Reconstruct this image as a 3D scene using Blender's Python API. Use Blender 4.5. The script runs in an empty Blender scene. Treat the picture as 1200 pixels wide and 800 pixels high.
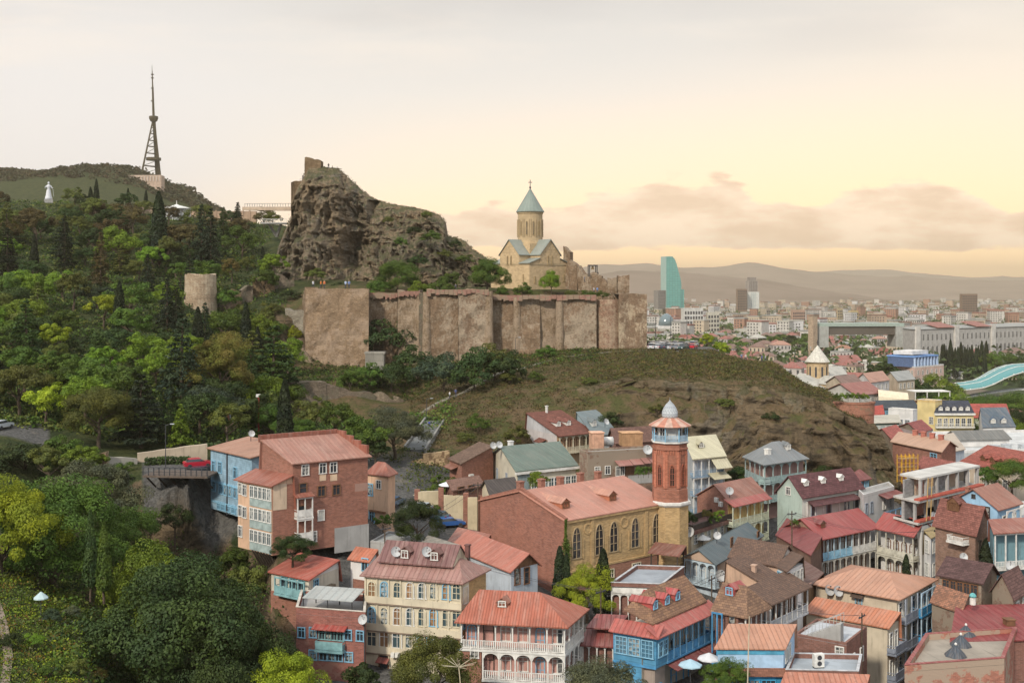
import bpy, math, random
import numpy as np
from mathutils import Vector, Matrix
random.seed(7)
RNG = np.random.default_rng(11)
SC = bpy.context.scene
COL = SC.collection
R = math.radians
# camera
FOC, HORIZON, EYE = 1330.0, 340.0, 100.0
cam = bpy.data.cameras.new("camera")
cam.sensor_width = 36.0
cam.lens = 36.0 * FOC / 1200.0
cam.shift_y = -60.0 / 1200.0
cam.clip_start, cam.clip_end = 1.0, 40000.0
cam_o = bpy.data.objects.new("camera", cam)
cam_o.location = (0, 0, EYE)
cam_o.rotation_euler = (R(90), 0, 0)
COL.objects.link(cam_o)
SC.camera = cam_o
# render settings
SC.render.engine = "CYCLES"
cy = SC.cycles
cy.max_bounces, cy.diffuse_bounces, cy.glossy_bounces = 4, 3, 2
cy.transmission_bounces, cy.transparent_max_bounces, cy.volume_bounces = 2, 4, 0
cy.use_denoising = True
try:
 cy.denoiser = "OPENIMAGEDENOISE"
except Exception:
 pass
cy.caustics_reflective = cy.caustics_refractive = False
vs = SC.view_settings
vs.view_transform, vs.look, vs.gamma, vs.exposure = "Standard", "None", 1.0, 0.16
vs.use_curve_mapping = False
# node helper
class Nodes:
 def __init__(s, nt):
  s.t = nt
  nt.nodes.clear()
 def n(s, typ, props=None, **ins):
  nd = s.t.nodes.new(typ)
  for k, v in (props or {}).items():
   setattr(nd, k, v)
  for k, v in ins.items():
   s.put(nd, k.replace("_", " "), v)
  return nd
 def put(s, nd, key, v):
  sock = nd.inputs[int(key)] if key.isdigit() else nd.inputs[key]
  if isinstance(v, bpy.types.NodeSocket):
   s.t.links.new(v, sock)
  elif isinstance(v, (tuple, list)) and len(v) == 3 and sock.type == "RGBA":
   sock.default_value = (*v, 1)
  else:
   sock.default_value = v
 def math(s, op, a, b=0.0, c=0.0, clamp=False):
  nd = s.t.nodes.new("ShaderNodeMath")
  nd.operation, nd.use_clamp = op, clamp
  for i, v in enumerate((a, b, c)):
   s.put(nd, str(i), v)
  return nd.outputs[0]
 def mix(s, f, a, b, mode="MIX"):
  nd = s.t.nodes.new("ShaderNodeMix")
  nd.data_type, nd.blend_type, nd.clamp_factor = "RGBA", mode, True
  for i, v in ((0, f), (6, a), (7, b)):
   s.put(nd, str(i), v)
  return nd.outputs[2]
 def step(s, v, lo, hi, to0=0.0, to1=1.0):
  nd = s.t.nodes.new("ShaderNodeMapRange")
  nd.interpolation_type = "SMOOTHSTEP"
  for i, x in enumerate((v, lo, hi, to0, to1)):
   s.put(nd, str(i), x)
  return nd.outputs[0]
 def xyz(s, x, y, z):
  nd = s.t.nodes.new("ShaderNodeCombineXYZ")
  for i, v in enumerate((x, y, z)):
   s.put(nd, str(i), v)
  return nd.outputs[0]
 def noise(s, vec, scale, detail=4.0, rough=0.55, out=0):
  nd = s.n("ShaderNodeTexNoise", Vector=vec, Scale=scale, Detail=detail, Roughness=rough)
  return nd.outputs[out]
 def ramp(s, f, stops, interp="LINEAR"):
  nd = s.n("ShaderNodeValToRGB")
  cr = nd.color_ramp
  cr.interpolation = interp
  while len(cr.elements) < len(stops):
   cr.elements.new(0.5)
  for e, (p, c) in zip(cr.elements, stops):
   e.position, e.color = p, (*c, 1)
  s.put(nd, "0", f)
  return nd.outputs[0]
def lin(r, g, b):
 f = lambda c: (c / 255 / 12.92) if c <= 10 else ((c / 255 + 0.055) / 1.055) ** 2.4
 return (f(r), f(g), f(b))
# world: evening sky with a low bank of cloud
SUN_EL, SUN_AZ = 36.0, -150.0
SKY_GAIN = 1.13
world = bpy.data.worlds.new("World")
SC.world = world
world.use_nodes = True
w = Nodes(world.node_tree)
d = w.n("ShaderNodeTexCoord").outputs["Generated"]
sep = w.n("ShaderNodeSeparateXYZ", Vector=d)
dx, dy, dz = sep.outputs
zz = w.math("MAXIMUM", dz, 0.0)
grad = w.ramp(w.math("MULTIPLY", zz, 2.0), [
 (0.0, (1.75, 1.10, .52)), (0.05, (1.55, 1.10, .62)), (0.11, (1.25, .98, .68)), (0.20, (.95, .84, .71)),
 (0.34, (.80, .755, .70)), (0.50, (.68, .655, .62))])
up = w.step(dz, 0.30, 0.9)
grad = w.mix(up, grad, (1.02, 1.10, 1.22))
ay = w.math("MAXIMUM", w.math("ABSOLUTE", dy), 0.05)
cx = w.math("DIVIDE", dx, ay)
cz = w.math("DIVIDE", dz, ay)
left = w.step(cx, -0.08, -0.36)
lowm = w.step(dz, 0.34, 0.10)
grad = w.mix(w.math("MULTIPLY", w.math("MULTIPLY", left, lowm), 0.85), grad, (.79, .76, .745))
right = w.math("MULTIPLY", w.step(cx, 0.05, 0.45), w.step(dz, 0.3, 0.05))
grad = w.mix(w.math("MULTIPLY", right, 0.40), grad, (1.30, .93, .50))
gx, gz_ = w.math("SUBTRACT", cx, 0.2), w.math("SUBTRACT", cz, 0.03)
gl = w.step(w.math("SQRT", w.math("ADD", w.math("MULTIPLY", w.math("MULTIPLY", gx, gx), .55), w.math("MULTIPLY", w.math("MULTIPLY", gz_, gz_), 5.0))), 0.42, 0.0)
grad = w.mix(w.math("MULTIPLY", gl, .5), grad, (1.55, 1.02, .52))
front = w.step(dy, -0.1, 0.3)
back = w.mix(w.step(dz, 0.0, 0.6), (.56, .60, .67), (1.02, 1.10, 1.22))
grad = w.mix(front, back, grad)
q = w.xyz(w.math("MULTIPLY", cx, 9.0), w.math("MULTIPLY", cz, 30.0), 0.0)
nz = w.noise(q, 1.0, 6.0, 0.58)
n2 = w.noise(w.xyz(w.math("MULTIPLY", cx, 26.0), w.math("MULTIPLY", cz, 60.0), 3.7), 1.0, 4.0, 0.6)
shape = w.math("ADD", nz, w.math("MULTIPLY", w.math("SUBTRACT", n2, 0.5), 0.22))
nlow = w.noise(w.xyz(w.math("MULTIPLY", cx, 6.5), 5.2, 0.0), 1.0, 2.0, 0.5)
topz = w.math("ADD", 0.056, w.math("MULTIPLY", w.math("SUBTRACT", nlow, 0.35), 0.15))
band = w.math("MULTIPLY", w.step(cz, 0.024, 0.05), w.step(w.math("SUBTRACT", cz, topz), 0.030, -0.020))
band = w.math("MULTIPLY", band, w.step(cx, -0.12, -0.04))
dens = w.step(w.math("ADD", shape, w.math("MULTIPLY", band, 0.60)), 0.72, 0.84)
dens = w.math("MULTIPLY", dens, w.step(band, 0.02, 0.3))
dens = w.math("MULTIPLY", dens, front)
lit = w.step(shape, 0.62, 0.38)
ccol = w.mix(lit, (.84, .62, .44), (1.08, .86, .65))
sky = w.mix(w.math("MULTIPLY", dens, 0.92), grad, ccol)
s1 = w.noise(w.xyz(w.math("MULTIPLY", cx, 3.0), w.math("MULTIPLY", cz, 16.0), 8.0), 1.0, 5.0, 0.6)
hi = w.math("MULTIPLY", w.step(s1, 0.50, 0.70), w.step(cz, 0.12, 0.22))
sky = w.mix(w.math("MULTIPLY", w.math("MULTIPLY", hi, front), 0.40), sky, lin(243, 231, 218))
s2 = w.noise(w.xyz(w.math("MULTIPLY", cx, 2.2), w.math("MULTIPLY", cz, 9.0), 2.0), 1.0, 3.0, 0.5)
dk = w.math("MULTIPLY", w.math("MULTIPLY", w.step(s2, 0.48, 0.66), w.step(cz, 0.17, 0.26)), front)
sky = w.mix(w.math("MULTIPLY", dk, 0.42), sky, (.57, .54, .52))
below = w.step(dz, 0.0, -0.05)
sky = w.mix(below, sky, (0.10, 0.09, 0.08))
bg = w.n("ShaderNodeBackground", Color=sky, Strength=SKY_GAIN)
nish = w.n("ShaderNodeTexSky")
nish.sky_type = "NISHITA"
nish.sun_disc = False
nish.sun_elevation, nish.sun_rotation = R(SUN_EL), R(SUN_AZ)
bg2 = w.n("ShaderNodeBackground", Color=nish.outputs[0], Strength=0.05)
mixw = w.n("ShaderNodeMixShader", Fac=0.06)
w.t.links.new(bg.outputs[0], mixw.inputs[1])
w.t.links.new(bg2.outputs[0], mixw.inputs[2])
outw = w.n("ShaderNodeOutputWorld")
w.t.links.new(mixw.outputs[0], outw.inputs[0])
# one soft sun behind thin cloud
sun = bpy.data.lights.new("sun", "SUN")
sun.energy, sun.angle, sun.color = 3.3, R(5), (1.0, 0.92, 0.80)
sun_o = bpy.data.objects.new("sun", sun)
sv = Vector((math.sin(R(SUN_AZ)) * math.cos(R(SUN_EL)), math.cos(R(SUN_AZ)) * math.cos(R(SUN_EL)), math.sin(R(SUN_EL))))
sun_o.rotation_euler = sv.to_track_quat("Z", "Y").to_euler()
sun_o.location = (0, -50, 300)
COL.objects.link(sun_o)
# tags
def tag(o, label=None, cat=None, group=None, kind=None):
 if label: o["label"] = label
 if cat: o["category"] = cat
 if group: o["group"] = group
 if kind: o["kind"] = kind
 return o
def link(o, parent=None):
 COL.objects.link(o)
 if parent is not None:
  o.parent = parent
 return o
def empty(name, loc, rz=0.0, label=None, cat=None, group=None, parent=None):
 o = bpy.data.objects.new(name, None)
 o.empty_display_size = 0.5
 o.location = loc
 o.rotation_euler = (0, 0, rz)
 link(o, parent)
 return tag(o, label, cat, group)
def P(px, py, D):
 return Vector(((px - 600) / FOC * D, D, EYE - (py - HORIZON) / FOC * D))
def zpy(py, D):
 return EYE - (py - HORIZON) / FOC * D
# mesh builder
class MB:
 def __init__(s):
  s.v, s.f, s.m = [], [], []
 def poly(s, pts, mi=0):
  b = len(s.v)
  s.v += [tuple(p) for p in pts]
  s.f.append(tuple(range(b, b + len(pts))))
  s.m.append(mi)
 def box(s, x0, y0, z0, x1, y1, z1, mi=0, M=None):
  c = [Vector(p) for p in ((x0, y0, z0), (x1, y0, z0), (x1, y1, z0), (x0, y1, z0), (x0, y0, z1), (x1, y0, z1), (x1, y1, z1), (x0, y1, z1))]
  if M is not None:
   c = [M @ p for p in c]
  s.hexa(c, mi)
 def hexa(s, c, mi=0):
  b = len(s.v)
  s.v += [tuple(p) for p in c]
  for q in ((0, 3, 2, 1), (4, 5, 6, 7), (0, 1, 5, 4), (1, 2, 6, 5), (2, 3, 7, 6), (3, 0, 4, 7)):
   s.f.append(tuple(b + i for i in q))
   s.m.append(mi)
 def prism(s, pts, z0, z1, mi=0, mt=None, cap0=True):
  n = len(pts)
  b = len(s.v)
  s.v += [(p[0], p[1], z0) for p in pts] + [(p[0], p[1], z1) for p in pts]
  for i in range(n):
   j = (i + 1) % n
   s.f.append((b + i, b + j, b + n + j, b + n + i)); s.m.append(mi)
  s.f.append(tuple(b + n + i for i in range(n))); s.m.append(mi if mt is None else mt)
  if cap0:
   s.f.append(tuple(b + i for i in reversed(range(n)))); s.m.append(mi)
 def slab(s, pts, t, mi=0):
  n = len(pts)
  b = len(s.v)
  s.v += [tuple(p) for p in pts] + [(p[0], p[1], p[2] - t) for p in pts]
  s.f.append(tuple(b + i for i in range(n))); s.m.append(mi)
  s.f.append(tuple(b + n + i for i in reversed(range(n)))); s.m.append(mi)
  for i in range(n):
   j = (i + 1) % n
   s.f.append((b + j, b + i, b + n + i, b + n + j)); s.m.append(mi)
 def tube(s, a, c, r0, r1=None, n=6, mi=0, cap=True):
  a, c = Vector(a), Vector(c)
  r1 = r0 if r1 is None else r1
  ax = (c - a).normalized()
  u = ax.orthogonal().normalized(); v = ax.cross(u)
  b = len(s.v)
  for p, r in ((a, r0), (c, r1)):
   for k in range(n):
    t = 2 * math.pi * k / n
    s.v.append(tuple(p + u * (r * math.cos(t)) + v * (r * math.sin(t))))
  for k in range(n):
   j = (k + 1) % n
   s.f.append((b + k, b + j, b + n + j, b + n + k)); s.m.append(mi)
  if cap:
   s.f.append(tuple(b + n + k for k in range(n))); s.m.append(mi)
   s.f.append(tuple(b + k for k in reversed(range(n)))); s.m.append(mi)
 def lathe(s, prof, n=16, mi=0, c=(0, 0), a0=0.0, cap=True):
  b = len(s.v)
  for r, z in prof:
   for k in range(n):
    t = a0 + 2 * math.pi * k / n
    s.v.append((c[0] + r * math.cos(t), c[1] + r * math.sin(t), z))
  for i in range(len(prof) - 1):
   for k in range(n):
    j = (k + 1) % n
    s.f.append((b + i * n + k, b + i * n + j, b + (i + 1) * n + j, b + (i + 1) * n + k)); s.m.append(mi)
  if cap:
   i = len(prof) - 1
   s.f.append(tuple(b + i * n + k for k in range(n))); s.m.append(mi)
   s.f.append(tuple(b + k for k in reversed(range(n)))); s.m.append(mi)
 def mesh(s, name, mats, smooth=False):
  me = bpy.data.meshes.new(name)
  me.from_pydata(s.v, [], s.f)
  for m in mats:
   me.materials.append(m)
  if len(mats) > 1:
   me.polygons.foreach_set("material_index", s.m)
  if smooth:
   me.polygons.foreach_set("use_smooth", [True] * len(s.f))
  auto_uv(me)
  me.update()
  return me
 def build(s, name, mats, parent=None, smooth=False):
  if not isinstance(mats, (list, tuple)):
   mats = [mats]
  o = bpy.data.objects.new(name, s.mesh(name, mats, smooth))
  return link(o, parent)
def auto_uv(me):
 uvl = me.uv_layers.new(name="UVMap")
 nl = len(me.loops)
 vc = np.empty(len(me.vertices) * 3); me.vertices.foreach_get("co", vc); vc = vc.reshape(-1, 3)
 li = np.empty(nl, dtype=np.int64); me.loops.foreach_get("vertex_index", li)
 npoly = len(me.polygons)
 nrm = np.empty(npoly * 3); me.polygons.foreach_get("normal", nrm); nrm = nrm.reshape(-1, 3)
 tot = np.empty(npoly, dtype=np.int64); me.polygons.foreach_get("loop_total", tot)
 u = np.stack([-nrm[:, 1], nrm[:, 0], np.zeros(npoly)], 1)
 ln = np.linalg.norm(u, axis=1)
 flat = ln < 1e-3
 u[flat] = (1, 0, 0); ln[flat] = 1
 u /= ln[:, None]
 v = np.cross(nrm, u)
 pi = np.repeat(np.arange(npoly), tot)
 pc = vc[li]
 uv = np.stack([(pc * u[pi]).sum(1), (pc * v[pi]).sum(1)], 1)
 uvl.data.foreach_set("uv", uv.astype(np.float32).ravel())
def np_mesh(name, V, F, mats, smooth=False, uv=False, mi=None):
 me = bpy.data.meshes.new(name)
 V = np.asarray(V, dtype=np.float32); F = np.asarray(F, dtype=np.int32)
 k = F.shape[1]
 me.vertices.add(len(V)); me.vertices.foreach_set("co", V.ravel())
 me.loops.add(F.size); me.loops.foreach_set("vertex_index", F.ravel())
 me.polygons.add(len(F))
 me.polygons.foreach_set("loop_start", np.arange(0, F.size, k, dtype=np.int32))
 me.polygons.foreach_set("loop_total", np.full(len(F), k, dtype=np.int32))
 if smooth:
  me.polygons.foreach_set("use_smooth", np.ones(len(F), dtype=bool))
 for m in mats:
  me.materials.append(m)
 if mi is not None:
  me.polygons.foreach_set("material_index", np.asarray(mi, dtype=np.int32))
 me.update(calc_edges=True)
 if uv:
  auto_uv(me)
 return me
# numpy value noise
def _hash(ix, iy, iz, seed):
 h = (ix * 374761393 + iy * 668265263 + iz * 2147483647 + seed * 1274126177) & 0xFFFFFFFF
 h = ((h ^ (h >> 13)) * 1274126177) & 0xFFFFFFFF
 return ((h ^ (h >> 16)) & 0xFFFF) / 65535.0
def vnoise(x, y, z=0.0, seed=0):
 x, y, z = np.broadcast_arrays(np.asarray(x, float), np.asarray(y, float), np.asarray(z, float))
 ix, iy, iz = np.floor(x).astype(np.int64), np.floor(y).astype(np.int64), np.floor(z).astype(np.int64)
 fx, fy, fz = x - ix, y - iy, z - iz
 fx, fy, fz = (f * f * (3 - 2 * f) for f in (fx, fy, fz))
 r = 0
 for a in (0, 1):
  for b in (0, 1):
   for c in (0, 1):
    wgt = (fx if a else 1 - fx) * (fy if b else 1 - fy) * (fz if c else 1 - fz)
    r = r + wgt * _hash(ix + a, iy + b, iz + c, seed)
 return r
def fbm(x, y, z=0.0, oct=4, seed=0, gain=0.5):
 s, a, t = 0.0, 1.0, 0.0
 for o in range(oct):
  k = 2.03 ** o
  s = s + a * vnoise(np.asarray(x) * k, np.asarray(y) * k, np.asarray(z) * k, seed + o)
  t += a
  a *= gain
 return s / t * 2 - 1
# materials
MATS = {}
def new_mat(key):
 m = bpy.data.materials.new(key)
 m.use_nodes = True
 nn = Nodes(m.node_tree)
 MATS[key] = m
 return m, nn
def finish(nn, col, rough=0.75, bump=None, dist=0.02, strength=0.6, spec=0.25, metal=0.0):
 b = nn.n("ShaderNodeBsdfPrincipled")
 nn.put(b, "Base Color", col); nn.put(b, "Roughness", rough); nn.put(b, "Metallic", metal)
 nn.put(b, "Specular IOR Level", spec)
 if bump is not None:
  bp = nn.n("ShaderNodeBump", Height=bump, Distance=dist, Strength=strength)
  nn.put(b, "Normal", bp.outputs[0])
 o = nn.n("ShaderNodeOutputMaterial")
 nn.t.links.new(b.outputs[0], o.inputs[0])
 return b
def shade(c, k):
 return tuple(min(1.0, x * k) for x in c)
def coords(nn):
 tc = nn.n("ShaderNodeTexCoord")
 return tc.outputs["UV"], tc.outputs["Object"]
def M_plain(c, rough=0.7, var=0.25, scale=1.5):
 k = "plain %s %s %s %s" % (c, rough, var, scale)
 if k in MATS: return MATS[k]
 m, nn = new_mat(k)
 uv, ob = coords(nn)
 f = nn.noise(ob, scale, 5.0)
 col = nn.mix(nn.step(f, 0.3, 0.7), shade(c, 1 - var), shade(c, 1 + var * 0.5))
 finish(nn, col, rough)
 return m
def M_plaster(c, stain=0.75, scale=1.0):
 k = "plaster %s %s" % (c, stain)
 if k in MATS: return MATS[k]
 m, nn = new_mat(k)
 uv, ob = coords(nn)
 big = nn.noise(ob, 0.35 * scale, 4.0)
 fine = nn.noise(ob, 5.0, 4.0)
 mp = nn.n("ShaderNodeMapping", Vector=uv, Scale=(2.2, 0.18, 1))
 streak = nn.noise(mp.outputs[0], 1.0, 4.0, 0.65)
 col = nn.mix(nn.step(big, 0.35, 0.65), shade(c, 1.06), shade(c, 0.84))
 col = nn.mix(nn.math("MULTIPLY", nn.step(streak, 0.52, 0.75), stain), col, tuple(0.5 * a + 0.5 * b for a, b in zip(shade(c, 0.45), (0.13, 0.11, 0.09))))
 col = nn.mix(nn.math("MULTIPLY", nn.step(fine, 0.55, 0.75), 0.35 * stain), col, shade(c, 0.6))
 finish(nn, col, 0.85, fine, 0.01, 0.4, 0.15)
 return m
def M_wood(c, pitch=0.16, vertical=False):
 k = "wood %s %s %s" % (c, pitch, vertical)
 if k in MATS: return MATS[k]
 m, nn = new_mat(k)
 uv, ob = coords(nn)
 sp = nn.n("ShaderNodeSeparateXYZ", Vector=uv)
 t = sp.outputs[0 if vertical else 1]
 g = nn.math("DIVIDE", t, pitch)
 fr = nn.math("FRACT", g)
 cell = nn.math("FLOOR", g)
 gap = nn.step(nn.math("ABSOLUTE", nn.math("SUBTRACT", fr, 0.5)), 0.42, 0.5)
 wn = nn.n("ShaderNodeTexWhiteNoise", {"noise_dimensions": "1D"}, W=cell)
 f = nn.noise(ob, 1.2, 5.0)
 col = nn.mix(nn.step(f, 0.3, 0.72), shade(c, 1.1), shade(c, 0.7))
 col = nn.mix(nn.math("MULTIPLY", wn.outputs[0], 0.35), col, shade(c, 0.75))
 col = nn.mix(nn.math("MULTIPLY", gap, 0.6), col, shade(c, 0.4))
 finish(nn, col, 0.7, nn.math("SUBTRACT", 1.0, gap), 0.02, 0.7, 0.2)
 return m
def M_seam(c, pitch=0.5, wear=0.5, rough=0.5):
 k = "seam %s %s %s" % (c, pitch, wear)
 if k in MATS: return MATS[k]
 l_ = .3 * c[0] + .55 * c[1] + .15 * c[2]
 c = tuple((x * .82 + l_ * .18) * k_ for x, k_ in zip(c, (.84, .84, .76)))
 m, nn = new_mat(k)
 uv, ob = coords(nn)
 sp = nn.n("ShaderNodeSeparateXYZ", Vector=uv)
 g = nn.math("DIVIDE", sp.outputs[0], pitch)
 fr = nn.math("FRACT", g)
 rib = nn.step(nn.math("ABSOLUTE", nn.math("SUBTRACT", fr, 0.5)), 0.38, 0.47)
 wn = nn.n("ShaderNodeTexWhiteNoise", {"noise_dimensions": "1D"}, W=nn.math("FLOOR", g))
 mp = nn.n("ShaderNodeMapping", Vector=uv, Scale=(1.6, 0.22, 1))
 st = nn.noise(mp.outputs[0], 1.0, 5.0, 0.65)
 big = nn.noise(ob, 0.4, 4.0)
 dust = tuple(0.45 * a + 0.55 * b for a, b in zip(c, (0.42, 0.33, 0.27)))
 fi = nn.noise(ob, 2.6, 5.0, .7)
 col = nn.mix(nn.math("MULTIPLY", wn.outputs[0], 0.45), shade(c, 1.08), shade(c, 0.7))
 col = nn.mix(nn.math("MULTIPLY", nn.step(st, 0.42, 0.7), wear), col, dust)
 col = nn.mix(nn.math("MULTIPLY", nn.step(big, 0.48, 0.66), 0.7 * wear), col, shade(c, 0.5))
 col = nn.mix(nn.math("MULTIPLY", nn.step(fi, 0.5, 0.66), 0.85 * wear), col, tuple(.4 * a + .6 * b for a, b in zip(c, (.10, .055, .035))))
 col = nn.mix(nn.math("MULTIPLY", rib, 0.18), col, shade(c, 0.6))
 finish(nn, col, rough, rib, 0.05, 1.0, 0.3)
 return m
def M_tile(c, c2=None, sx=0.45, sy=0.3):
 k = "tile %s %s %s" % (c, c2, sx)
 if k in MATS: return MATS[k]
 m, nn = new_mat(k)
 uv, ob = coords(nn)
 b = nn.n("ShaderNodeTexBrick", {"offset": 0.5}, Vector=uv, Color1=shade(c, 1.15), Color2=(c2 or shade(c, 0.65)), Mortar=shade(c, 0.35),
   Scale=1.0, Mortar_Size=0.018, Brick_Width=sx, Row_Height=sy)
 big = nn.noise(ob, 0.5, 5.0)
 col = nn.mix(nn.math("MULTIPLY", nn.step(big, 0.45, 0.7), 0.5), b.outputs[0], shade(c, 0.55))
 sp = nn.n("ShaderNodeSeparateXYZ", Vector=uv)
 saw = nn.math("FRACT", nn.math("DIVIDE", sp.outputs[1], sy))
 finish(nn, col, 0.8, nn.math("SUBTRACT", 1.0, saw), 0.04, 0.8, 0.2)
 return m
def M_brick(c, c2=None, patch=None, bw=0.42, rh=0.14, plaster=0.0):
 k = "brick %s %s %s %s %s" % (c, c2, patch, bw, plaster)
 if k in MATS: return MATS[k]
 m, nn = new_mat(k)
 uv, ob = coords(nn)
 b = nn.n("ShaderNodeTexBrick", {"offset": 0.5}, Vector=uv, Color1=shade(c, 1.2), Color2=(c2 or shade(c, 0.7)), Mortar=tuple(0.6 * x + 0.12 for x in c),
   Scale=1.0, Mortar_Size=0.012, Brick_Width=bw, Row_Height=rh)
 big = nn.noise(ob, 0.25, 5.0, 0.6)
 mid = nn.noise(ob, 1.3, 5.0, 0.6)
 col = nn.mix(nn.math("MULTIPLY", nn.step(mid, 0.45, 0.75), 0.6), b.outputs[0], shade(c, 0.6))
 col = nn.mix(nn.math("MULTIPLY", nn.step(big, 0.35, 0.7), 0.35), col, shade(c, 1.35))
 if patch:
  ps = nn.math("ADD", nn.math("MULTIPLY", big, 0.7), nn.math("MULTIPLY", mid, 0.4))
  col = nn.mix(nn.step(ps, 0.58 - plaster, 0.62 - plaster), col, patch)
 finish(nn, col, 0.88, nn.math("ADD", b.outputs[1], mid), 0.03, 0.5, 0.1)
 return m
def M_rubble(c, c2, cell=0.45, patch=None, amt=0.0):
 k = "rubble %s %s %s %s %s" % (c, c2, cell, patch, amt)
 if k in MATS: return MATS[k]
 m, nn = new_mat(k)
 uv, ob = coords(nn)
 mp = nn.n("ShaderNodeMapping", Vector=uv, Scale=(1.0 / cell, 1.5 / cell, 1))
 v1 = nn.n("ShaderNodeTexVoronoi", {"feature": "F1"}, Vector=mp.outputs[0], Scale=1.0)
 v2 = nn.n("ShaderNodeTexVoronoi", {"feature": "DISTANCE_TO_EDGE"}, Vector=mp.outputs[0], Scale=1.0)
 sp = nn.n("ShaderNodeSeparateColor", Color=v1.outputs["Color"])
 col = nn.mix(sp.outputs[0], c, c2)
 big = nn.noise(ob, 0.22, 6.0, 0.62)
 mid = nn.noise(ob, 1.1, 5.0, 0.6)
 crs = nn.noise(nn.n("ShaderNodeMapping", Vector=uv, Scale=(.9, 3.4, 1)).outputs[0], 1.0, 5.0, .7)
 col = nn.mix(nn.math("MULTIPLY", nn.step(v2.outputs[0], 0.08, 0.01), 0.6), col, shade(c, 0.45))
 col = nn.mix(nn.math("MULTIPLY", nn.step(mid, 0.5, 0.72), 0.55), col, shade(c, 0.55))
 if patch:
  st = nn.noise(nn.n("ShaderNodeMapping", Vector=uv, Scale=(1.1, .16, 1)).outputs[0], 1.0, 5.0, .65)
  fn = nn.noise(ob, 3.2, 4.0, .7)
  ps = nn.math("ADD", nn.math("ADD", nn.math("MULTIPLY", big, 0.5), nn.math("MULTIPLY", mid, 0.25)), nn.math("ADD", nn.math("MULTIPLY", st, .3), nn.math("MULTIPLY", fn, .15)))
  col = nn.mix(nn.math("MULTIPLY", nn.step(ps, 0.55 - amt, 0.66 - amt), .9), col, nn.mix(fn, shade(patch, .75), shade(patch, 1.2)))
  col = nn.mix(nn.math("MULTIPLY", nn.step(st, .56, .75), .5), col, shade(c, .45))
 col = nn.mix(nn.math("MULTIPLY", nn.step(crs, .5, .66), .6), col, shade(c, .42))
 col = nn.mix(nn.math("MULTIPLY", nn.step(crs, .46, .34), .4), col, shade(c, 1.45))
 finish(nn, col, 0.92, nn.math("ADD", nn.step(v2.outputs[0], 0.0, 0.12), mid), 0.06, 0.7, 0.1)
 return m
def M_glass(c=(0.035, 0.042, 0.05), light=(0.30, 0.29, 0.26)):
 k = "glass %s %s" % (c, light)
 if k in MATS: return MATS[k]
 m, nn = new_mat(k)
 oi = nn.n("ShaderNodeObjectInfo")
 uv, ob = coords(nn)
 r = oi.outputs["Random"]
 n = nn.noise(ob, 2.5, 2.0)
 col = nn.mix(nn.math("MULTIPLY", nn.step(r, 0.62, 0.66), nn.step(n, 0.4, 0.55)), c, light)
 finish(nn, col, 0.12, None, spec=0.6)
 return m
def M_leaf(c, c2=None, trans=0.25):
 k = "leaf %s %s" % (c, c2)
 if k in MATS: return MATS[k]
 m, nn = new_mat(k)
 uv, ob = coords(nn)
 oi = nn.n("ShaderNodeObjectInfo")
 gm = nn.n("ShaderNodeNewGeometry")
 n = nn.noise(ob, 0.45, 3.0)
 c2 = c2 or (c[0] * 1.7 + 0.01, c[1] * 1.5 + 0.01, c[2] * 1.1)
 col = nn.mix(nn.step(n, 0.35, 0.68), c, c2)
 col = nn.mix(nn.math("MULTIPLY", gm.outputs["Random Per Island"], 0.55), col, shade(c, 0.55))
 hv = nn.n("ShaderNodeHueSaturation", Color=col, Hue=nn.math("ADD", 0.48, nn.math("MULTIPLY", oi.outputs["Random"], 0.035)),
   Saturation=1.0, Value=nn.math("ADD", 0.85, nn.math("MULTIPLY", oi.outputs["Random"], 0.6)))
 b = nn.n("ShaderNodeBsdfPrincipled")
 nn.put(b, "Base Color", hv.outputs[0]); nn.put(b, "Roughness", 0.6); nn.put(b, "Specular IOR Level", 0.2)
 t = nn.n("ShaderNodeBsdfTranslucent", Color=hv.outputs[0])
 mx = nn.n("ShaderNodeMixShader", Fac=trans)
 nn.t.links.new(b.outputs[0], mx.inputs[1]); nn.t.links.new(t.outputs[0], mx.inputs[2])
 o = nn.n("ShaderNodeOutputMaterial")
 nn.t.links.new(mx.outputs[0], o.inputs[0])
 return m
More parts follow.
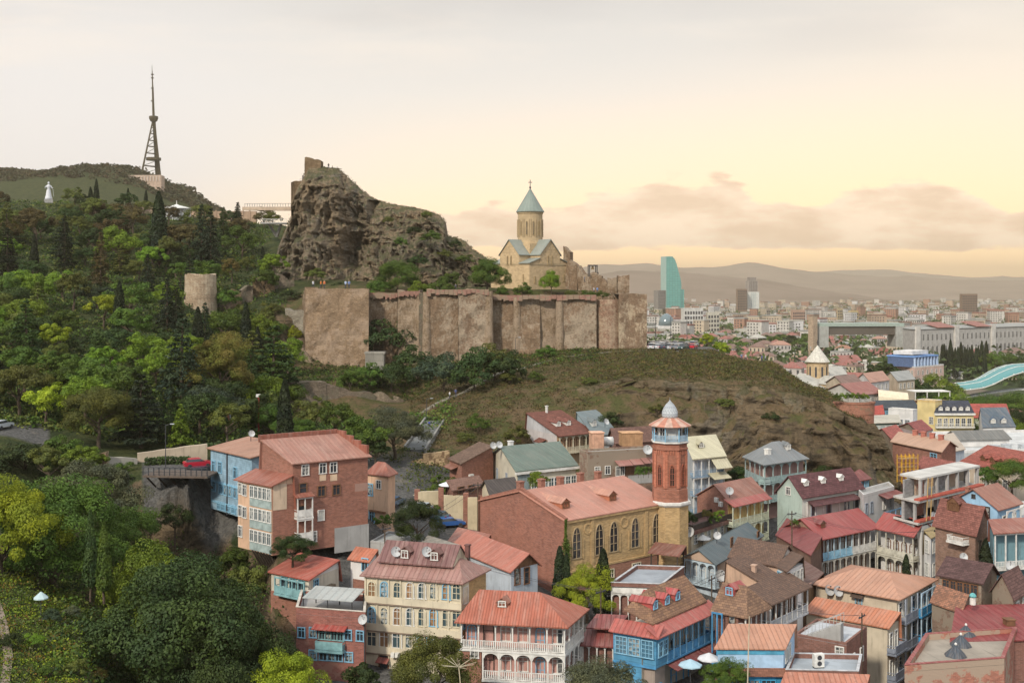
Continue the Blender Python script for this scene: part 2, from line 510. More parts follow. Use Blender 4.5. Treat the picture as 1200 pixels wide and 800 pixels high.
def M_rock(key, base, warm, grey, green, gamt=0.5):
 if key in MATS: return MATS[key]
 m, nn = new_mat(key)
 uv, ob = coords(nn)
 gm = nn.n("ShaderNodeNewGeometry")
 nzs = nn.n("ShaderNodeSeparateXYZ", Vector=gm.outputs["Normal"]).outputs[2]
 pos = gm.outputs["Position"]
 big = nn.noise(pos, 0.06, 6.0, 0.6)
 mid = nn.noise(pos, 0.3, 6.0, 0.65)
 fine = nn.noise(pos, 1.6, 5.0, 0.65)
 mp = nn.n("ShaderNodeMapping", Vector=pos, Scale=(0.25, 0.25, 1.6), Rotation=(0.25, 0.3, 0))
 strata = nn.noise(mp.outputs[0], 1.0, 5.0, 0.6)
 col = nn.mix(nn.step(big, 0.38, 0.62), base, warm)
 col = nn.mix(nn.math("MULTIPLY", nn.step(mid, 0.5, 0.66), 0.7), col, grey)
 col = nn.mix(nn.math("MULTIPLY", nn.step(strata, 0.5, 0.66), 0.55), col, shade(base, 0.5))
 col = nn.mix(nn.math("MULTIPLY", nn.step(fine, 0.52, 0.7), 0.6), col, shade(base, 0.4))
 veg = nn.math("ADD", nn.math("MULTIPLY", nzs, 0.55), nn.math("MULTIPLY", mid, 0.75))
 col = nn.mix(nn.math("MULTIPLY", nn.step(nn.math("ADD", veg, nn.math("MULTIPLY", nn.math("SUBTRACT", fine, .5), .6)), 0.72 - gamt * 0.3, 1.05 - gamt * 0.3), 0.8), col, green)
 h = nn.math("ADD", nn.math("ADD", mid, nn.math("MULTIPLY", fine, 0.8)), strata)
 finish(nn, col, 0.95, h, 0.8, 1.0, 0.08)
 return m
WHITE = M_plain((0.62, 0.60, 0.55), 0.6, 0.2)
CREAMP = M_plain((0.58, 0.52, 0.38), 0.65, 0.2)
TEAL = M_plain((0.20, 0.36, 0.37), 0.65, 0.25)
BLUEP = M_plain((0.07, 0.24, 0.42), 0.6, 0.25)
SKYBLUE = M_plain((0.22, 0.42, 0.55), 0.65, 0.2)
GREYP = M_plain((0.27, 0.30, 0.34), 0.65, 0.2)
DARKW = M_plain((0.06, 0.045, 0.035), 0.7, 0.3)
BROWNW = M_plain((0.17, 0.085, 0.045), 0.7, 0.3)
REDP = M_plain((0.30, 0.05, 0.04), 0.6, 0.25)
IRON = M_plain((0.05, 0.05, 0.055), 0.5, 0.3)
ZINC = M_plain((0.40, 0.42, 0.43), 0.45, 0.25)
CONC = M_plaster((0.33, 0.32, 0.30), 0.6)
GLASS = M_glass()
GLASSB = M_glass((0.05, 0.08, 0.09), (0.35, 0.36, 0.34))
BARK = M_plain((0.09, 0.065, 0.045), 0.9, 0.4, 3.0)
DISH = M_plain((0.42, 0.42, 0.41), 0.45, 0.12)
# terrain: one sheet from the garden below the viewer to the horizon
FAR_L = [(700, 112), (1000, 160), (1400, 246), (1500, 252), (1900, 235), (2600, 120), (4000, 60), (16000, 60)]
FAR_R = [(700, 43), (1000, 43), (1500, 45), (2500, 47), (5000, 46), (16000, 40)]
COLS = {
-900: [(60, 66), (120, 72), (180, 80), (300, 100), (450, 134), (700, 130), (1100, 180), (1500, 235), (2600, 120), (16000, 60)],
-100: [(60, 66), (90, 68.5), (125, 71), (150, 72), (178, 77.5), (200, 80), (230, 86), (300, 100), (420, 131), (450, 135)] + FAR_L,
0: [(60, 66), (90, 68.5), (110, 70), (125, 70.5), (150, 71.5), (176, 77.4), (190, 78), (230, 86), (300, 100), (420, 130), (450, 135)] + FAR_L,
80: [(60, 62), (90, 67), (108, 68), (125, 66), (150, 65), (180, 76), (200, 79), (240, 87), (300, 100), (420, 128), (450, 135), (520, 128)] + FAR_L,
150: [(60, 58), (90, 60), (115, 58), (140, 58), (160, 60), (168, 73.0), (185, 74.5), (230, 84), (300, 98), (420, 124), (450, 131), (520, 124)] + FAR_L,
215: [(60, 54), (115, 55), (155, 57.5), (161, 62), (164, 73.0), (182, 73.6), (230, 83), (300, 97), (340, 104), (420, 124), (450, 129.5), (520, 122)] + [(700, 110), (1000, 150), (1400, 226), (1500, 232), (1900, 200), (2600, 100), (4000, 60), (16000, 60)],
250: [(60, 53), (115, 55), (150, 57), (161, 60.5), (167, 67), (169.5, 73), (185, 73.5), (230, 80), (290, 92), (340, 104), (420, 122), (450, 128), (520, 120), (700, 105), (1000, 135), (1400, 210), (1500, 214), (2000, 150), (2600, 85), (4000, 60), (16000, 60)],
280: [(60, 53), (115, 55), (150, 58), (160, 63), (167, 68), (170, 72.8), (185, 73.5), (230, 78), (280, 86), (320, 99), (360, 108), (420, 120), (450, 127), (520, 118), (700, 100), (1000, 120), (1400, 190), (1500, 192), (2000, 120), (2600, 80), (4000, 60), (16000, 60)],
330: [(60, 53), (115, 56), (130, 60), (139, 67), (170, 70.5), (200, 71), (244, 71.5), (258, 78), (283, 80), (300, 95), (320, 101), (350, 108), (400, 122), (450, 126), (520, 110), (700, 80), (1500, 100), (2600, 60), (16000, 55)],
400: [(60, 54), (115, 56.5), (139, 62), (150, 67), (170, 70), (200, 71), (250, 72), (263, 78.5), (284, 80), (297, 82), (300, 100), (330, 103), (400, 100), (450, 95), (600, 70), (1500, 60), (16000, 50)],
470: [(60, 55), (115, 57), (140, 61), (160, 65), (185, 69.5), (205, 71.5), (240, 73), (262, 74), (272, 77.2), (285, 79), (297, 81), (300, 99), (330, 102), (400, 90), (500, 60), (1500, 48), (16000, 45)],
530: [(60, 55), (115, 57), (140, 61), (175, 65), (200, 70), (215, 72.5), (245, 77), (275, 79.5), (296, 82), (302, 99), (335, 101), (380, 80), (500, 55), (1500, 46), (16000, 42)],
600: [(60, 55), (110, 57.5), (145, 61), (175, 64), (200, 67.5), (212, 71), (226, 76.4), (256, 81.2), (268, 82.2), (298, 83.4), (302, 99.5), (340, 101), (370, 85), (500, 52), (1500, 45), (16000, 42)],
680: [(60, 55), (110, 57.5), (145, 60.5), (175, 63), (205, 67), (214, 68.5), (220, 75), (236, 81), (276, 84.3), (300, 84.8), (303, 99.5), (340, 100.5), (370, 82), (500, 50), (1500, 45), (16000, 42)],
757: [(60, 55), (110, 57), (145, 60), (180, 61.5), (208, 65.5), (215, 67.5), (220, 76.5), (228, 82), (270, 84.6), (300, 85), (330, 84.5), (380, 64), (500, 48)] + FAR_R,
830: [(60, 54), (110, 56), (150, 59), (190, 62), (210, 65), (214, 68), (219, 77), (226, 82), (240, 83), (280, 84.6), (310, 84.6), (330, 80), (380, 60), (500, 47)] + FAR_R,
900: [(60, 53), (110, 54), (150, 58), (190, 61.5), (207, 65), (212, 73), (219, 81), (235, 82.4), (262, 83.4), (280, 81), (330, 64), (450, 48)] + FAR_R,
960: [(60, 50), (110, 51), (150, 56), (190, 61), (204, 63), (209, 71), (214, 77), (228, 78), (250, 78.5), (268, 74), (330, 56), (450, 47)] + FAR_R,
1010: [(60, 47), (110, 48), (140, 50), (170, 56), (190, 60), (200, 61.5), (207, 66), (212, 72.5), (220, 75), (240, 75), (250, 68), (300, 57), (400, 47)] + FAR_R,
1045: [(60, 46), (110, 46.5), (140, 49), (170, 55), (190, 59), (200, 60.5), (205, 62.5), (214, 65), (230, 63.5), (300, 55), (400, 46)] + FAR_R,
1080: [(60, 45), (110, 45.5), (140, 47), (170, 53), (190, 57.5), (210, 58.5), (230, 57), (300, 53), (400, 45), (560, 42), (640, 38.5)] + FAR_R,
1200: [(60, 44), (110, 44.5), (150, 46), (180, 51), (220, 53), (300, 52), (400, 45), (520, 41), (620, 36.5), (690, 36.5), (720, 42)] + FAR_R[1:],
1500: [(60, 42), (150, 44), (300, 48), (400, 44), (520, 40), (560, 36.5), (690, 36.5), (720, 42)] + FAR_R[1:],
2400: [(60, 42), (300, 46), (520, 40), (560, 36.5), (690, 36.5), (720, 42)] + FAR_R[1:],
}
PXS = np.array(sorted(COLS), float)
LG = math.log
LOGD = np.concatenate([np.linspace(LG(60), LG(196), 120)[:-1], np.linspace(LG(196), LG(240), 150)[:-1], np.linspace(LG(240), LG(640), 130)[:-1], np.linspace(LG(640), LG(15500), 90)])
tabz = np.stack([np.interp(LOGD, np.log([a for a, b in COLS[int(p)]]), [b for a, b in COLS[int(p)]]) for p in PXS])
GPX = np.concatenate([np.arange(-900, -180, 40), np.arange(-180, 1400, 5), np.arange(1400, 2401, 40)]).astype(float)
idx = np.clip(np.searchsorted(PXS, GPX, side="right") - 1, 0, len(PXS) - 2)
tt = (GPX - PXS[idx]) / (PXS[idx + 1] - PXS[idx])
tt = tt * tt * (3 - 2 * tt)
GZ = tabz[idx] * (1 - tt[:, None]) + tabz[idx + 1] * tt[:, None]
GD = np.exp(LOGD)[None, :].repeat(len(GPX), 0)
GX = (GPX[:, None] - 600) / FOC * GD
slope = np.abs(np.gradient(GZ, axis=1) / np.gradient(GD, axis=1))
slope = np.minimum(slope, 1.6)
steep = np.clip((slope - 0.25) / 0.6, 0, 1)
far = np.clip((GD - 600) / 600, 0, 1) * np.clip((9000 - GD) / 3000, 0, 1)
ruf = 0.25 + 1.3 * steep
GZ = GZ + fbm(GX * 0.11, GD * 0.11, 0.0, 4, 3) * ruf * (1 - far) + far * fbm(GX * 0.006, GD * 0.006, 0, 3, 8) * (3 + 12 * (GPX[:, None] < 420))
GY = GD + steep * (1 - far) * (fbm(GX * 0.12, GZ * 0.08, GD * 0.02, 4, 5) * 3.4 + (1 - 2.5 * np.abs(fbm(GX * 0.22, GZ * 0.16, 0, 4, 15))) * 1.6 + fbm(GX * 0.7, GZ * 0.5, GD * 0.1, 3, 6) * 1.2 - 2.2 * np.clip(1 - np.abs(fbm(GX * 0.16, GZ * 0.06, 0, 4, 75)) * 6, 0, 1) - 1.2 * np.clip(1 - np.abs(fbm(GX * 0.07 + GZ * .02, GZ * 0.36, 0, 4, 77)) * 6, 0, 1))
def ground(x, y):
 px = 600 + FOC * x / y
 i = min(max(int(np.searchsorted(GPX, px, side="right") - 1), 0), len(GPX) - 2)
 l = math.log(max(61, y))
 j = min(max(int(np.searchsorted(LOGD, l, side="right") - 1), 0), len(LOGD) - 2)
 a = min(max((px - GPX[i]) / (GPX[i + 1] - GPX[i]), 0), 1)
 b = min(max((l - LOGD[j]) / (LOGD[j + 1] - LOGD[j]), 0), 1)
 return float((GZ[i, j] * (1 - a) + GZ[i + 1, j] * a) * (1 - b) + (GZ[i, j + 1] * (1 - a) + GZ[i + 1, j + 1] * a) * b)
def gp(px, D, dz=0.0):
 x = (px - 600) / FOC * D
 return Vector((x, D, ground(x, D) + dz))
def terrain_material():
 m, nn = new_mat("terrain")
 gm = nn.n("ShaderNodeNewGeometry")
 pos = gm.outputs["Position"]
 nzs = nn.n("ShaderNodeSeparateXYZ", Vector=gm.outputs["Normal"]).outputs[2]
 zone = nn.n("ShaderNodeVertexColor", {"layer_name": "zone"})
 zs = nn.n("ShaderNodeSeparateColor", Color=zone.outputs[0])
 town, lush, farz = zs.outputs[0], zs.outputs[1], zs.outputs[2]
 big = nn.noise(pos, 0.03, 5.0)
 mid = nn.noise(pos, 0.22, 6.0, 0.65)
 fine = nn.noise(pos, 1.7, 5.0, 0.65)
 dry = nn.mix(nn.step(mid, 0.4, 0.62), (0.125, 0.085, 0.048), (0.07, 0.072, 0.026))
 dry = nn.mix(nn.math("MULTIPLY", nn.step(fine, 0.45, 0.7), 0.6), dry, (0.035, 0.036, 0.014))
 grn = nn.mix(nn.step(mid, 0.4, 0.62), (0.032, 0.042, 0.018), (0.062, 0.066, 0.026))
 grn = nn.mix(nn.math("MULTIPLY", nn.step(fine, 0.45, 0.7), 0.6), grn, (0.016, 0.026, 0.009))
 col = nn.mix(nn.step(nn.math("ADD", lush, nn.math("MULTIPLY", nn.math("SUBTRACT", mid, 0.5), 0.9)), 0.35, 0.65), dry, grn)
 mp = nn.n("ShaderNodeMapping", Vector=pos, Scale=(0.22, 0.22, 1.3), Rotation=(0.22, -0.2, 0))
 strata = nn.noise(mp.outputs[0], 1.0, 6.0, 0.65)
 rock = nn.mix(nn.step(mid, 0.38, 0.64), (0.155, 0.112, 0.068), (0.08, 0.06, 0.038))
 rock = nn.mix(nn.math("MULTIPLY", nn.step(big, 0.52, 0.66), 0.6), rock, (0.18, 0.155, 0.115))
 rock = nn.mix(nn.math("MULTIPLY", nn.step(strata, 0.48, 0.62), 0.8), rock, (0.035, 0.028, 0.02))
 rock = nn.mix(nn.math("MULTIPLY", nn.step(fine, 0.5, 0.7), 0.6), rock, (0.055, 0.045, 0.03))
 st = nn.math("ADD", nn.math("SUBTRACT", 1.0, nzs), nn.math("MULTIPLY", nn.math("SUBTRACT", mid, 0.5), 0.9))
 col = nn.mix(nn.math("MULTIPLY", nn.step(st, 0.20, 0.36), nn.math("SUBTRACT", 1.0, farz)), col, rock)
 pave = nn.mix(nn.step(fine, 0.35, 0.65), (0.13, 0.125, 0.115), (0.075, 0.072, 0.068))
 pave = nn.mix(nn.step(mid, 0.55, 0.7), pave, (0.16, 0.14, 0.115))
 col = nn.mix(town, col, pave)
 cityc = nn.mix(nn.step(nn.noise(pos, 0.012, 5.0, 0.7), 0.42, 0.6), (0.055, 0.07, 0.035), (0.17, 0.14, 0.11))
 col = nn.mix(farz, col, cityc)
 h = nn.math("ADD", nn.math("ADD", fine, mid), strata)
 finish(nn, col, 0.95, h, 0.6, 0.9, 0.05)
 return m
def build_terrain():
 n, k = GZ.shape
 V = np.stack([GX * (GY / GD), GY, GZ], 2).reshape(-1, 3)
 ii, jj = np.meshgrid(np.arange(n - 1), np.arange(k - 1), indexing="ij")
 a = ii * k + jj
 F = np.stack([a, a + k, a + k + 1, a + 1], 2).reshape(-1, 4)
 me = np_mesh("ground", V, F, [terrain_material()], smooth=True)
 ca = me.color_attributes.new("zone", "FLOAT_COLOR", "POINT")
 px, D = GPX[:, None] + 0 * GD, GD
 sm = lambda v, a, b: np.clip((v - a) / (b - a), 0, 1)
 town = sm(px, 330, 380) * (1 - sm(D, 196, 206)) * (1 - sm(px, 1020, 1030) * 0)
 town = np.maximum(town, sm(px, 1015, 1040) * (1 - sm(D, 480, 520)))
 town = np.maximum(town, sm(px, 755, 765) * sm(D, 275, 285) * (1 - sm(D, 318, 326)) * (1 - sm(px, 845, 870)))
 town = np.maximum(town, (px > 165) * (px < 300) * (D > 163.5) * (D < 177))
 town = np.maximum(town, (px < 60) * (D > 176) * (D < 190))
 lush = 0.12 + 0.75 * (1 - sm(px, 300, 360)) + 0.55 * sm(D, 232, 262) * sm(px, 690, 760) * (1 - sm(px, 1060, 1080))
 lush = lush + 0.5 * sm(D, 300, 320)
 farz = sm(D, 500, 620) * sm(px, 330, 420)
 farz = np.maximum(farz, sm(px, 860, 900) * sm(D, 330, 380))
 arr = np.stack([town * (1 - farz), np.clip(lush, 0, 1) + 0 * D, farz, np.ones_like(D)], 2).reshape(-1).astype(np.float32)
 ca.data.foreach_set("color", arr)
 o = bpy.data.objects.new("ground", me)
 tag(link(o), None, None, None, "structure")
build_terrain()
# distant ranges, part of their haze put into the paler colours
def hills(name, rows, D, depth, col, seed):
 px = np.arange(rows[0][0], rows[-1][0] + 1, 6.0)
 py = np.interp(px, [r[0] for r in rows], [r[1] for r in rows])
 py = py + fbm(px * 0.03, px * 0 + seed, 0, 4, seed) * 2.0
 zc = EYE - (py - HORIZON) / FOC * D
 base = 44.0
 prof = [(-1, 0.0), (-0.7, .18), (-0.45, .42), (-0.25, .68), (-0.1, .9), (0, 1.0), (0.12, .95), (0.4, .6), (1, .0)]
 V = []
 for i, p in enumerate(px):
  for (t, hgt) in prof:
   y = D + t * depth
   x = (p - 600) / FOC * D * (1 + 0.5 * t * depth / D)
   z = base + (zc[i] - base) * hgt
   if 0 < hgt < 1:
    z += float(fbm(x * 0.0016, y * 0.0016, 0, 4, seed + 9)) * (zc[i] - base) * 0.25
   V.append((x, y, z))
 k = len(prof)
 F = [(i * k + j, (i + 1) * k + j, (i + 1) * k + j + 1, i * k + j + 1) for i in range(len(px) - 1) for j in range(k - 1)]
 m, nn = new_mat("hills " + name)
 gm = nn.n("ShaderNodeNewGeometry")
 f = nn.noise(gm.outputs["Position"], 0.004, 6.0, 0.6)
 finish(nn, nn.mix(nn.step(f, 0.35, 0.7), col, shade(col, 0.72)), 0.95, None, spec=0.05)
 o = bpy.data.objects.new("hills", np_mesh("hills", V, F, [m], smooth=True))
 tag(link(o), None, None, None, "structure")
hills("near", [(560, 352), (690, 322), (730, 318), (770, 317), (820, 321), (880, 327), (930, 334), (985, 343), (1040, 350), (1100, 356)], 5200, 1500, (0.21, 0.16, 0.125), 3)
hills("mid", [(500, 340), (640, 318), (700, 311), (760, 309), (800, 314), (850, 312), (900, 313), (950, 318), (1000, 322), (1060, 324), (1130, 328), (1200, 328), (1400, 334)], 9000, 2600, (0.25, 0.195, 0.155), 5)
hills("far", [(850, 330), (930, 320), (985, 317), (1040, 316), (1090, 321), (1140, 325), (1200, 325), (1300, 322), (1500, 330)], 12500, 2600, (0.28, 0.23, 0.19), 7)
# haze: one even box of air round everything
HAZE = 0.000098
hz = MB()
hz.box(-22000, -600, 32, 22000, 15900, 425)
m, nn = new_mat("haze")
pv = nn.n("ShaderNodeVolumePrincipled", Color=(1.0, 0.86, 0.64), Density=HAZE, Anisotropy=0.5)
o = nn.n("ShaderNodeOutputMaterial")
nn.t.links.new(pv.outputs[0], o.inputs["Volume"])
tag(hz.build("haze", m), None, None, None, "stuff")
# river under the footbridge
rv = MB()
rv.poly([P(1085, 445, 10) * 0 + Vector(((1078 - 600) / FOC * 640, 640, 38.0)), Vector((700, 560, 38.0)), Vector((1200, 640, 38.0)), Vector((760, 712, 38.0)), Vector(((1075 - 600) / FOC * 690, 700, 38.0))])
m, nn = new_mat("water")
f = nn.noise(coords(nn)[1], 0.3, 4.0)
finish(nn, (0.10, 0.11, 0.08), 0.15, f, 0.05, 0.3, 0.5)
tag(rv.build("river", m), None, None, None, "structure")
# the great rock behind the fortress
def interp(px, rows):
 return np.interp(px, [r[0] for r in rows], [r[1] for r in rows])
ROCK_TOP = [(300, 345), (314, 330), (321, 318), (326, 290), (334, 270), (341, 256), (345, 245), (347, 225), (352, 214), (357, 205), (362, 196), (376, 195), (384, 197), (395, 197),
   (403, 203), (413, 213), (424, 223), (436, 232), (450, 237), (468, 241), (484, 243), (500, 247), (515, 252), (522, 260), (524, 276),
   (535, 279), (546, 283), (552, 291), (566, 300), (585, 311), (600, 326), (620, 340), (640, 346)]
ROCK_D = [(300, 342), (330, 344), (360, 346), (400, 348), (450, 352), (500, 350), (530, 352), (600, 356), (640, 360)]
def build_rock():
 px = np.arange(300, 641, 0.8)
 top = interp(px, ROCK_TOP) + fbm(px * 0.22, px * 0, 0, 3, 4) * 1.1
 Dc = interp(px, ROCK_D)
 rows = 120
 tv = np.concatenate([np.linspace(0, 1, rows), 1 + np.linspace(0.04, 1, 14)])
 PX = px[:, None] + 0 * tv[None, :]
 T = tv[None, :] + 0 * PX
 zt = (EYE - (top - HORIZON) / FOC * Dc)[:, None]
 zb = 95.0
 lean = interp(px, [(300, 10), (330, 16), (420, 18), (440, 26), (470, 34), (520, 36), (560, 34), (640, 30)])[:, None]
 Tf = np.clip(T, 0, 1)
 shapef = interp(px, [(300, 1.2), (420, 1.5), (445, 1.0), (520, 0.9), (640, 0.9)])[:, None]
 Y = Dc[:, None] - lean * (1 - Tf ** shapef) + np.clip(T - 1, 0, 1) * 70
 Z = zb + (zt - zb) * np.where(T <= 1, Tf, 1 - (T - 1) ** 1.3)
 X = (PX - 600) / FOC * Dc[:, None]
 pyv = HORIZON - (Z - EYE) * FOC / Dc[:, None]
 cave = np.exp(-(((PX - 415) / 15) ** 2) - (((pyv - 298) / 26) ** 2))
 cleft = np.exp(-((PX - 434 + (pyv - 280) * 0.12) / 5) ** 2) * (pyv > 235)
 amp = np.where(T <= 1, np.clip((1 - T) * 9, 0.0, 1), 0.25)
 N = fbm(X * 0.075, Z * 0.075, Y * 0.05, 5, 21) * 5.0
 rid = (1 - np.abs(fbm(X * 0.24, Z * 0.06, Y * 0.1, 4, 31)) * 2.2) * 2.8
 N3 = fbm(X * 0.42, Z * 0.38, Y * 0.3, 4, 41) * 2.0 + (1 - np.abs(fbm(X * 0.55, Z * 0.3, Y * 0.2, 4, 45)) * 2.4) * 1.5 + fbm(X * 1.5, Z * 0.9, Y, 3, 47) * .6 - 2.6 * np.clip(1 - np.abs(fbm(X * 0.21 + Z * .05, Z * 0.10, Y * 0.1, 4, 71)) * 7, 0, 1) - 1.5 * np.clip(1 - np.abs(fbm(X * 0.12, Z * 0.38, Y * 0.1, 4, 73)) * 7, 0, 1)
 led = (np.abs(((Z + X * 0.25 + N) * 0.16) % 1 - 0.5) - 0.25) * 2.2
 Y = Y - (N + rid + N3 + led) * amp + (cave * 16 + cleft * 4) * (T <= 1)
 X = X + fbm(Z * 0.2, X * 0.05, Y * 0.1, 3, 51) * 1.2 * amp
 Z = Z + fbm(X * 0.3, Y * 0.3, Z * 0.1, 3, 61) * 0.8 * np.where(T <= 1, amp, 1)
 V = np.stack([X, Y, Z], 2).reshape(-1, 3)
 n, k = PX.shape
 ii, jj = np.meshgrid(np.arange(n - 1), np.arange(k - 1), indexing="ij")
 a = ii * k + jj
 F = np.stack([a, a + k, a + k + 1, a + 1], 2).reshape(-1, 4)
 m = M_rock("rock", (0.185, 0.145, 0.10), (0.24, 0.175, 0.11), (0.22, 0.20, 0.165), (0.055, 0.06, 0.024), 0.5)
 o = bpy.data.objects.new("rock_hill", np_mesh("rock_hill", V, F, [m]))
 tag(link(o), None, None, None, "structure")
build_rock()
# bare cliff under the grassy hilltop
def build_cliff():
 px = np.arange(600, 1062, 1.0)
 top = interp(px, [(600, 478), (640, 462), (680, 452), (720, 446), (780, 444), (830, 448), (880, 452), (930, 460), (965, 472), (985, 482), (1010, 490), (1025, 497), (1040, 520), (1052, 550), (1062, 590)])
 top = top + fbm(px * .06, px * 0, 0, 4, 91) * 5
 Db = interp(px, [(600, 226), (720, 219), (780, 211), (900, 206.5), (1000, 204), (1062, 201)])
 Dc = Db + interp(px, [(600, 9), (760, 13), (900, 13), (1000, 9), (1062, 4)])
 tv = np.concatenate([np.linspace(0, 1, 80), [1.06, 1.15, 1.3]])
 PX = px[:, None] + 0 * tv[None, :]; T = tv[None, :] + 0 * PX
 zt = (EYE - (top - HORIZON) / FOC * Dc)[:, None]
 zb = 58.0
 Tf = np.clip(T, 0, 1)
 D = Db[:, None] + (Dc - Db)[:, None] * Tf ** 1.15 + np.clip(T - 1, 0, 1) * 14
 Z = zb + (zt - zb) * np.where(T <= 1, Tf, 1 - (T - 1) * .8)
 X = (PX - 600) / FOC * Dc[:, None]
 amp = np.clip((1.02 - T) * 6, 0.05, 1)
 crack = np.clip(1 - np.abs(fbm(X * 0.2 + Z * .04, Z * 0.07, 1.0, 4, 81)) * 6, 0, 1)
 bed = np.clip(1 - np.abs(fbm(X * 0.06 + Z * .02, Z * 0.34, 2.0, 4, 83)) * 6, 0, 1)
 Y = D - (fbm(X * .08, Z * .06, 3.0, 4, 85) * 3.2 + fbm(X * .35, Z * .3, 4.0, 4, 87) * 1.5 + fbm(X * 1.2, Z * 1.0, 5.0, 3, 89) * .7 - 2.4 * crack - 1.3 * bed) * amp
 V = np.stack([X, Y, Z], 2).reshape(-1, 3)
 n, k = PX.shape
 ii, jj = np.meshgrid(np.arange(n - 1), np.arange(k - 1), indexing="ij")
 a = ii * k + jj
 F = np.stack([a, a + k, a + k + 1, a + 1], 2).reshape(-1, 4)
 m = M_rock("cliff", (0.125, 0.095, 0.06), (0.165, 0.122, 0.072), (0.17, 0.155, 0.115), (0.055, 0.052, 0.022), .5)
 o = bpy.data.objects.new("cliff", np_mesh("cliff", V, F, [m]))
 tag(link(o), None, None, None, "structure")
build_cliff()
# trees
def leaf_quads(C, Nn, size, rng, aspect=0.55, flat=0.5):
 n = len(C)
 nn_ = Nn + rng.normal(0, flat, (n, 3))
 nn_ /= np.linalg.norm(nn_, axis=1)[:, None] + 1e-9
 r = rng.normal(0, 1, (n, 3))
 u = np.cross(nn_, r); u /= np.linalg.norm(u, axis=1)[:, None] + 1e-9
 v = np.cross(nn_, u)
 s = (size * rng.uniform(0.62, 1.2, n) ** 1.7)[:, None]
 a, b = u * s, v * s * aspect
 fold = nn_ * s * 0.22
 V = np.stack([C - a * 0.5, C - b * 0.5 + fold, C + a * 0.5, C + b * 0.5 + fold], 1).reshape(-1, 3)
 F = np.arange(4 * n).reshape(-1, 4)
 return V, F
def sph(n, rng):
 p = rng.normal(0, 1, (n, 3))
 return p / (np.linalg.norm(p, axis=1)[:, None] + 1e-9)
def broad_crown(seed, nclump, per, size, rx=4.0, rz=4.0, cz=6.2, cr=(0.9, 1.8), low=0.3):
 rng = np.random.default_rng(seed)
 pts, nrm = [], []
 nl = max(5, int(nclump ** .62))
 ld = sph(nl * 5, rng)
 ld = ld[ld[:, 2] > -0.55]
 keep = []
 for d in ld:
  if all(np.dot(d, e) < 1 - 1.5 / nl for e in keep): keep.append(d)
  if len(keep) == nl: break
 lobes = []
 for d in keep:
  rr = rng.uniform(0.48, 0.80)
  lobes.append((np.array([d[0] * rx * rr, d[1] * rx * rr, cz + d[2] * rz * rr]), rng.uniform(.30, .46) * rx, d))
 lobes.append((np.array([0, 0, cz + .2 * rz]), .5 * rx, np.array([0, 0, 1.])))
 per_l = max(2, int(round(nclump / len(lobes))))
 for lc, lr, d0 in lobes:
  ds = sph(per_l * 3, rng)
  ds = ds[(ds[:, 2] > -.35) & ((ds @ d0) > -.35)][:per_l]
  for d in ds:
   c = lc + d * lr * rng.uniform(.75, 1.0) * np.array([1, 1, .85])
   q = lr * rng.uniform(.34, .62)
   s = sph(per, rng)
   s = s[(s[:, 2] > -0.5) | (rng.random(len(s)) < 0.3)]
   rad = q * (0.6 + 0.5 * rng.random(len(s)) ** 0.5)
   pts.append(c + s * rad[:, None] * np.array([1, 1, 0.8]))
   nrm.append(s + d * 0.5 + np.array([0, 0, 0.35]))
 return leaf_quads(np.concatenate(pts), np.concatenate(nrm), size, rng)
def cypress_crown(seed, n, size, w=1.05, h=10.0):
 rng = np.random.default_rng(seed)
 t = rng.uniform(0.02, 1.0, n) ** 0.9
 prof = np.minimum(1, t * 7 + 0.25) * np.clip(1 - t, 0, 1) ** 0.62 * 1.25
 a = rng.uniform(0, 2 * np.pi, n)
 wob = 0.8 + 0.45 * vnoise(np.cos(a) * 1.5 + seed, np.sin(a) * 1.5, t * 7, seed)
 r = w * prof * wob * rng.uniform(0.72, 1.06, n)
 P_ = np.stack([r * np.cos(a), r * np.sin(a), 0.4 + t * (h - 0.4)], 1)
 N_ = np.stack([np.cos(a), np.sin(a), 0 * a + 0.5], 1)
 return leaf_quads(P_, N_, size, rng, 0.5, 0.45)
def conifer_crown(seed, tiers, per, size, w=2.6, h=10.0, droop=0.25):
 rng = np.random.default_rng(seed)
 pts, nrm = [], []
 for i in range(tiers):
  t = (i + 0.3) / tiers
  z = 1.0 + t * (h - 1.2)
  L = w * (1 - t) ** 0.8 + 0.15
  nb = 5 + int(6 * (1 - t))
  for b in range(nb):
   a = rng.uniform(0, 2 * np.pi)
   l = L * rng.uniform(0.7, 1.15)
   m = max(6, int(per * (0.35 + l / w)))
   s = rng.uniform(0.1, 1, m) ** 0.7
   wd = 0.16 * l * (1.2 - s) + 0.08
   off = rng.normal(0, 1, m) * wd
   x = s * l
   px = x * math.cos(a) - off * math.sin(a)
   py = x * math.sin(a) + off * math.cos(a)
   pz = z - droop * s * s * l + rng.normal(0, 0.10, m) + 0.12 * s
   pts.append(np.stack([px, py, pz], 1))
   nrm.append(np.stack([0.4 * math.cos(a) + 0 * x, 0.4 * math.sin(a) + 0 * x, 0 * x + 1.0], 1))
 return leaf_quads(np.concatenate(pts), np.concatenate(nrm), size, rng, 0.5, 0.5)
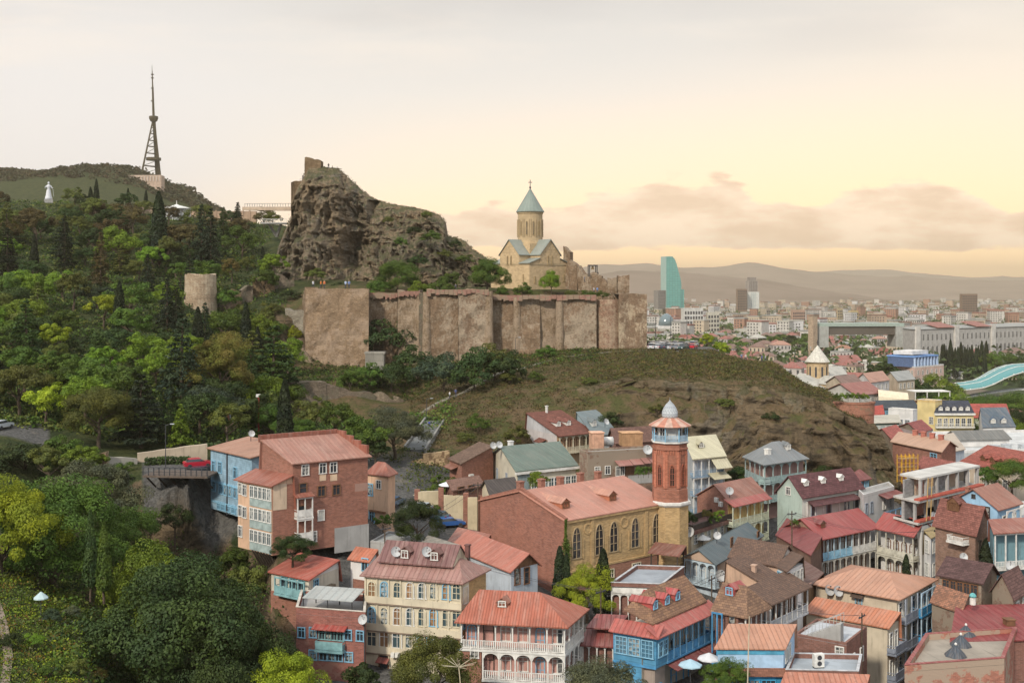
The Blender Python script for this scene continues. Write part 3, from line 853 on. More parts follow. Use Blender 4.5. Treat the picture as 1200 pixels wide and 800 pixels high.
def trunk_mb(h, r, seed, limbs=5, spread=1.6):
 rnd = random.Random(seed)
 b = MB()
 p = Vector((0, 0, -1.2))
 segs = 4
 for i in range(segs):
  q = Vector((rnd.uniform(-.15, .15), rnd.uniform(-.15, .15), (i + 1) * h / segs))
  b.tube(p, q, r * (1 - 0.16 * i), r * (1 - 0.16 * (i + 1)), 7)
  p = q
 for k in range(limbs):
  a = rnd.uniform(0, 6.28)
  z0 = h * rnd.uniform(0.5, 0.95)
  e = Vector((math.cos(a) * spread * rnd.uniform(.7, 1.3), math.sin(a) * spread * rnd.uniform(.7, 1.3), z0 + rnd.uniform(1.0, 2.4)))
  b.tube((0, 0, z0), e, r * 0.45, r * 0.14, 5)
 return b
LEAVES = {
"dark": M_leaf((0.031, 0.054, 0.017)), "mid": M_leaf((0.06, 0.105, 0.018)), "fresh": M_leaf((0.115, 0.185, 0.02)),
"lime": M_leaf((0.20, 0.26, 0.02)), "olive": M_leaf((0.09, 0.108, 0.026)), "autumn": M_leaf((0.16, 0.115, 0.03), (0.15, 0.17, 0.03)),
"blue": M_leaf((0.035, 0.055, 0.035)), "brown": M_leaf((0.082, 0.068, 0.028)), "cypress": M_leaf((0.014, 0.024, 0.013)),  # brown: evening glow on the upper slope put into the leaf colour
"spruce": M_leaf((0.022, 0.036, 0.022)), "silver": M_leaf((0.085, 0.10, 0.06)),
}
CROWNS, TRUNKS = {}, {}
def crown_mesh(kind, i):
 k = (kind, i)
 if k not in CROWNS:
  s = 100 + 17 * i + sum(map(ord, kind))
  if kind == "broad":
   V, F = broad_crown(s, 44, 190, 0.38, 3.6 + 0.5 * (i % 3), 3.6 + 0.3 * (i % 2), 6.0)
  elif kind == "round":
   V, F = broad_crown(s, 54, 180, 0.38, 4.6, 3.7, 5.0, (1.0, 1.7))
  elif kind == "near":
   V, F = broad_crown(s, 95, 560, 0.175, 4.5, 4.1, 5.3, (0.7, 1.35))
  elif kind == "bush":
   V, F = broad_crown(s, 50, 170, 0.42, 4.9, 4.4, 3.7, (1.1, 2.0))
  elif kind == "cypress":
   V, F = cypress_crown(s, 3400, 0.42)
  elif kind == "conifer":
   V, F = conifer_crown(s, 17, 26, 0.42)
  elif kind == "pine":
   V, F = conifer_crown(s, 12, 44, 0.5, 3.6, 10.0, 0.05)
  elif kind == "small":
   V, F = broad_crown(s, 16, 60, 1.0, 4.0, 3.7, 5.6, (1.3, 2.2))
  elif kind == "thin":
   V, F = cypress_crown(s, 420, 1.0)
  CROWNS[k] = np_mesh("crown", V, F, [LEAVES["mid"]])
 return CROWNS[k]
def trunk_mesh(kind, i):
 k = (kind, i)
 if k not in TRUNKS:
  if kind in ("cypress", "thin"): b = trunk_mb(2.5, 0.2, i, 0)
  elif kind in ("conifer", "pine"): b = trunk_mb(8.8, 0.24, i, 0)
  elif kind == "bush": b = trunk_mb(2.2, 0.22, i, 6, 1.5)
  else: b = trunk_mb(4.6, 0.32, i, 7, 2.0)
  TRUNKS[k] = b.mesh("trunk", [BARK])
 return TRUNKS[k]
NVAR = {"broad": 6, "round": 3, "near": 3, "bush": 4, "cypress": 3, "conifer": 3, "pine": 3, "small": 4, "thin": 2}
NAMES = {"broad": "tree", "round": "tree", "near": "tree", "bush": "bush", "cypress": "cypress_tree", "conifer": "spruce_tree", "pine": "pine_tree", "small": "tree", "thin": "cypress_tree"}
TREES = []
trnd = random.Random(5)
def tree(kind, leaf, px, py, D, h, w=1.0, label=None, group=None, base=None, xyz=None, cat=None):
 if xyz is not None: loc = Vector(xyz)
 elif py is None: loc = gp(px, D)
 else: loc = P(px, py, D)
 i = trnd.randrange(NVAR[kind])
 name = NAMES[kind]
 s = h / 10.0
 r = empty(name, loc, trnd.uniform(0, 6.28), label, cat or ("bush" if kind == "bush" else "tree"), group)
 r.scale = (s * w, s * w, s)
 for nm, me in (("trunk", trunk_mesh(kind, i)), ("crown", crown_mesh(kind, i))):
  o = bpy.data.objects.new(nm, me)
  link(o, r)
  if nm == "crown":
   o.material_slots[0].link = "OBJECT"
   o.material_slots[0].material = LEAVES[leaf]
 TREES.append((r, kind, leaf, px, loc))
 return r
# houses
WINS = {}
def win_meshes(wd, h, style, mats):
 k = (round(wd, 2), round(h, 2), style, mats[0].name, mats[1].name)
 if k in WINS: return WINS[k]
 f, p = MB(), MB()
 t, pr = 0.1, 0.13
 nx, ny = {"plain": (2, 1), "cross": (2, 2), "grid": (3, 4), "tall": (2, 3), "one": (1, 1), "door": (1, 2), "wide": (4, 2), "arch": (2, 3), "pointed": (2, 4), "band": (6, 2), "blind": (1, 1)}[style]
 x0, x1 = -wd / 2, wd / 2
 arch = style in ("arch", "pointed")
 n = 7
 if arch:
  r = wd / 2
  if style == "arch":
   cur = [(r * math.cos(math.pi * i / n), h - r + r * math.sin(math.pi * i / n)) for i in range(n + 1)]
  else:
   a = []
   hh = wd * 1.05
   for i in range(5):
    u = i / 4
    a.append((r * (1 - u ** 1.6), h - hh + hh * math.sin(u * math.pi / 2) ** 0.9))
   cur = a + [(-x, z) for x, z in reversed(a[:-1])]
  out = [(x1, 0)] + cur + [(x0, 0)]
  p.poly([(x, -0.012, z) for x, z in out])
  c0 = [(x1, 0)] + cur + [(x0, 0)]
  for (ax, az), (bx, bz) in zip(c0[:-1], c0[1:]):
   ln = math.hypot(bx - ax, bz - az)
   if ln < 1e-4: continue
   ux, uz = (bx - ax) / ln, (bz - az) / ln
   nx_, nz_ = -uz, ux
   f.hexa([(ax, -pr, az), (bx, -pr, bz), (bx, 0, bz), (ax, 0, az), (ax - nx_ * -t, -pr, az + nz_ * t), (bx - nx_ * -t, -pr, bz + nz_ * t), (bx + nx_ * t, 0, bz + nz_ * t), (ax + nx_ * t, 0, az + nz_ * t)])
  top = h - r * (1 if style == "arch" else 1.1)
  for i in range(1, nx):
   x = x0 + wd * i / nx
   f.box(x - 0.03, -pr * .7, 0, x + 0.03, -0.002, h - 0.05)
  for i in range(1, ny):
   z = top * i / (ny - 1)
   f.box(x0, -pr * .6, z - 0.025, x1, -0.003, z + 0.025)
  f.box(x0 - 0.08, -0.12, -0.1, x1 + 0.08, 0, 0)
 else:
  p.poly([(x0, -0.012, 0), (x1, -0.012, 0), (x1, -0.012, h), (x0, -0.012, h)])
  f.box(x0 - t, -pr, 0, x0, 0, h); f.box(x1, -pr, 0, x1 + t, 0, h)
  f.box(x0 - t, -pr - .01, h, x1 + t, 0, h + t)
  f.box(x0 - t - .04, -0.13, -0.09, x1 + t + .04, 0, 0)
  for i in range(1, nx):
   x = x0 + wd * i / nx
   f.box(x - 0.03, -pr * .7, 0, x + 0.03, -0.002, h)
  for i in range(1, ny):
   z = h * (i / ny if style != "plain" else 0.7)
   if style in ("tall", "cross", "door"): z = h * (0.72 if (i == ny - 1) else 0.36)
   f.box(x0, -pr * .6, z - 0.025, x1, -0.003, z + 0.025)
 r = (f.mesh("window", [mats[0]]), p.mesh("pane", [mats[1]]))
 WINS[k] = r
 return r
class House:
 def __init__(s, name, label, cat, corner, D, Rp, Lp, zb, group=None, dz=0.0):
  C = P(corner[0], corner[1], D)
  s.ze = C.z
  def at(p):
   if len(p) == 3: return P(p[0], p[1], p[2])
   q = P(p[0], p[1], (EYE - s.ze) * FOC / (p[1] - HORIZON))
   return q
  r, l = at(Rp), at(Lp)
  a = math.atan2(r.y - C.y, r.x - C.x)
  s.root = empty(name, (C.x, C.y, zb), a, label, cat, group)
  s.zb = zb
  s.h = s.ze - zb
  s.w = math.hypot(r.x - C.x, r.y - C.y)
  e = Matrix.Rotation(-a, 3, "Z") @ Vector((l.x - C.x, l.y - C.y, 0))
  s.d = e.length
  s.e = e / s.d
  ang = math.degrees(math.atan2(s.e.y, s.e.x))
  if not 55 < ang < 130: print("SKEW", name, round(ang), "w %.1f d %.1f h %.1f" % (s.w, s.d, s.h))
  s.fR = Matrix.Identity(4)
  X = -s.e; Y = Vector((0, 0, 1)).cross(X)
  s.fL = Matrix(((X.x, Y.x, 0, s.e.x * s.d), (X.y, Y.y, 0, s.e.y * s.d), (0, 0, 1, 0), (0, 0, 0, 1)))
 def frame(s, face):
  return s.fR if face == "R" else s.fL
 def flen(s, face):
  return s.w if face == "R" else s.d
 def pt(s, x, t, z):
  return Vector((x + t * s.e.x, t * s.e.y, z))
 def quad(s, x0=0.0, x1=0.0, t0=0.0, t1=0.0):
  return [s.pt(x0, t0, 0), s.pt(s.w - x1, t0, 0), s.pt(s.w - x1, s.d - t1, 0), s.pt(x0, s.d - t1, 0)]
 def part(s, name, b, mats, parent=None, smooth=False, label=None):
  o = b.build(name, mats, parent or s.root, smooth)
  if label: o["label"] = label
  return o
 def put(s, name, me, face, u, z, out=0.0, parent=None):
  o = bpy.data.objects.new(name, me)
  link(o, s.root)
  o.matrix_local = s.frame(face) @ Matrix.Translation((u, -out, z))
  return o
 def walls(s, mat, z0=-3.0, z1=None, insR=0.0, insL=0.0, matL=None, name="wall", cap=None, ext=0.0):
  z1 = s.h if z1 is None else z1
  b = MB()
  q = s.quad(insL, 0, insR, 0)
  bs = len(b.v)
  b.v += [(p.x, p.y, z0) for p in q] + [(p.x, p.y, z1) for p in q]
  for i in range(4):
   j = (i + 1) % 4
   b.f.append((bs + i, bs + j, bs + 4 + j, bs + 4 + i)); b.m.append(1 if (i == 3 and matL) else 0)
  b.f.append((bs + 4, bs + 5, bs + 6, bs + 7)); b.m.append(0 if cap is None else 2)
  mats = [mat, matL or mat] + ([cap] if cap else [])
  s.part(name, b, mats)
  return b
 def gable(s, mat, rise, axis="x", pos=0.5, over=0.45, wall=None, z=None, thick=0.14, hip0=0.0, hip1=0.0, name="roof", xr=None, tr=None):
  z = s.h if z is None else z
  b, g, g2 = MB(), MB(), MB()
  X0, X1 = (0.0, s.w) if xr is None else xr
  T0, T1 = (0.0, s.d) if tr is None else tr
  o = over
  if axis == "x":
   A = [(X0 - o, T0 - o), (X1 + o, T0 - o), (X1 + o, T1 + o), (X0 - o, T1 + o)]
   tm = T0 + (T1 - T0) * pos
   k = rise / max(tm - T0, 0.01)
   k2 = rise / max(T1 - tm, 0.01)
   r0, r1 = X0 - o + hip0 * (1 if hip0 else 0), X1 + o - hip1
   lo, lo2 = z - k * o, z - k2 * o
   lo2 = lo2 if pos < 0.98 else z + rise
   c0, c1, c2, c3 = (*A[0], lo), (*A[1], lo), (*A[2], lo2), (*A[3], lo2)
   e0, e1 = (r0, tm, z + rise), (r1, tm, z + rise)
   faces = [[c0, c1, e1, e0]]
   if pos < 0.98: faces.append([c2, c3, e0, e1])
   if hip0: faces.append([c3, c0, e0])
   if hip1: faces.append([c1, c2, e1])
   if wall:
    if not hip0: g.poly([s.pt(X0, T0, z), s.pt(X0, T1, z)] + ([s.pt(X0, T1, z + rise)] if pos > .98 else []) + [s.pt(X0, tm, z + rise - .05)])
    if not hip1: g2.poly([s.pt(X1, T0, z), s.pt(X1, T1, z)] + ([s.pt(X1, T1, z + rise)] if pos > .98 else []) + [s.pt(X1, tm, z + rise - .05)])
    if pos > .98: g.poly([s.pt(X0, T1, z), s.pt(X1, T1, z), s.pt(X1, T1, z + rise - .05), s.pt(X0, T1, z + rise - .05)])
  else:
   xm = X0 + (X1 - X0) * pos
   k = rise / max(xm - X0, 0.01)
   k2 = rise / max(X1 - xm, 0.01)
   lo = z - k * o if pos > .02 else z + rise
   lo2 = z - k2 * o if pos < .98 else z + rise
   c0, c1, c2, c3 = (X0 - o, T0 - o, lo), (X1 + o, T0 - o, lo2), (X1 + o, T1 + o, lo2), (X0 - o, T1 + o, lo)
   e0, e1 = (xm, T0 - o + hip0, z + rise), (xm, T1 + o - hip1, z + rise)
   faces = []
   if pos > .02: faces.append([c3, c0, e0, e1])
   if pos < .98: faces.append([c1, c2, e1, e0])
   if hip0: faces.append([c0, c1, e0])
   if hip1: faces.append([c2, c3, e1])
   if wall:
    if not hip0: g.poly([s.pt(X0, T0, z), s.pt(X1, T0, z)] + ([s.pt(X1, T0, z + rise)] if pos > .98 else []) + [s.pt(xm, T0, z + rise - .05)] + ([s.pt(X0, T0, z + rise - .05)] if pos < .02 else []))
    if not hip1: g2.poly([s.pt(X0, T1, z), s.pt(X1, T1, z), s.pt(xm, T1, z + rise - .05)])
    if pos > .98: g.poly([s.pt(X1, T0, z), s.pt(X1, T1, z), s.pt(X1, T1, z + rise - .05), s.pt(X1, T0, z + rise - .05)])
    if pos < .02: g.poly([s.pt(X0, T0, z), s.pt(X0, T1, z), s.pt(X0, T1, z + rise - .05), s.pt(X0, T0, z + rise - .05)])
  for f in faces:
   b.slab([s.pt(x, t, zz + 0.02 + thick) for x, t, zz in f], thick)
  ro = s.part(name, b, mat)
  for q in (g, g2):
   if wall and q.f: s.part("gable_wall", q, wall)
  s.rf = (axis, pos, rise, z, (X0, X1), (T0, T1))
  return ro
 def hip(s, mat, rise, inset=None, over=0.5, axis=None, **k):
  axis = axis or ("x" if s.w >= s.d else "t")
  inset = inset or (s.d if axis == "x" else s.w) / 2 + over
  return s.gable(mat, rise, axis, 0.5, over, None, hip0=inset, hip1=inset, **k)
 def roof_z(s, x, t):
  axis, pos, rise, z, (X0, X1), (T0, T1) = s.rf
  a = (t - T0) / (T1 - T0) if axis == "x" else (x - X0) / (X1 - X0)
  return z + rise * (a / pos if a < pos else (1 - a) / max(1 - pos, 1e-3)) + 0.16
 def flat(s, mat, par=0.5, cap=None, thick=0.25, z=None, wallmat=None, over=0.0):
  z = s.h if z is None else z
  b = MB()
  q = s.quad(-over, -over, -over, -over)
  b.slab([(p.x, p.y, z + 0.04) for p in q], 0.04)
  s.part("roof", b, mat)
  if par > 0:
   p_ = MB()
   qi = s.quad(thick, thick, thick, thick)
   for i in range(4):
    j = (i + 1) % 4
    a, c, ci, ai = q[i], q[j], qi[j], qi[i]
    zz0, zz1 = z + .003, z + par
    p_.hexa([(a.x, a.y, zz0), (c.x, c.y, zz0), (ci.x, ci.y, zz0), (ai.x, ai.y, zz0), (a.x, a.y, zz1), (c.x, c.y, zz1), (ci.x, ci.y, zz1), (ai.x, ai.y, zz1)])
   s.part("parapet", p_, wallmat or CONC)
   if cap:
    c_ = MB()
    qo = s.quad(-over - .05, -over - .05, -over - .05, -over - .05)
    for i in range(4):
     j = (i + 1) % 4
     c_.slab([(p.x, p.y, z + par + .06) for p in (qo[i], qo[j], qi[j], qi[i])], .06)
    s.part("coping", c_, cap)
 def win(s, face, u, z, wd=1.1, h=1.5, style="cross", frame=None, glass=None, out=0.0):
  fm, pm = win_meshes(wd, h, style, (frame or WHITE, glass or GLASS))
  o = s.put("window" if style != "door" else "door", fm, face, u, z, out)
  pn = bpy.data.objects.new("pane", pm)
  link(pn, o)
  return o
 def wins(s, face, us, zs, wd=1.1, h=1.5, style="cross", frame=None, glass=None, out=0.0):
  for z in zs:
   for u in us:
    s.win(face, u, z, wd, h, style, frame, glass, out)
 def row(s, face, n, m0=0.8, m1=None):
  L = s.flen(face)
  m1 = m0 if m1 is None else m1
  return [m0 + (L - m0 - m1) * (i + 0.5) / n for i in range(n)]
 def plate(s, name, face, u0, u1, z0, z1, mat, d0=-0.03, d1=0.04, label=None):
  b = MB()
  b.box(u0, -d1, z0, u1, -d0, z1, 0, s.frame(face))
  return s.part(name, b, mat, label=label)
 def gallery(s, face, u0, u1, z, h, depth, mat, nb=5, arch=True, rail="balus", floor=True, top=True, railh=0.95, pmat=None, fmat=None, posts=True, deep0=0.0, sill=None):
  Mx = s.frame(face)
  pm = pmat or mat
  y1 = -(deep0 + depth)
  if floor:
   b = MB(); b.box(u0 - .05, y1 - .06, z - 0.22, u1 + .05, -deep0 - .004, z, 0, Mx)
   s.part("gallery_floor", b, fmat or mat)
  L = u1 - u0
  if posts:
   for i in range(nb + 1):
    u = u0 + 0.07 + (L - 0.14) * i / nb
    b = MB(); b.box(u - .07, y1 - .01, z, u + .07, y1 + .13, z + h, 0, Mx)
    s.part("post", b, pm)
  if rail:
   b = MB()
   b.box(u0, y1, z + railh - .07, u1, y1 + .09, z + railh, 0, Mx)
   b.box(u0, y1 + .01, z + .06, u1, y1 + .07, z + .14, 0, Mx)
   if rail == "solid":
    b.box(u0, y1 + .02, z + .15, u1, y1 + .06, z + railh - .08, 0, Mx)
   elif rail == "iron":
    n = max(2, int(L / 0.16))
    for i in range(n):
     u = u0 + L * (i + .5) / n
     b.box(u - .015, y1 + .03, z + .1, u + .015, y1 + .05, z + railh - .06, 0, Mx)
   else:
    n = max(2, int(L / 0.22))
    for i in range(n):
     u = u0 + L * (i + .5) / n
     b.box(u - .055, y1 + .025, z + .1, u + .055, y1 + .055, z + railh - .06, 0, Mx)
   s.part("railing", b, mat)
  if arch:
   b = MB()
   bw = (L - 0.14) / nb
   for i in range(nb):
    ua, ub = u0 + .14 + bw * i, u0 + bw * (i + 1)
    r = (ub - ua) / 2
    zt = z + h
    rise = min(r * 0.75, 0.7)
    k = 8
    pts = [(ua + (ub - ua) * j / k, zt - 0.16 - rise * (1 - math.sqrt(max(0, 1 - (2 * j / k - 1) ** 2)))) for j in range(k + 1)]
    for (a, za), (c, zc) in zip(pts[:-1], pts[1:]):
     q = [(a, y1 + .02, za), (c, y1 + .02, zc), (c, y1 + .1, zc), (a, y1 + .1, za), (a, y1 + .02, zt), (c, y1 + .02, zt), (c, y1 + .1, zt), (a, y1 + .1, zt)]
     b.hexa([Mx @ Vector(p) for p in q])
   s.part("arch_trim", b, pm)
  elif top:
   b = MB(); b.box(u0, y1, z + h - .18, u1, y1 + .11, z + h - .002, 0, Mx)
   s.part("beam", b, pm)
  if rail and depth > .5:
   for u in (u0, u1 - .06):
    b = MB(); b.box(u, y1 + .14, z + railh - .07, u + .06, -deep0 - .01, z + railh, 0, Mx)
    b.box(u + .01, y1 + .14, z + .1, u + .05, -deep0 - .01, z + railh - .3, 0, Mx)
    s.part("side_rail", b, mat)
 def dormer(s, x, t, mat_roof, mat_wall, wd=1.0, h=1.1, face="R", frame=None, dep=None):
  axis, pos, rise, z, (X0, X1), (T0, T1) = s.rf
  zr = s.roof_z(x, t)
  g = rise / ((T1 - T0) * pos) if axis == "x" else rise / ((X1 - X0) * pos)
  dep = dep or min((h + 0.45) / max(g, 0.2), 4.5)
  if face == "R":
   O = s.pt(x, t, zr - 0.25); ax, ay = Vector((1, 0, 0)), s.e.copy()
  else:
   O = s.pt(x, t, zr - 0.25); ax, ay = -s.e.copy(), Vector((1, 0, 0))
  root = MB()
  w2 = wd / 2 + .12
  q = lambda a, b_, c: O + ax * a + ay * b_ + Vector((0, 0, c))
  hh = h + 0.25
  root.hexa([q(-w2, 0, 0), q(w2, 0, 0), q(w2, dep, 0), q(-w2, dep, 0), q(-w2, 0, hh), q(w2, 0, hh), q(w2, dep, hh), q(-w2, dep, hh)])
  root.poly([q(-w2, 0, hh), q(w2, 0, hh), q(0, 0, hh + w2 * .62)])
  o = s.part("dormer", root, mat_wall)
  r = MB()
  for sg in (-1, 1):
   pts = [q(sg * (w2 + .16), -.14, hh - .1), q(0, -.14, hh + w2 * .7 + .05), q(0, dep + .3, hh + w2 * .7 + .05), q(sg * (w2 + .16), dep + .3, hh - .1)]
   r.slab(pts, .08)
  r.build("dormer_roof", mat_roof, o)
  fm, pm = win_meshes(wd * .72, h * .78, "cross", (frame or WHITE, GLASS))
  wo = bpy.data.objects.new("window", fm)
  link(wo, o)
  p_ = q(0, 0, .42)
  yv = Vector((0, 0, 1)).cross(ax)
  wo.matrix_local = Matrix(((ax.x, yv.x, 0, p_.x), (ax.y, yv.y, 0, p_.y), (0, 0, 1, p_.z), (0, 0, 0, 1)))
  return o
 def chimney(s, x, t, h=1.2, wd=.6, mat=None, z=None):
  zr = (s.roof_z(x, t) if z is None else z)
  c = s.pt(x, t, 0)
  b = MB(); b.box(c.x - wd / 2, c.y - wd / 2, zr - .8, c.x + wd / 2, c.y + wd / 2, zr + h)
  b.box(c.x - wd / 2 - .08, c.y - wd / 2 - .08, zr + h, c.x + wd / 2 + .08, c.y + wd / 2 + .08, zr + h + .14)
  s.part("chimney", b, mat or M_brick((0.30, 0.11, 0.06)))
 def skirt(s, face, u0, u1, z, out, drop, mat, d0=0.0):
  Mx = s.frame(face)
  b = MB()
  b.slab([Mx @ Vector(p) for p in ((u0, -d0 - out, z - drop), (u1, -d0 - out, z - drop), (u1, -d0 - .01, z), (u0, -d0 - .01, z))], .1)
  return s.part("awning_roof", b, mat)
 def world(s, face, u, out, z):
  return s.root.matrix_basis @ (s.frame(face) @ Vector((u, -out, z)))
# small things that stand on or hang from houses: own top-level things
DISHM = {}
def sat_dish(loc, yaw, label, r=0.55, group="satellite dishes on the roofs"):
 root = empty("satellite_dish", loc, yaw, label, "satellite dish", group)
 if not DISHM:
  b = MB()
  n = 14
  prof = [(0.02, 0.0), (0.3, .03), (0.6, .12), (0.86, .25), (1.0, .36)]
  b.lathe(prof, n, cap=False)
  b.lathe([(a * 0.97, z + .03) for a, z in prof], n, cap=False)
  DISHM["dish"] = b.mesh("reflector", [DISH], True)
  a = MB()
  a.tube((0, 0, 0.02), (0, 0.55, .85), .03, .02, 5)
  a.box(-.09, .5, .8, .09, .68, .98)
  DISHM["arm"] = a.mesh("feed_arm", [IRON])
  m = MB(); m.tube((0, 0, -.1), (0, 0, 1.0), .05, .05, 6); m.tube((0, 0, .95), (0, -.2, 1.0), .05, .05, 6)
  DISHM["mast"] = m.mesh("mast", [IRON])
 for nm in ("mast", "dish", "arm"):
  o = bpy.data.objects.new({"mast": "mast", "dish": "reflector", "arm": "feed_arm"}[nm], DISHM[nm])
  link(o, root)
  if nm != "mast":
   o.matrix_local = Matrix.Translation((0, -.22, 1.0)) @ Matrix.Rotation(R(66), 4, "X") @ Matrix.Scale(r / 1.0, 4)
 return root
def person(loc, yaw, label, shirt, trousers, h=1.7, walk=0.25, group=None):
 key = ("p", shirt, trousers, round(walk, 1))
 if key not in MATS:
  js = [((0, 0, .95), .15), ((0, 0, 1.18), .14), ((0, 0, 1.40), .17), ((0, 0, 1.50), .065), ((0, .01, 1.62), .105), ((0, .0, 1.70), .09),
   ((.10, 0, .90), .10), ((.11, -walk * .5, .50), .075), ((.11, -walk * .2 - .05, .08), .05), ((.11, -walk * .2 - .2, .04), .04),
   ((-.10, 0, .90), .10), ((-.11, walk * .5, .50), .075), ((-.11, walk + .05, .08), .05), ((-.11, walk - .1, .04), .04),
   ((.20, 0, 1.40), .075), ((.25, .03, 1.12), .05), ((.25, -.08, .88), .04), ((-.20, 0, 1.40), .075), ((-.25, .03, 1.12), .05), ((-.25, -.08, .88), .04)]
  es = [(0, 1), (1, 2), (2, 3), (3, 4), (4, 5), (0, 6), (6, 7), (7, 8), (8, 9), (0, 10), (10, 11), (11, 12), (12, 13), (2, 14), (14, 15), (15, 16), (2, 17), (17, 18), (18, 19)]
  me = bpy.data.meshes.new("body")
  me.from_pydata([j[0] for j in js], es, [])
  t = bpy.data.objects.new("body", me)
  COL.objects.link(t)
  md = t.modifiers.new("skin", "SKIN"); md.use_smooth_shade = True
  for v, j in zip(me.skin_vertices[0].data, js):
   v.radius = (j[1], j[1])
  me.skin_vertices[0].data[0].use_root = True
  sd = t.modifiers.new("sub", "SUBSURF"); sd.levels = sd.render_levels = 1
  dg = bpy.context.evaluated_depsgraph_get()
  bm = bpy.data.meshes.new_from_object(t.evaluated_get(dg))
  bpy.data.objects.remove(t)
  bm.name = "person"
  skin, hair = M_plain((0.36, 0.21, 0.14), .6, .1), M_plain((0.03, 0.022, 0.018), .7, .1)
  for c in (M_plain(shirt, .8, .15), M_plain(trousers, .8, .15), skin, hair):
   bm.materials.append(c)
  for p in bm.polygons:
   z, x = p.center.z, abs(p.center.x)
   p.material_index = 2 if (z > 1.47 or (x > .2 and z < 1.05)) else (0 if z > .92 else 1)
   if z > 1.66 or (z > 1.55 and p.center.y > .04): p.material_index = 3
  MATS[key] = bm
 o = bpy.data.objects.new("person", MATS[key])
 o.location, o.rotation_euler, o.scale = loc, (0, 0, yaw), (h / 1.75,) * 3
 link(o)
 return tag(o, label, "person", group)
CARM = {}
def car(loc, yaw, color, label, group=None, scale=1.0, kind="car"):
 root = empty("parked_car", loc, yaw, label, "car", group)
 root.scale = (scale,) * 3
 if kind not in CARM:
  prof_low = [(-2.1, .55), (-2.15, .85), (-1.95, 1.0), (1.0, 1.0), (1.9, .86), (2.12, .66), (2.1, .38), (-2.1, .36)]
  cab = [(-1.75, 1.0), (-1.35, 1.42), (.15, 1.45), (.95, 1.0)] if kind == "car" else [(-2.0, 1.0), (-1.95, 1.62), (.35, 1.66), (1.0, 1.0)]
  def solid(prof, w0, w1, b, zz=None):
   n = len(prof)
   s0 = len(b.v)
   zt = max(z for x, z in prof)
   zb_ = min(z for x, z in prof)
   for sg in (-1, 1):
    for x, z in prof:
     k = (z - zb_) / (zt - zb_)
     b.v.append((x, sg * (w0 + (w1 - w0) * k), z))
   for i in range(n):
    j = (i + 1) % n
    b.f.append((s0 + i, s0 + j, s0 + n + j, s0 + n + i)); b.m.append(0)
   b.f.append(tuple(s0 + i for i in range(n))); b.m.append(0)
   b.f.append(tuple(s0 + n + i for i in reversed(range(n)))); b.m.append(0)
  b = MB(); solid(prof_low, .82, .86, b)
  roofp = [(cab[0][0] + .3, cab[1][1] - .06), (cab[1][0], cab[1][1] + .015), (cab[2][0], cab[2][1] + .015), (cab[3][0] - .55, cab[2][1] - .06)]
  solid(roofp, .66, .62, b)
  CARM[kind] = b
  g = MB(); solid([(x, z) for x, z in cab], .80, .61, g)
  CARM[kind + "glass"] = g.mesh("windows", [M_glass((0.02, 0.024, 0.028), (0.05, 0.055, 0.06))])
  wl = MB()
  wl.lathe([(.05, -.1), (.31, -.1), (.33, -.05), (.33, .05), (.31, .1), (.05, .1)], 14)
  CARM["wheel"] = wl.mesh("wheel", [IRON])
  hl = MB(); hl.box(-.06, -.17, -.08, .05, .17, .08)
  CARM["head"] = hl.mesh("headlight", [M_plain((0.6, 0.6, 0.58), .2, .05)])
  CARM["tail"] = hl.mesh("tail_light", [M_plain((0.3, 0.01, 0.01), .3, .05)])
 ck = kind + str(color)
 if ck not in CARM:
  m, nn = new_mat("car paint " + str(color))
  finish(nn, color, 0.22, None, spec=0.6)
  CARM[ck] = CARM[kind].mesh("body", [m])
 def add(nm, me, M=None):
  o = bpy.data.objects.new(nm, me)
  link(o, root)
  if M is not None: o.matrix_local = M
 add("body", CARM[ck]); add("windows", CARM[kind + "glass"])
 for x in (-1.3, 1.32):
  for y in (-.8, .8):
   add("wheel", CARM["wheel"], Matrix.Translation((x, y, .33)) @ Matrix.Rotation(R(90), 4, "X"))
 for y in (-.6, .6):
  add("headlight", CARM["head"], Matrix.Translation((2.08, y, .68)))
  add("tail_light", CARM["tail"], Matrix.Translation((-2.12, y, .82)))
 return root
# openings given where the photo shows them: the bearing and row of a point that lies on a face of the house
def _uz(s, face, px, py, out=0.0):
 M = s.root.matrix_basis @ s.frame(face)
 O, X, Y = M.translation, M.col[0].to_3d(), M.col[1].to_3d()
 O = O - Y * out
 k = (px - 600) / FOC
 u = (O.y * k - O.x) / (X.x - X.y * k)
 D = O.y + u * X.y
 return u, EYE - (py - HORIZON) / FOC * D - s.zb
House.uz = _uz
def _pw(s, face, pts, wd=1.1, h=1.5, style="cross", frame=None, glass=None, out=0.0):
 for px, py in pts:
  u, z = s.uz(face, px, py, out)
  s.win(face, u, z, wd, h, style, frame, glass, out)
House.pw = _pw
def _pp(s, name, face, px0, px1, py0, py1, mat, d1=0.04, label=None):
 ua, za = s.uz(face, px0, py1); ub, zb = s.uz(face, px1, py1)
 zt = s.uz(face, (px0 + px1) / 2, py0)[1]
 zl = s.uz(face, (px0 + px1) / 2, py1)[1]
 return s.plate(name, face, min(ua, ub), max(ua, ub), zl, zt, mat, -0.03, d1, label)
House.pp = _pp
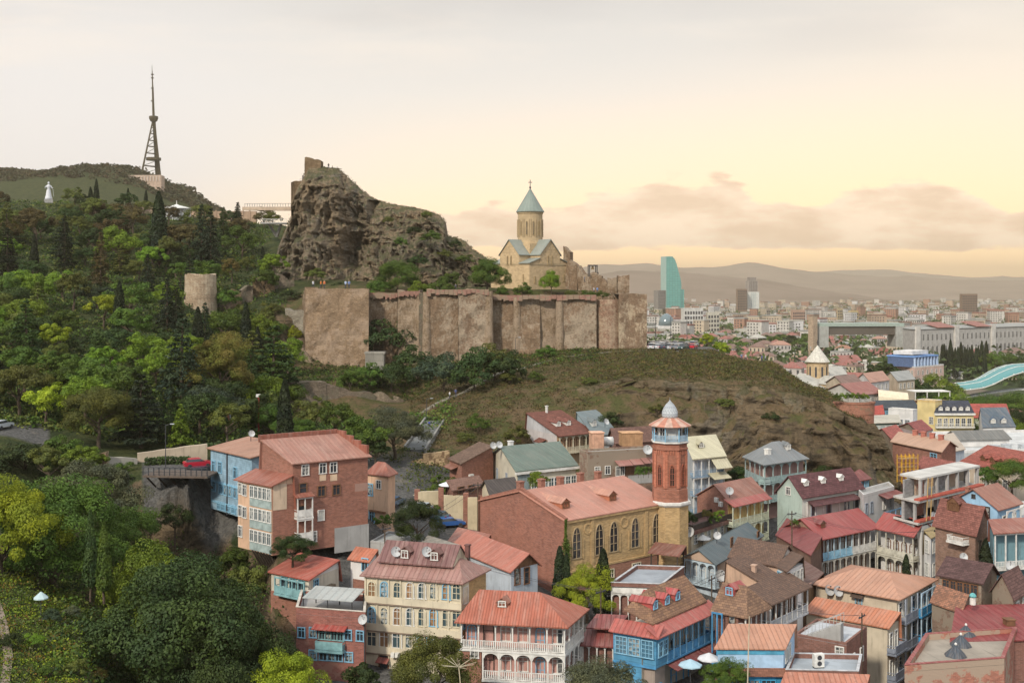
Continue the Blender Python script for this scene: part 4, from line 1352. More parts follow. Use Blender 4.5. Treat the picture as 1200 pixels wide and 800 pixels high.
# the old town
TOWN = "old town houses"
ORANGE, SALMON, RED, CRIMSON = (0.42, 0.19, 0.12), (0.40, 0.165, 0.12), (0.34, 0.095, 0.06), (0.25, 0.05, 0.05)
MAROON, BROWN, SLATE, RUST = (0.19, 0.075, 0.065), (0.14, 0.075, 0.05), (0.085, 0.12, 0.15), (0.30, 0.10, 0.06)
BRICK = M_brick((0.265, 0.118, 0.08)); BRICKD = M_brick((0.20, 0.095, 0.07)); BRICKP = M_brick((0.36, 0.15, 0.10), None, (0.36, 0.27, 0.2), plaster=0.05)
OCHRE = M_brick((0.42, 0.28, 0.13)); OLDB = M_brick((0.20, 0.125, 0.085), None, (0.25, 0.2, 0.15), plaster=0.08)
PEACH, PINK, CREAM = M_plaster((0.55, 0.36, 0.24)), M_plaster((0.46, 0.25, 0.21)), M_plaster((0.55, 0.47, 0.34))
PALEB, PALEG, WHITEW = M_plaster((0.42, 0.46, 0.50)), M_plaster((0.33, 0.40, 0.35)), M_plaster((0.60, 0.58, 0.55), 0.35)
BLUEW, GREYW, YELLOW = M_plaster((0.30, 0.47, 0.62), 0.3), M_plaster((0.36, 0.34, 0.33)), M_plaster((0.56, 0.40, 0.17))
h = House("timber_house", "three-storey pale blue timber-clad house with low orange roof beside parking deck", "house", (295, 536), 158, (370, 527.5), (247, 525), 67.9, TOWN)
h.walls(M_wood((0.24, 0.34, 0.41), 0.3), z0=0, matL=M_wood((0.25, 0.37, 0.45), 0.3))
h.gable(M_seam(ORANGE, 0.6), 1.0, "t", 0.62, 0.5, GREYW)
h.pw("L", [(250.5, 552), (258, 553.5), (276, 560)], 0.9, 1.5, "cross", SKYBLUE)
h.pw("L", [(251, 575), (259, 578), (264.5, 579.5), (270, 581), (276, 583)], 0.9, 1.4, "cross", SKYBLUE)
h.pw("L", [(257, 596), (262, 597.5), (267.5, 599), (274, 601)], 1.0, 1.0, "wide", SKYBLUE)
h.pp("drainpipe", "L", 266, 267, 531, 603, IRON, 0.12)
for py in (566, 590): h.pp("string_course", "L", 248, 294, py + 2, py + 4, SKYBLUE, 0.10)
h = House("brick_apartment_house", "tall red brick apartment house with glazed corner bay and salmon sheet roof", "house", (319, 569), 140, (431, 557), (279, 561.5), 67.3, TOWN)
h.walls(BRICK, z0=0, matL=PEACH)
W0 = h.uz("R", 343, 560)[0]
b = MB(); q = [h.pt(W0, 0, 0), h.pt(h.w, 0, 0), h.pt(h.w, 6.4, 0), h.pt(W0, 6.4, 0)]
b.prism([(p.x, p.y) for p in q], h.h - .01, h.h + 2.5)
h.part("upper_wall", b, BRICK)
h.gable(M_seam(SALMON, 0.55), 2.3, "x", 0.97, 0.35, BRICK, z=h.h + 2.5, xr=(W0, h.w), tr=(0, 6.4))
b = MB(); q0, q1 = h.pt(W0 - .3, 6.5, 0), h.pt(h.w + .3, 6.5, 0)
b.box(q0.x, q0.y, h.h + 4.6, q1.x, q0.y + .3, h.h + 5.5); h.part("roof_parapet", b, M_seam(RED))
b = MB()
for i in range(4):
 p = h.pt(h.w + .1, 6.3 - i * 1.5, 0); p2 = h.pt(h.w + .1, 6.3 - (i + 1) * 1.5, 0)
 zt = h.h + 5.4 - i * .5
 b.hexa([(p.x, p.y, zt - 1), (p.x + .3, p.y, zt - 1), (p2.x + .3, p2.y, zt - 1.3), (p2.x, p2.y, zt - 1.3), (p.x, p.y, zt), (p.x + .3, p.y, zt), (p2.x + .3, p2.y, zt), (p2.x, p2.y, zt)])
h.part("gable_coping", b, M_seam(RED))
h.gable(M_seam(RED, 0.5), 1.0, "t", 0.97, 0.4, PEACH, xr=(0, W0), name="bay_roof", tr=(0, h.d))
for z0 in (0.25, 3.0, 5.75):
 ua, ub = h.uz("L", 293.5, 590)[0], h.d - .1
 n = 5
 for i in range(n):
  u = ua + (ub - ua) * (i + .5) / n
  h.win("L", u, z0 + 1.0, (ub - ua) / n - .2, 1.35, "cross", WHITE, GLASSB, 0.05)
 h.plate("bay_panel", "L", ua, ub, z0 - .1, z0 + .85, M_plain((0.30, 0.36, 0.34)), 0, 0.14)
h.pw("L", [(282, 578), (287, 580), (282, 604), (287, 606), (282, 628)], 0.7, 1.3, "cross")
h.pp("panel", "R", 320, 336, 567, 597, M_plaster((0.55, 0.42, 0.30)))
h.pw("R", [(357.5, 556), (378, 554), (390.5, 553)], 0.85, 1.2, "cross")
h.pw("R", [(376.5, 580.5), (394, 579)], 0.95, 1.2, "cross", BROWNW)
h.pw("R", [(376, 609)], 0.75, 1.2, "plain", WHITE, M_plain((0.6, 0.58, 0.5)))
h.pw("R", [(367, 634)], 0.8, 1.2, "cross")
for a, c in ((374.5, 382), (387, 395)): h.pp("panel", "R", a, c, 555.5, 563, M_plaster((0.60, 0.44, 0.30)))
h.pp("render_patch", "R", 392, 432, 616, 645, CONC, 0.05)
h.pp("render_patch", "R", 416, 431, 566, 575, M_plaster((0.36, 0.22, 0.17)), 0.02)
ua, z1 = h.uz("R", 348.5, 600, .9); ub = h.uz("R", 367, 600, .9)[0]
h.gallery("R", ua, ub, z1 - .75, 2.5, .9, WHITE, 2, False, "solid")
h.gallery("R", ua, ub, z1 - 3.6, 2.6, .9, WHITE, 2, False, "solid")
h.skirt("R", ua - .2, ub + .2, z1 + 2.2, 1.1, .35, M_seam(RED))
h.pw("R", [(355, 584), (354, 610)], .9, 1.9, "door", BROWNW)
for i in range(7):
 b = MB(); t = .4 + i * (h.d - 3.0) / 7
 p = h.pt(-.1, t, 0); b.tube((p.x, p.y, .1), (p.x + 2.2, p.y + .4, -3.6), .12, .12, 5); h.part("strut", b, DARKW)
h = House("peach_house", "narrow peach plaster house with red hipped roof right of brick apartments", "house", (455, 555), 160, (463, 552), (431, 552), 66.0, TOWN)
h.walls(PEACH); h.hip(M_seam(RED), 1.2, over=.4)
h.pw("L", [(434, 580), (436, 612)], .9, 1.6, "cross", SKYBLUE); h.pw("L", [(444, 572)], .8, 1.1)
h.pp("timber_frame", "L", 434, 452, 598, 600, BROWNW, .3)
h = House("balcony_house", "small red-roofed house with teal glazed balcony on brick base above stone bank", "house", (362, 679), 130, (397, 665), (318, 670), 62.0, TOWN)
h.walls(M_plaster((0.52, 0.47, 0.38)))
h.gable(M_seam((0.45, 0.085, 0.055)), 0.9, "t", 0.97, 0.35, WHITEW)
h.plate("base_wall", "L", 0, h.d + .05, -3, h.uz("L", 340, 696)[1], BRICK, 0, .1)
u0 = h.uz("L", 328, 690)[0]
z = h.uz("L", 345, 696)[1]
h.gallery("L", u0, h.d + .1, z, h.h - z - .1, .9, TEAL, 5, False, "solid", railh=.9)
h.wins("L", [u0 + .8, u0 + 2.2, u0 + 3.6], [z + .7], .9, 1.1, "cross", TEAL)
h.pw("R", [(370, 694)], .8, 1.5, "cross", SKYBLUE)
b = MB(); h.plate("timber_lean_to", "R", 1.8, 4.6, .5, 3.4, M_wood((0.17, 0.13, 0.09), .2, True), 0, .6)
h = House("garden_house", "small white house with bright orange sheet roof behind cream gallery house", "house", (432, 657), 136, (441, 653), (411, 654), 60.0, TOWN)
h.walls(WHITEW); h.gable(M_seam((0.50, 0.13, 0.06)), .9, "t", .97, .35, WHITEW)
h.pw("L", [(428, 668)], .8, 1.4, "cross", SKYBLUE); h.pp("base_wall", "L", 414, 432, 679, 694, BRICK, .06)
h = House("brick_terrace_house", "brown-red brick house with roof terrace and sheet-metal canopy, left of cream house", "house", (428, 725), 121, (429.6, 704), (347, 719), 58.0, TOWN)
BR4 = M_brick((0.27, 0.105, 0.08), None, (0.33, 0.17, 0.13), plaster=-.05)
h.walls(BR4); h.flat(CONC, .75, M_plain((0.5, 0.45, 0.38)), wallmat=BR4)
h.pw("L", [(353.5, 746), (367, 746), (408, 749), (422, 750)], .72, 1.0, "cross", SKYBLUE)
h.pw("L", [(367, 772), (379, 772.5), (389, 773), (397, 773.5), (409, 774.5)], .8, .95, "cross", SKYBLUE)
ua, z1 = h.uz("L", 369, 761, .8); ub = h.uz("L", 401, 761, .8)[0]
h.gallery("L", ua, ub, z1, 2.0, .8, TEAL, 3, False, "solid", railh=.95, posts=False, top=False)
h.wins("L", [ua + .5, ua + 1.2, ua + 1.9, ua + 2.6], [z1 + 1.0], .6, 1.0, "cross", TEAL)
h.skirt("L", ua - .4, ub + .3, z1 + 2.55, .9, .3, M_seam((0.40, 0.05, 0.04)))
b = MB(); u0, u1 = h.uz("L", 354, 710, -.9)[0], h.uz("L", 413, 712, -.9)[0]
Mx = h.fL
b.slab([Mx @ Vector(p) for p in ((u0, .9, h.h + 1.55), (u1, .9, h.h + 1.5), (u1, 4.6, h.h + 1.95), (u0, 4.6, h.h + 1.95))], .06)
h.part("canopy_roof", b, M_seam((0.42, 0.44, 0.46), .9, .3))
for u in (u0 + .1, (u0 + u1) / 2, u1 - .1):
 for y in (1.0, 4.4):
  b = MB(); b.box(u - .05, y - .05, h.h + .05, u + .05, y + .05, h.h + 1.5, 0, Mx); h.part("post", b, IRON)
h.pp("downpipe", "L", 427, 428, 727, 790, IRON, .12)
h = House("cream_gallery_house", "three-storey cream house with rows of arched windows and maroon sheet roof", "house", (540, 681), 122, (569.5, 666), (428, 672), 58.5, TOWN)
CR5 = M_plaster((0.56, 0.49, 0.36), .35)
h.walls(OCHRE, matL=CR5)
h.gable(M_seam((0.36, 0.17, 0.15), .55), 1.7, "t", .5, .45, None, hip0=2.2, hip1=.8)
h.gable(M_seam((0.21, 0.085, 0.085), .55), 1.9, "t", .5, .1, CREAM, z=h.h + 1.15, xr=(1.2, h.w - 1.2), tr=(1.6, h.d - .9), name="upper_roof")
h.dormer(1.5, h.uz("R", 540, 681)[0] + 3.8, M_seam(MAROON), M_plain((0.13, .06, .05)), .9, .9, "L")
h.dormer(1.5, 7.3, M_seam(MAROON), M_plain((0.13, .06, .05)), .9, .9, "L")
cols = [435.8, 450.5, 465.7, 480.8, 494.8, 508.4, 523.3, 535]
for k, (yb, hh) in enumerate(((700.0, 1.75), (732, 1.95), (758.5, 1.6))):
 for i, px in enumerate(cols):
  u, z = h.uz("L", px, yb + (px - 480) * .03)
  h.win("L", u, z, 1.0, hh, "arch" if k < 2 else "cross", (CREAMP, SKYBLUE, CREAMP, WHITE, WHITE, CREAMP, SKYBLUE, CREAMP)[(i + k) % 8], GLASSB if (i + k) % 3 else M_glass((0.22, 0.13, 0.07), (0.35, 0.2, 0.1)))
zb5 = [h.uz("L", 480, y)[1] for y in (701.5, 709, 733.5, 741.5, 760, 768)]
for a in (0, 2, 4):
 h.plate("balcony_panel", "L", .02, h.d + .12, zb5[a + 1], zb5[a], CR5, 0, .16)
 h.plate("cornice", "L", -.05, h.d + .2, zb5[a + 1] - .14, zb5[a + 1] - .003, M_plain((0.2, 0.15, 0.11)), 0, .24)
for i in range(9):
 u = .05 + (h.d - .05) * i / 8
 h.plate("pilaster", "L", u - .09, u + .09, 0.5, h.h - .15, CR5, 0, .13)
h.plate("cornice", "L", -.1, h.d + .2, h.h - .14, h.h + .02, M_plain((0.16, 0.08, 0.06)), 0, .3)
h.pw("R", [(545, 706)], .9, 1.7, "tall"); h.pp("timber_panel", "R", 541, 549, 683, 712, CREAMP, .08)
h.pw("R", [(545, 735)], .9, 1.7, "tall", SKYBLUE)
h.chimney(h.w * .6, 1.0, .45, .45, M_plain((0.15, 0.07, 0.06)))
ua, z = h.uz("L", 450, 776, 0)
h.skirt("L", ua - .7, ua + .7, z + .6, .8, .35, M_seam((0.3, 0.06, 0.05)))
h.win("L", ua, .05, 1.0, 2.0, "door", BROWNW)
for sx in (462, 467):
 b = MB(); u, z = h.uz("L", sx, 768.5); b.box(u - .2, -.55, z, u + .2, -.18, z + .5, 0, h.fL)
 o = h.part("air_conditioner", b, WHITE)
H5 = h
h = House("pink_gallery_house", "pink house with two white arcaded verandas and hipped red roof", "house", (662, 731), 117, (684, 712), (540, 725), 57.0, TOWN)
h.walls(PINK, insL=1.3, insR=1.3)
h.gable(M_seam((0.44, 0.105, 0.055), .3), 2.2, "t", .5, .5, None, hip0=4.2, hip1=1.2)
zu = h.uz("L", 600, 762.5)[1]; zl = zu - 3.1
um = h.uz("L", 565, 780)[0]
h.gallery("L", 0, h.d, zu, h.h - zu, 1.3, WHITE, 6, True, "balus", deep0=-1.3)
h.gallery("R", 0, h.w, zu, h.h - zu, 1.3, WHITE, 4, True, "balus", deep0=-1.3)
h.gallery("L", um, h.d, zl, 3.1 - .22, 1.3, WHITE, 5, True, "balus", deep0=-1.3)
h.gallery("R", 0, h.w, zl, 3.1 - .22, 1.3, WHITE, 4, True, "balus", deep0=-1.3)
h.plate("base_wall", "L", 0, um - .1, 0, zu - .25, BRICK, -1.28, -.1)
h.plate("base_wall", "L", um, h.d, 0, zl - .25, BRICKD, -1.28, -.2)
for z in (zu, zl):
 for i in range(6):
  u = h.d * (i + .5) / 6
  if z == zl and u < um + .4: continue
  if i in (0, 4): h.win("L", u, z + .05, 1.0, 2.2, "arch", SKYBLUE, M_glass((0.2, .3, .3)), -1.3)
  elif i == 1: h.win("L", u, z + .05, 1.0, 2.2, "door", DARKW, GLASS, -1.3)
  else: h.win("L", u, z + .7, .95, 1.4, "cross", WHITE, GLASS, -1.3)
 h.wins("R", [1.6, 3.4, 5.0], [z + .6], .9, 1.5, "cross", WHITE, GLASS, -1.3)
u, z = h.uz("L", 556, 770); h.win("L", u, z, .75, .95, "cross", WHITE, GLASS, -.1)
h.dormer(1.3, h.d - 3.9, M_seam(RUST), M_plain((0.2, .08, .05)), .9, .6, "L")
H6 = h
h = House("garden_annex", "small low annex with stepped crimson roof and white arches between pink and blue houses", "house", (719, 757), 122, (736, 745), (680, 755), 57.0, TOWN)
h.walls(BRICKD, insL=.4)
h.gable(M_seam(CRIMSON), .9, "t", .6, .3, BRICKD)
h.gallery("L", 0, h.d, .2, h.h - .2, .4, WHITE, 4, True, None, floor=False, deep0=-.4)
b = MB(); b.box(1.6, .4, h.h + .2, h.w - .1, h.d - .6, h.h + 1.5); h.part("upper_wall", b, BRICKD)
h.gable(M_seam(CRIMSON), .7, "t", .97, .25, None, z=h.h + 1.5, xr=(1.3, h.w), tr=(.2, h.d - .4), name="upper_roof")
h = House("blue_gallery_house", "bright blue timber house with open dining gallery and tiled hip roof skirted in red", "house", (768.7, 745.7), 117, (840, 713.7), (718.7, 737.5), 56.3, TOWN)
BW = M_wood((0.09, 0.27, 0.42), .5)
h.walls(M_plaster((0.40, 0.35, 0.28)), insR=1.6, matL=BW)
hz8 = h.h
b = MB(); zf = h.uz("L", 745, 777)[1]
u0 = h.uz("R", 782, 760)[0]
b.box(0.02, 0.02, zf - .2, u0, 1.62, h.h - .02); h.part("corner_room", b, BW)
b = MB(); b.box(.25, .3, 0, u0, 1.62, zf - .2); h.part("ground_floor", b, M_plaster((0.3, .24, .2)))
h.gable(M_tile((0.23, 0.13, 0.075), (0.15, 0.085, 0.06)), 3.3, "x", .72, -.75, None, z=h.h + .15, hip0=3.6)
for f, a, c in (("R", -.5, h.w), ("L", -.3, h.d + .5)):
 h.skirt(f, a, c, h.h + .95, 1.6, .95, M_seam((0.46, 0.085, 0.07)), d0=-1.05)
h.gallery("R", u0, h.w, zf, h.h - zf - .02, 1.6, BLUEP, 8, False, "solid", deep0=-1.6, pmat=SKYBLUE)
for i in range(6): h.win("R", u0 + 1 + i * 1.75, zf + .3, 1.1, 2.1, "tall", SKYBLUE, GLASS, -1.6)
for u in h.row("L", 3, .2, .2): h.win("L", u, zf + .85, 1.2, 1.7, "grid", SKYBLUE, M_glass((0.06, .14, .2)), .02)
for i in range(2): h.win("R", .35 + (u0 - .3) * (i + .5) / 2, zf + .9, .7, 1.5, "tall", SKYBLUE, GLASS, .0)
h.plate("floor_band", "L", -.02, h.d + .03, zf - .25, zf - .02, BLUEP, 0, .1)
for u in h.row("L", 3, .3, .3): h.win("L", u, .9, 1.1, 2.0, "tall", SKYBLUE, GLASS)
for i in range(4): h.win("R", .9 + i * 2.6, .6, 1.0, 2.2, "door", BLUEP, GLASS, -.3 if i < 1 else -1.6)
for i in range(3): h.skirt("R", u0 + .3 + i * 3.3, u0 + 3.3 + i * 3.3, zf - .3, 1.5, .5, M_seam(CRIMSON), d0=-.4)
for x in (2.8, 5.2, 7.4): h.dormer(x, 1.7, M_seam((0.4, .05, .05)), M_plain((0.35, .07, .06)), .8, .9, "R", SKYBLUE, 2.4)
H8 = h
h = House("tiled_corner_house", "brown-tiled house with small brick wall and white-blue gallery right of blue gallery house", "house", (874, 719.5), 122.7, (899, 709), (838, 713), 57.0, TOWN)
h.walls(BRICKD, insR=.9)
h.gable(M_tile((0.22, 0.13, 0.08), (0.14, 0.085, 0.06)), 2.3, "t", .5, .4, BRICKD, hip0=1.6)
h.gallery("R", 0, h.w, 1.6, h.h - 1.6, .9, SKYBLUE, 4, False, "solid", deep0=-.9, pmat=WHITE)
h.wins("R", h.row("R", 3, .4), [2.4], .8, 1.7, "tall", WHITE, GLASS, -.9)
h.pw("L", [(858, 731)], .7, .9, "one", BROWNW)
h.dormer(h.w * .35, 1.2, M_seam((0.4, .05, .05)), M_plain((0.35, .07, .06)), .8, .9, "R", SKYBLUE, 2.0) if False else None
h.dormer(1.2, 2.6, M_seam((0.4, .05, .05)), M_plain((0.3, .07, .06)), .9, .9, "L", SKYBLUE, 2.0)
h.gallery("L", h.d * .0, h.d * .36, 1.6, h.h - 1.7, .9, BLUEP, 2, False, "solid", deep0=0)
h = House("mosque_hall", "long ochre brick mosque with pointed windows and wide salmon roof", "mosque", (662, 610), 145, (782, 589), (563, 586.5), 60.5)
RB = M_brick((0.265, 0.112, 0.075), None, None)
h.walls(OCHRE, matL=RB)
h.gable(M_seam((0.53, 0.21, 0.15), .6, .35), 2.5, "x", .5, .3, None)
b = MB()
pts = [(0, -.1, h.h - .05), (0, h.d + .1, h.h - .05), (0, h.d + .1, h.h + .45), (0, h.d / 2, h.h + 3.05), (0, -.1, h.h + .35)]
A = [h.pt(-.02, t, z) for _, t, z in pts]; B = [h.pt(.42, t, z) for _, t, z in pts]
b.poly(A); b.poly(B[::-1])
for i in range(5):
 j = (i + 1) % 5
 b.poly([A[j], A[i], B[i], B[j]])
h.part("gable_wall", b, RB)
for px, py in ((675.5, 653.5), (702, 649), (719, 645.5), (744, 640.5), (769, 635)):
 u, z = h.uz("R", px, py)
 h.win("R", u, z, 1.6, 4.0, "pointed", M_plain((0.36, .27, .16)), M_glass((.02, .022, .025), (.05, .05, .05)))
 b = MB()
 for sg in (-1, 1): b.box(u + sg * 1.15 - .14, -.1, z - .2, u + sg * 1.15 + .14, 0, z + 2.3)
 h.part("window_surround", b, OCHRE)
for px, py in ((689, 619), (731.6, 611.5)):
 u, z = h.uz("R", px, py)
 b = MB(); n = 20
 for i in range(n):
  a, c = 2 * math.pi * i / n, 2 * math.pi * (i + 1) / n
  q = []
  for y in (-.10, 0):
   for r, t in ((.55, a), (.55, c), (.75, c), (.75, a)): q.append((u + r * math.cos(t), y, z + r * math.sin(t)))
  b.hexa(q)
 h.part("medallion", b, OCHRE)
z1 = h.uz("R", 720, 655)[1]
h.plate("plinth_wall", "R", -.02, h.w, 0, z1 - .5, M_brick((0.30, .15, .10)), 0, .16)
h.plate("string_course", "R", -.05, h.w, z1 - .5, z1 - .25, OCHRE, 0, .24)
h.plate("cornice", "R", -.05, h.w, h.h - .35, h.h - .02, OCHRE, 0, .25)
for px in (663.5, 694, 757, 781):
 u = h.uz("R", px, 620)[0]
 h.plate("pilaster", "R", u - .28, u + .28, z1 - .2, h.h - .36, OCHRE, 0, .12)
for px, py in ((744.5, 668), (713, 676), (690, 682)):
 u, z = h.uz("R", px, py); h.win("R", u, z, 1.5, 1.0, "wide", CREAMP, GLASS, .16)
for t, hh in ((.12, .9), (.24, .8), (.42, .75), (.62, .9), (.80, .75)):
 h.chimney(h.w * t if t > .2 else .8, h.d * .56, hh + .3, .75, BRICK)
for px, t0 in ((668, 2.6), (724, 2.6)):
 u = h.uz("R", px, 600)[0] + 1.6
 h.dormer(u, t0, M_seam((0.55, .24, .17)), M_wood((0.42, .16, .09), .2, True), 1.2, .85, "R", BROWNW, 5.2)
def ivy(name, label, root, face, u, z0, z1, w, n, leaf="mid", seed=3, parentless=True):
 rng = np.random.default_rng(seed)
 M = root.root.matrix_basis @ root.frame(face)
 t = rng.uniform(0, 1, n)
 x = u + rng.normal(0, w * .35, n) * (0.6 + .6 * np.sin(t * 9 + seed))
 C_ = np.stack([x, -0.12 - rng.random(n) * .25, z0 + (z1 - z0) * t], 1)
 V, F = leaf_quads(C_, np.tile([0, -1., .4], (n, 1)), .3, rng)
 o = bpy.data.objects.new(name, np_mesh(name, V, F, [LEAVES[leaf]]))
 o.matrix_world = M
 link(o)
 tag(o, label, "ivy")
ivy("ivy", "green ivy climbing the front corner of the brick mosque", h, "R", -.1, .5, h.h + .2, 1.0, 1500)
H9 = h
h = House("entrance_canopy", "dark red sheet canopy on posts over the yard below the mosque tower", "canopy", (795, 652), 148, (803, 644), (761, 648), 58.0)
h.gable(M_seam((0.24, .08, .06)), .5, "t", .97, .2, None)
for x, t in ((.2, .2), (.2, h.d - .2), (h.w - .2, .2), (h.w - .2, h.d - .2)):
 b = MB(); p = h.pt(x, t, 0); b.box(p.x - .08, p.y - .08, 0, p.x + .08, p.y + .08, h.h); h.part("post", b, DARKW)
h = House("bathhouse_terrace", "low building with white arcade and pale flat roof in front of the mosque", "house", (776, 689), 136, (802, 668), (716, 687), 57.0, TOWN)
h.walls(BRICKD, insL=.5); h.flat(M_plaster((0.28, .30, .32)), .5, M_plain((0.42, .42, .42)), wallmat=BRICKD)
h.gallery("L", 0, h.d, .2, h.h - 1.0, .5, WHITE, 6, True, None, floor=False, deep0=-.5)
h.plate("frieze", "L", 0, h.d, h.h - .75, h.h - .1, WHITE, -.48, .02)
h.wins("L", h.row("L", 6, .3), [.4], 1.2, 1.8, "arch", WHITE, M_glass((0.15, .07, .05)), -.5)
mc = Vector(((785 - 600) / FOC * 157.6, 157.6, 60.5))
mt = empty("minaret", mc, 0, "octagonal red brick minaret with glazed blue gallery and pointed silver cupola", "minaret")
def mpart(nm, b, m, par=None, smooth=False): return b.build(nm, m, par or mt, smooth)
Z = lambda py: zpy(py, 157.6) - 60.5
A8 = R(22.5)
b = MB(); b.lathe([(2.75, 0), (2.75, 2.2), (2.6, 2.3), (2.6, Z(590)), ], 8, a0=A8); mpart("base_wall", b, OCHRE)
b = MB(); b.lathe([(2.75, Z(590)), (2.95, Z(588)), (2.95, Z(585.5)), (2.6, Z(585))], 8, a0=A8); mpart("cornice", b, WHITE)
b = MB(); b.lathe([(2.55, Z(585)), (2.5, Z(571)), (2.38, Z(570)), (2.38, Z(526)), (2.55, Z(525)), (2.55, Z(523)), (2.42, Z(522.5)), (2.42, Z(519)), (2.6, Z(518))], 8, a0=A8); mpart("shaft", b, M_brick((0.29, .115, .07)))
for k in range(8):
 a = k * math.pi / 4
 if math.sin(a) > .4: continue
 fr = Matrix.Translation((math.cos(a) * 2.38 * math.cos(A8), math.sin(a) * 2.38 * math.cos(A8), 0)) @ Matrix.Rotation(a + math.pi / 2, 4, "Z")
 fm, pm = win_meshes(.75, 2.9, "pointed", (M_brick((0.30, .09, .05)), M_glass((0.03, .025, .02), (0.04, .03, .025))))
 o = bpy.data.objects.new("window", fm); link(o, mt); o.matrix_local = fr @ Matrix.Translation((0, 0, Z(566)))
 p_ = bpy.data.objects.new("pane", pm); link(p_, o)
 b = MB()
 for x in (-.55, -.18, .18, .55): b.box(x - .09, -.09, Z(523) - .9, x + .09, 0.02, Z(523) - .15, 0, fr)
 for sg in (-1, 1): b.box(sg * .78 - .16, -.12, Z(569), sg * .78 + .16, .02, Z(527), 0, fr)
 mpart("corbel", b, M_brick((0.40, .14, .08)))
b = MB(); b.lathe([(2.5, Z(518)), (2.7, Z(517)), (2.7, Z(515.6)), (1.0, Z(515.5))], 8, a0=A8); mpart("gallery_floor", b, WHITE)
b = MB(); b.lathe([(1.75, Z(515.5)), (1.75, Z(498))], 8, a0=A8); mpart("lantern_room", b, M_plain((0.5, .5, .47)))
for k in range(8):
 a = A8 + k * math.pi / 4; a2 = a + math.pi / 4
 p, q = Vector((2.45 * math.cos(a), 2.45 * math.sin(a), 0)), Vector((2.45 * math.cos(a2), 2.45 * math.sin(a2), 0))
 b = MB(); b.tube(p + Vector((0, 0, Z(515.5))), p + Vector((0, 0, Z(497))), .08, .08, 6); mpart("post", b, SKYBLUE)
 b = MB()
 for z in (Z(515.2) + .08, Z(508.5)): b.tube(p + Vector((0, 0, z)), q + Vector((0, 0, z)), .05, .05, 4)
 for i in range(9):
  c = p.lerp(q, (i + .5) / 9); b.box(c.x - .05, c.y - .05, Z(515), c.x + .05, c.y + .05, Z(508.5))
 mpart("railing", b, M_plain((0.28, .38, .46)))
 am = a + math.pi / 8
 fr = Matrix.Translation((math.cos(am) * 1.75 * math.cos(A8), math.sin(am) * 1.75 * math.cos(A8), 0)) @ Matrix.Rotation(am + math.pi / 2, 4, "Z")
 if k % 2 == 0:
  fm, pm = win_meshes(.8, 1.6, "tall", (WHITE, GLASS)); o = bpy.data.objects.new("window", fm); link(o, mt); o.matrix_local = fr @ Matrix.Translation((0, 0, Z(514)))
  p_ = bpy.data.objects.new("pane", pm); link(p_, o)
b = MB(); n = 16
for k in range(n):
 a, c = 2 * math.pi * k / n, 2 * math.pi * (k + 1) / n
 b.slab([(2.95 * math.cos(a), 2.95 * math.sin(a), Z(497.5)), (2.95 * math.cos(c), 2.95 * math.sin(c), Z(497.5)), (1.0 * math.cos(c), 1.0 * math.sin(c), Z(488.5)), (1.0 * math.cos(a), 1.0 * math.sin(a), Z(488.5))], .08, k % 2)
mpart("gallery_roof", b, [M_plain((0.42, .18, .12), .5), M_plain((0.47, .31, .24), .5)])
b = MB(); b.lathe([(1.05, Z(489)), (1.12, Z(486)), (1.08, Z(482)), (.9, Z(478)), (.6, Z(474)), (.25, Z(471)), (.05, Z(469)), (.03, Z(466))], 16); mpart("cupola", b, M_tile((0.42, .44, .44), (0.34, .36, .38), .3, .25), None, True)
h = House("stair_house", "pale blue house with large red sheet roof and white outside stair left of mosque", "house", (599, 668), 136, (630, 660), (531, 640), 60.0, TOWN)
h.walls(PALEB); h.gable(M_seam((0.47, .13, .085), .55), 1.5, "t", .62, .45, BROWNW)
h.pw("R", [(606, 684), (617, 683)], .8, 1.9, "door", BROWNW); h.gallery("R", 1.6, h.w + 1.2, 1.2, 2, 1.0, WHITE, 3, False, "balus", top=False, posts=False)
h = House("courtyard_house", "low house with faded red roof beside parked cars left of the mosque", "house", (563, 642), 150, (574, 634), (527, 634), 60.5, TOWN)
h.walls(PEACH); h.gable(M_seam((0.40, .14, .10), .6), .9, "t", .97, .3, PEACH)
h = House("green_roof_house", "cream house with green sheet roof and white glazed veranda", "house", (606, 552), 175, (675, 545), (577, 533), 65.5, TOWN)
h.walls(M_plaster((0.54, .49, .38)), insR=.05); h.gable(M_seam((0.115, .17, .145), .6, .3), 2.3, "x", .60, .4, M_plaster((0.54, .49, .38)))
h.plate("fascia", "R", -.4, h.w + .4, h.h - .5, h.h - .1, WHITE, 0, .45)
ua, ub = h.uz("R", 621, 560)[0], h.uz("R", 674, 560)[0]
h.plate("veranda_wall", "R", ua, ub, 0, 3.2, M_plain((0.52, .53, .53)), 0, .35)
for i in range(8): h.win("R", ua + (ub - ua) * (i + .5) / 8, 3.25 - .2, (ub - ua) / 8 - .22, 2.0, "tall", WHITE, GLASSB, .3)
h.pw("L", [(583, 561), (594, 567), (603.5, 573)], .8, 1.7, "cross", GREYP)
h.plate("side_panel", "R", .1, ua - .1, .5, h.h - .6, M_plain((0.22, .27, .27)), 0, .05)
h.chimney(2.0, h.d * .66, .8, .7, WHITEW)
h = House("brick_gable_house", "red brick house with brown tile monopitch roof, dishes on its top corner", "house", (541, 543), 183, (578, 536.5), (527, 537.5), 66.5, TOWN)
h.walls(BRICK); h.gable(M_tile((0.16, .10, .07)), 1.9, "t", .98, .4, BRICK)
b = MB(); u, z = h.uz("R", 551, 561); b.box(u - .45, -.45, z, u + .45, -.03, z + .8); h.part("air_conditioner", b, WHITE)
h.skirt("L", 0, h.d * .7, h.h - .7, 1.2, .4, M_seam(RUST))
h = House("garden_pavilion", "long low restaurant roof of brown tile above a garden wall", "house", (531, 575), 172, (567, 569), (524, 569), 65.5, TOWN)
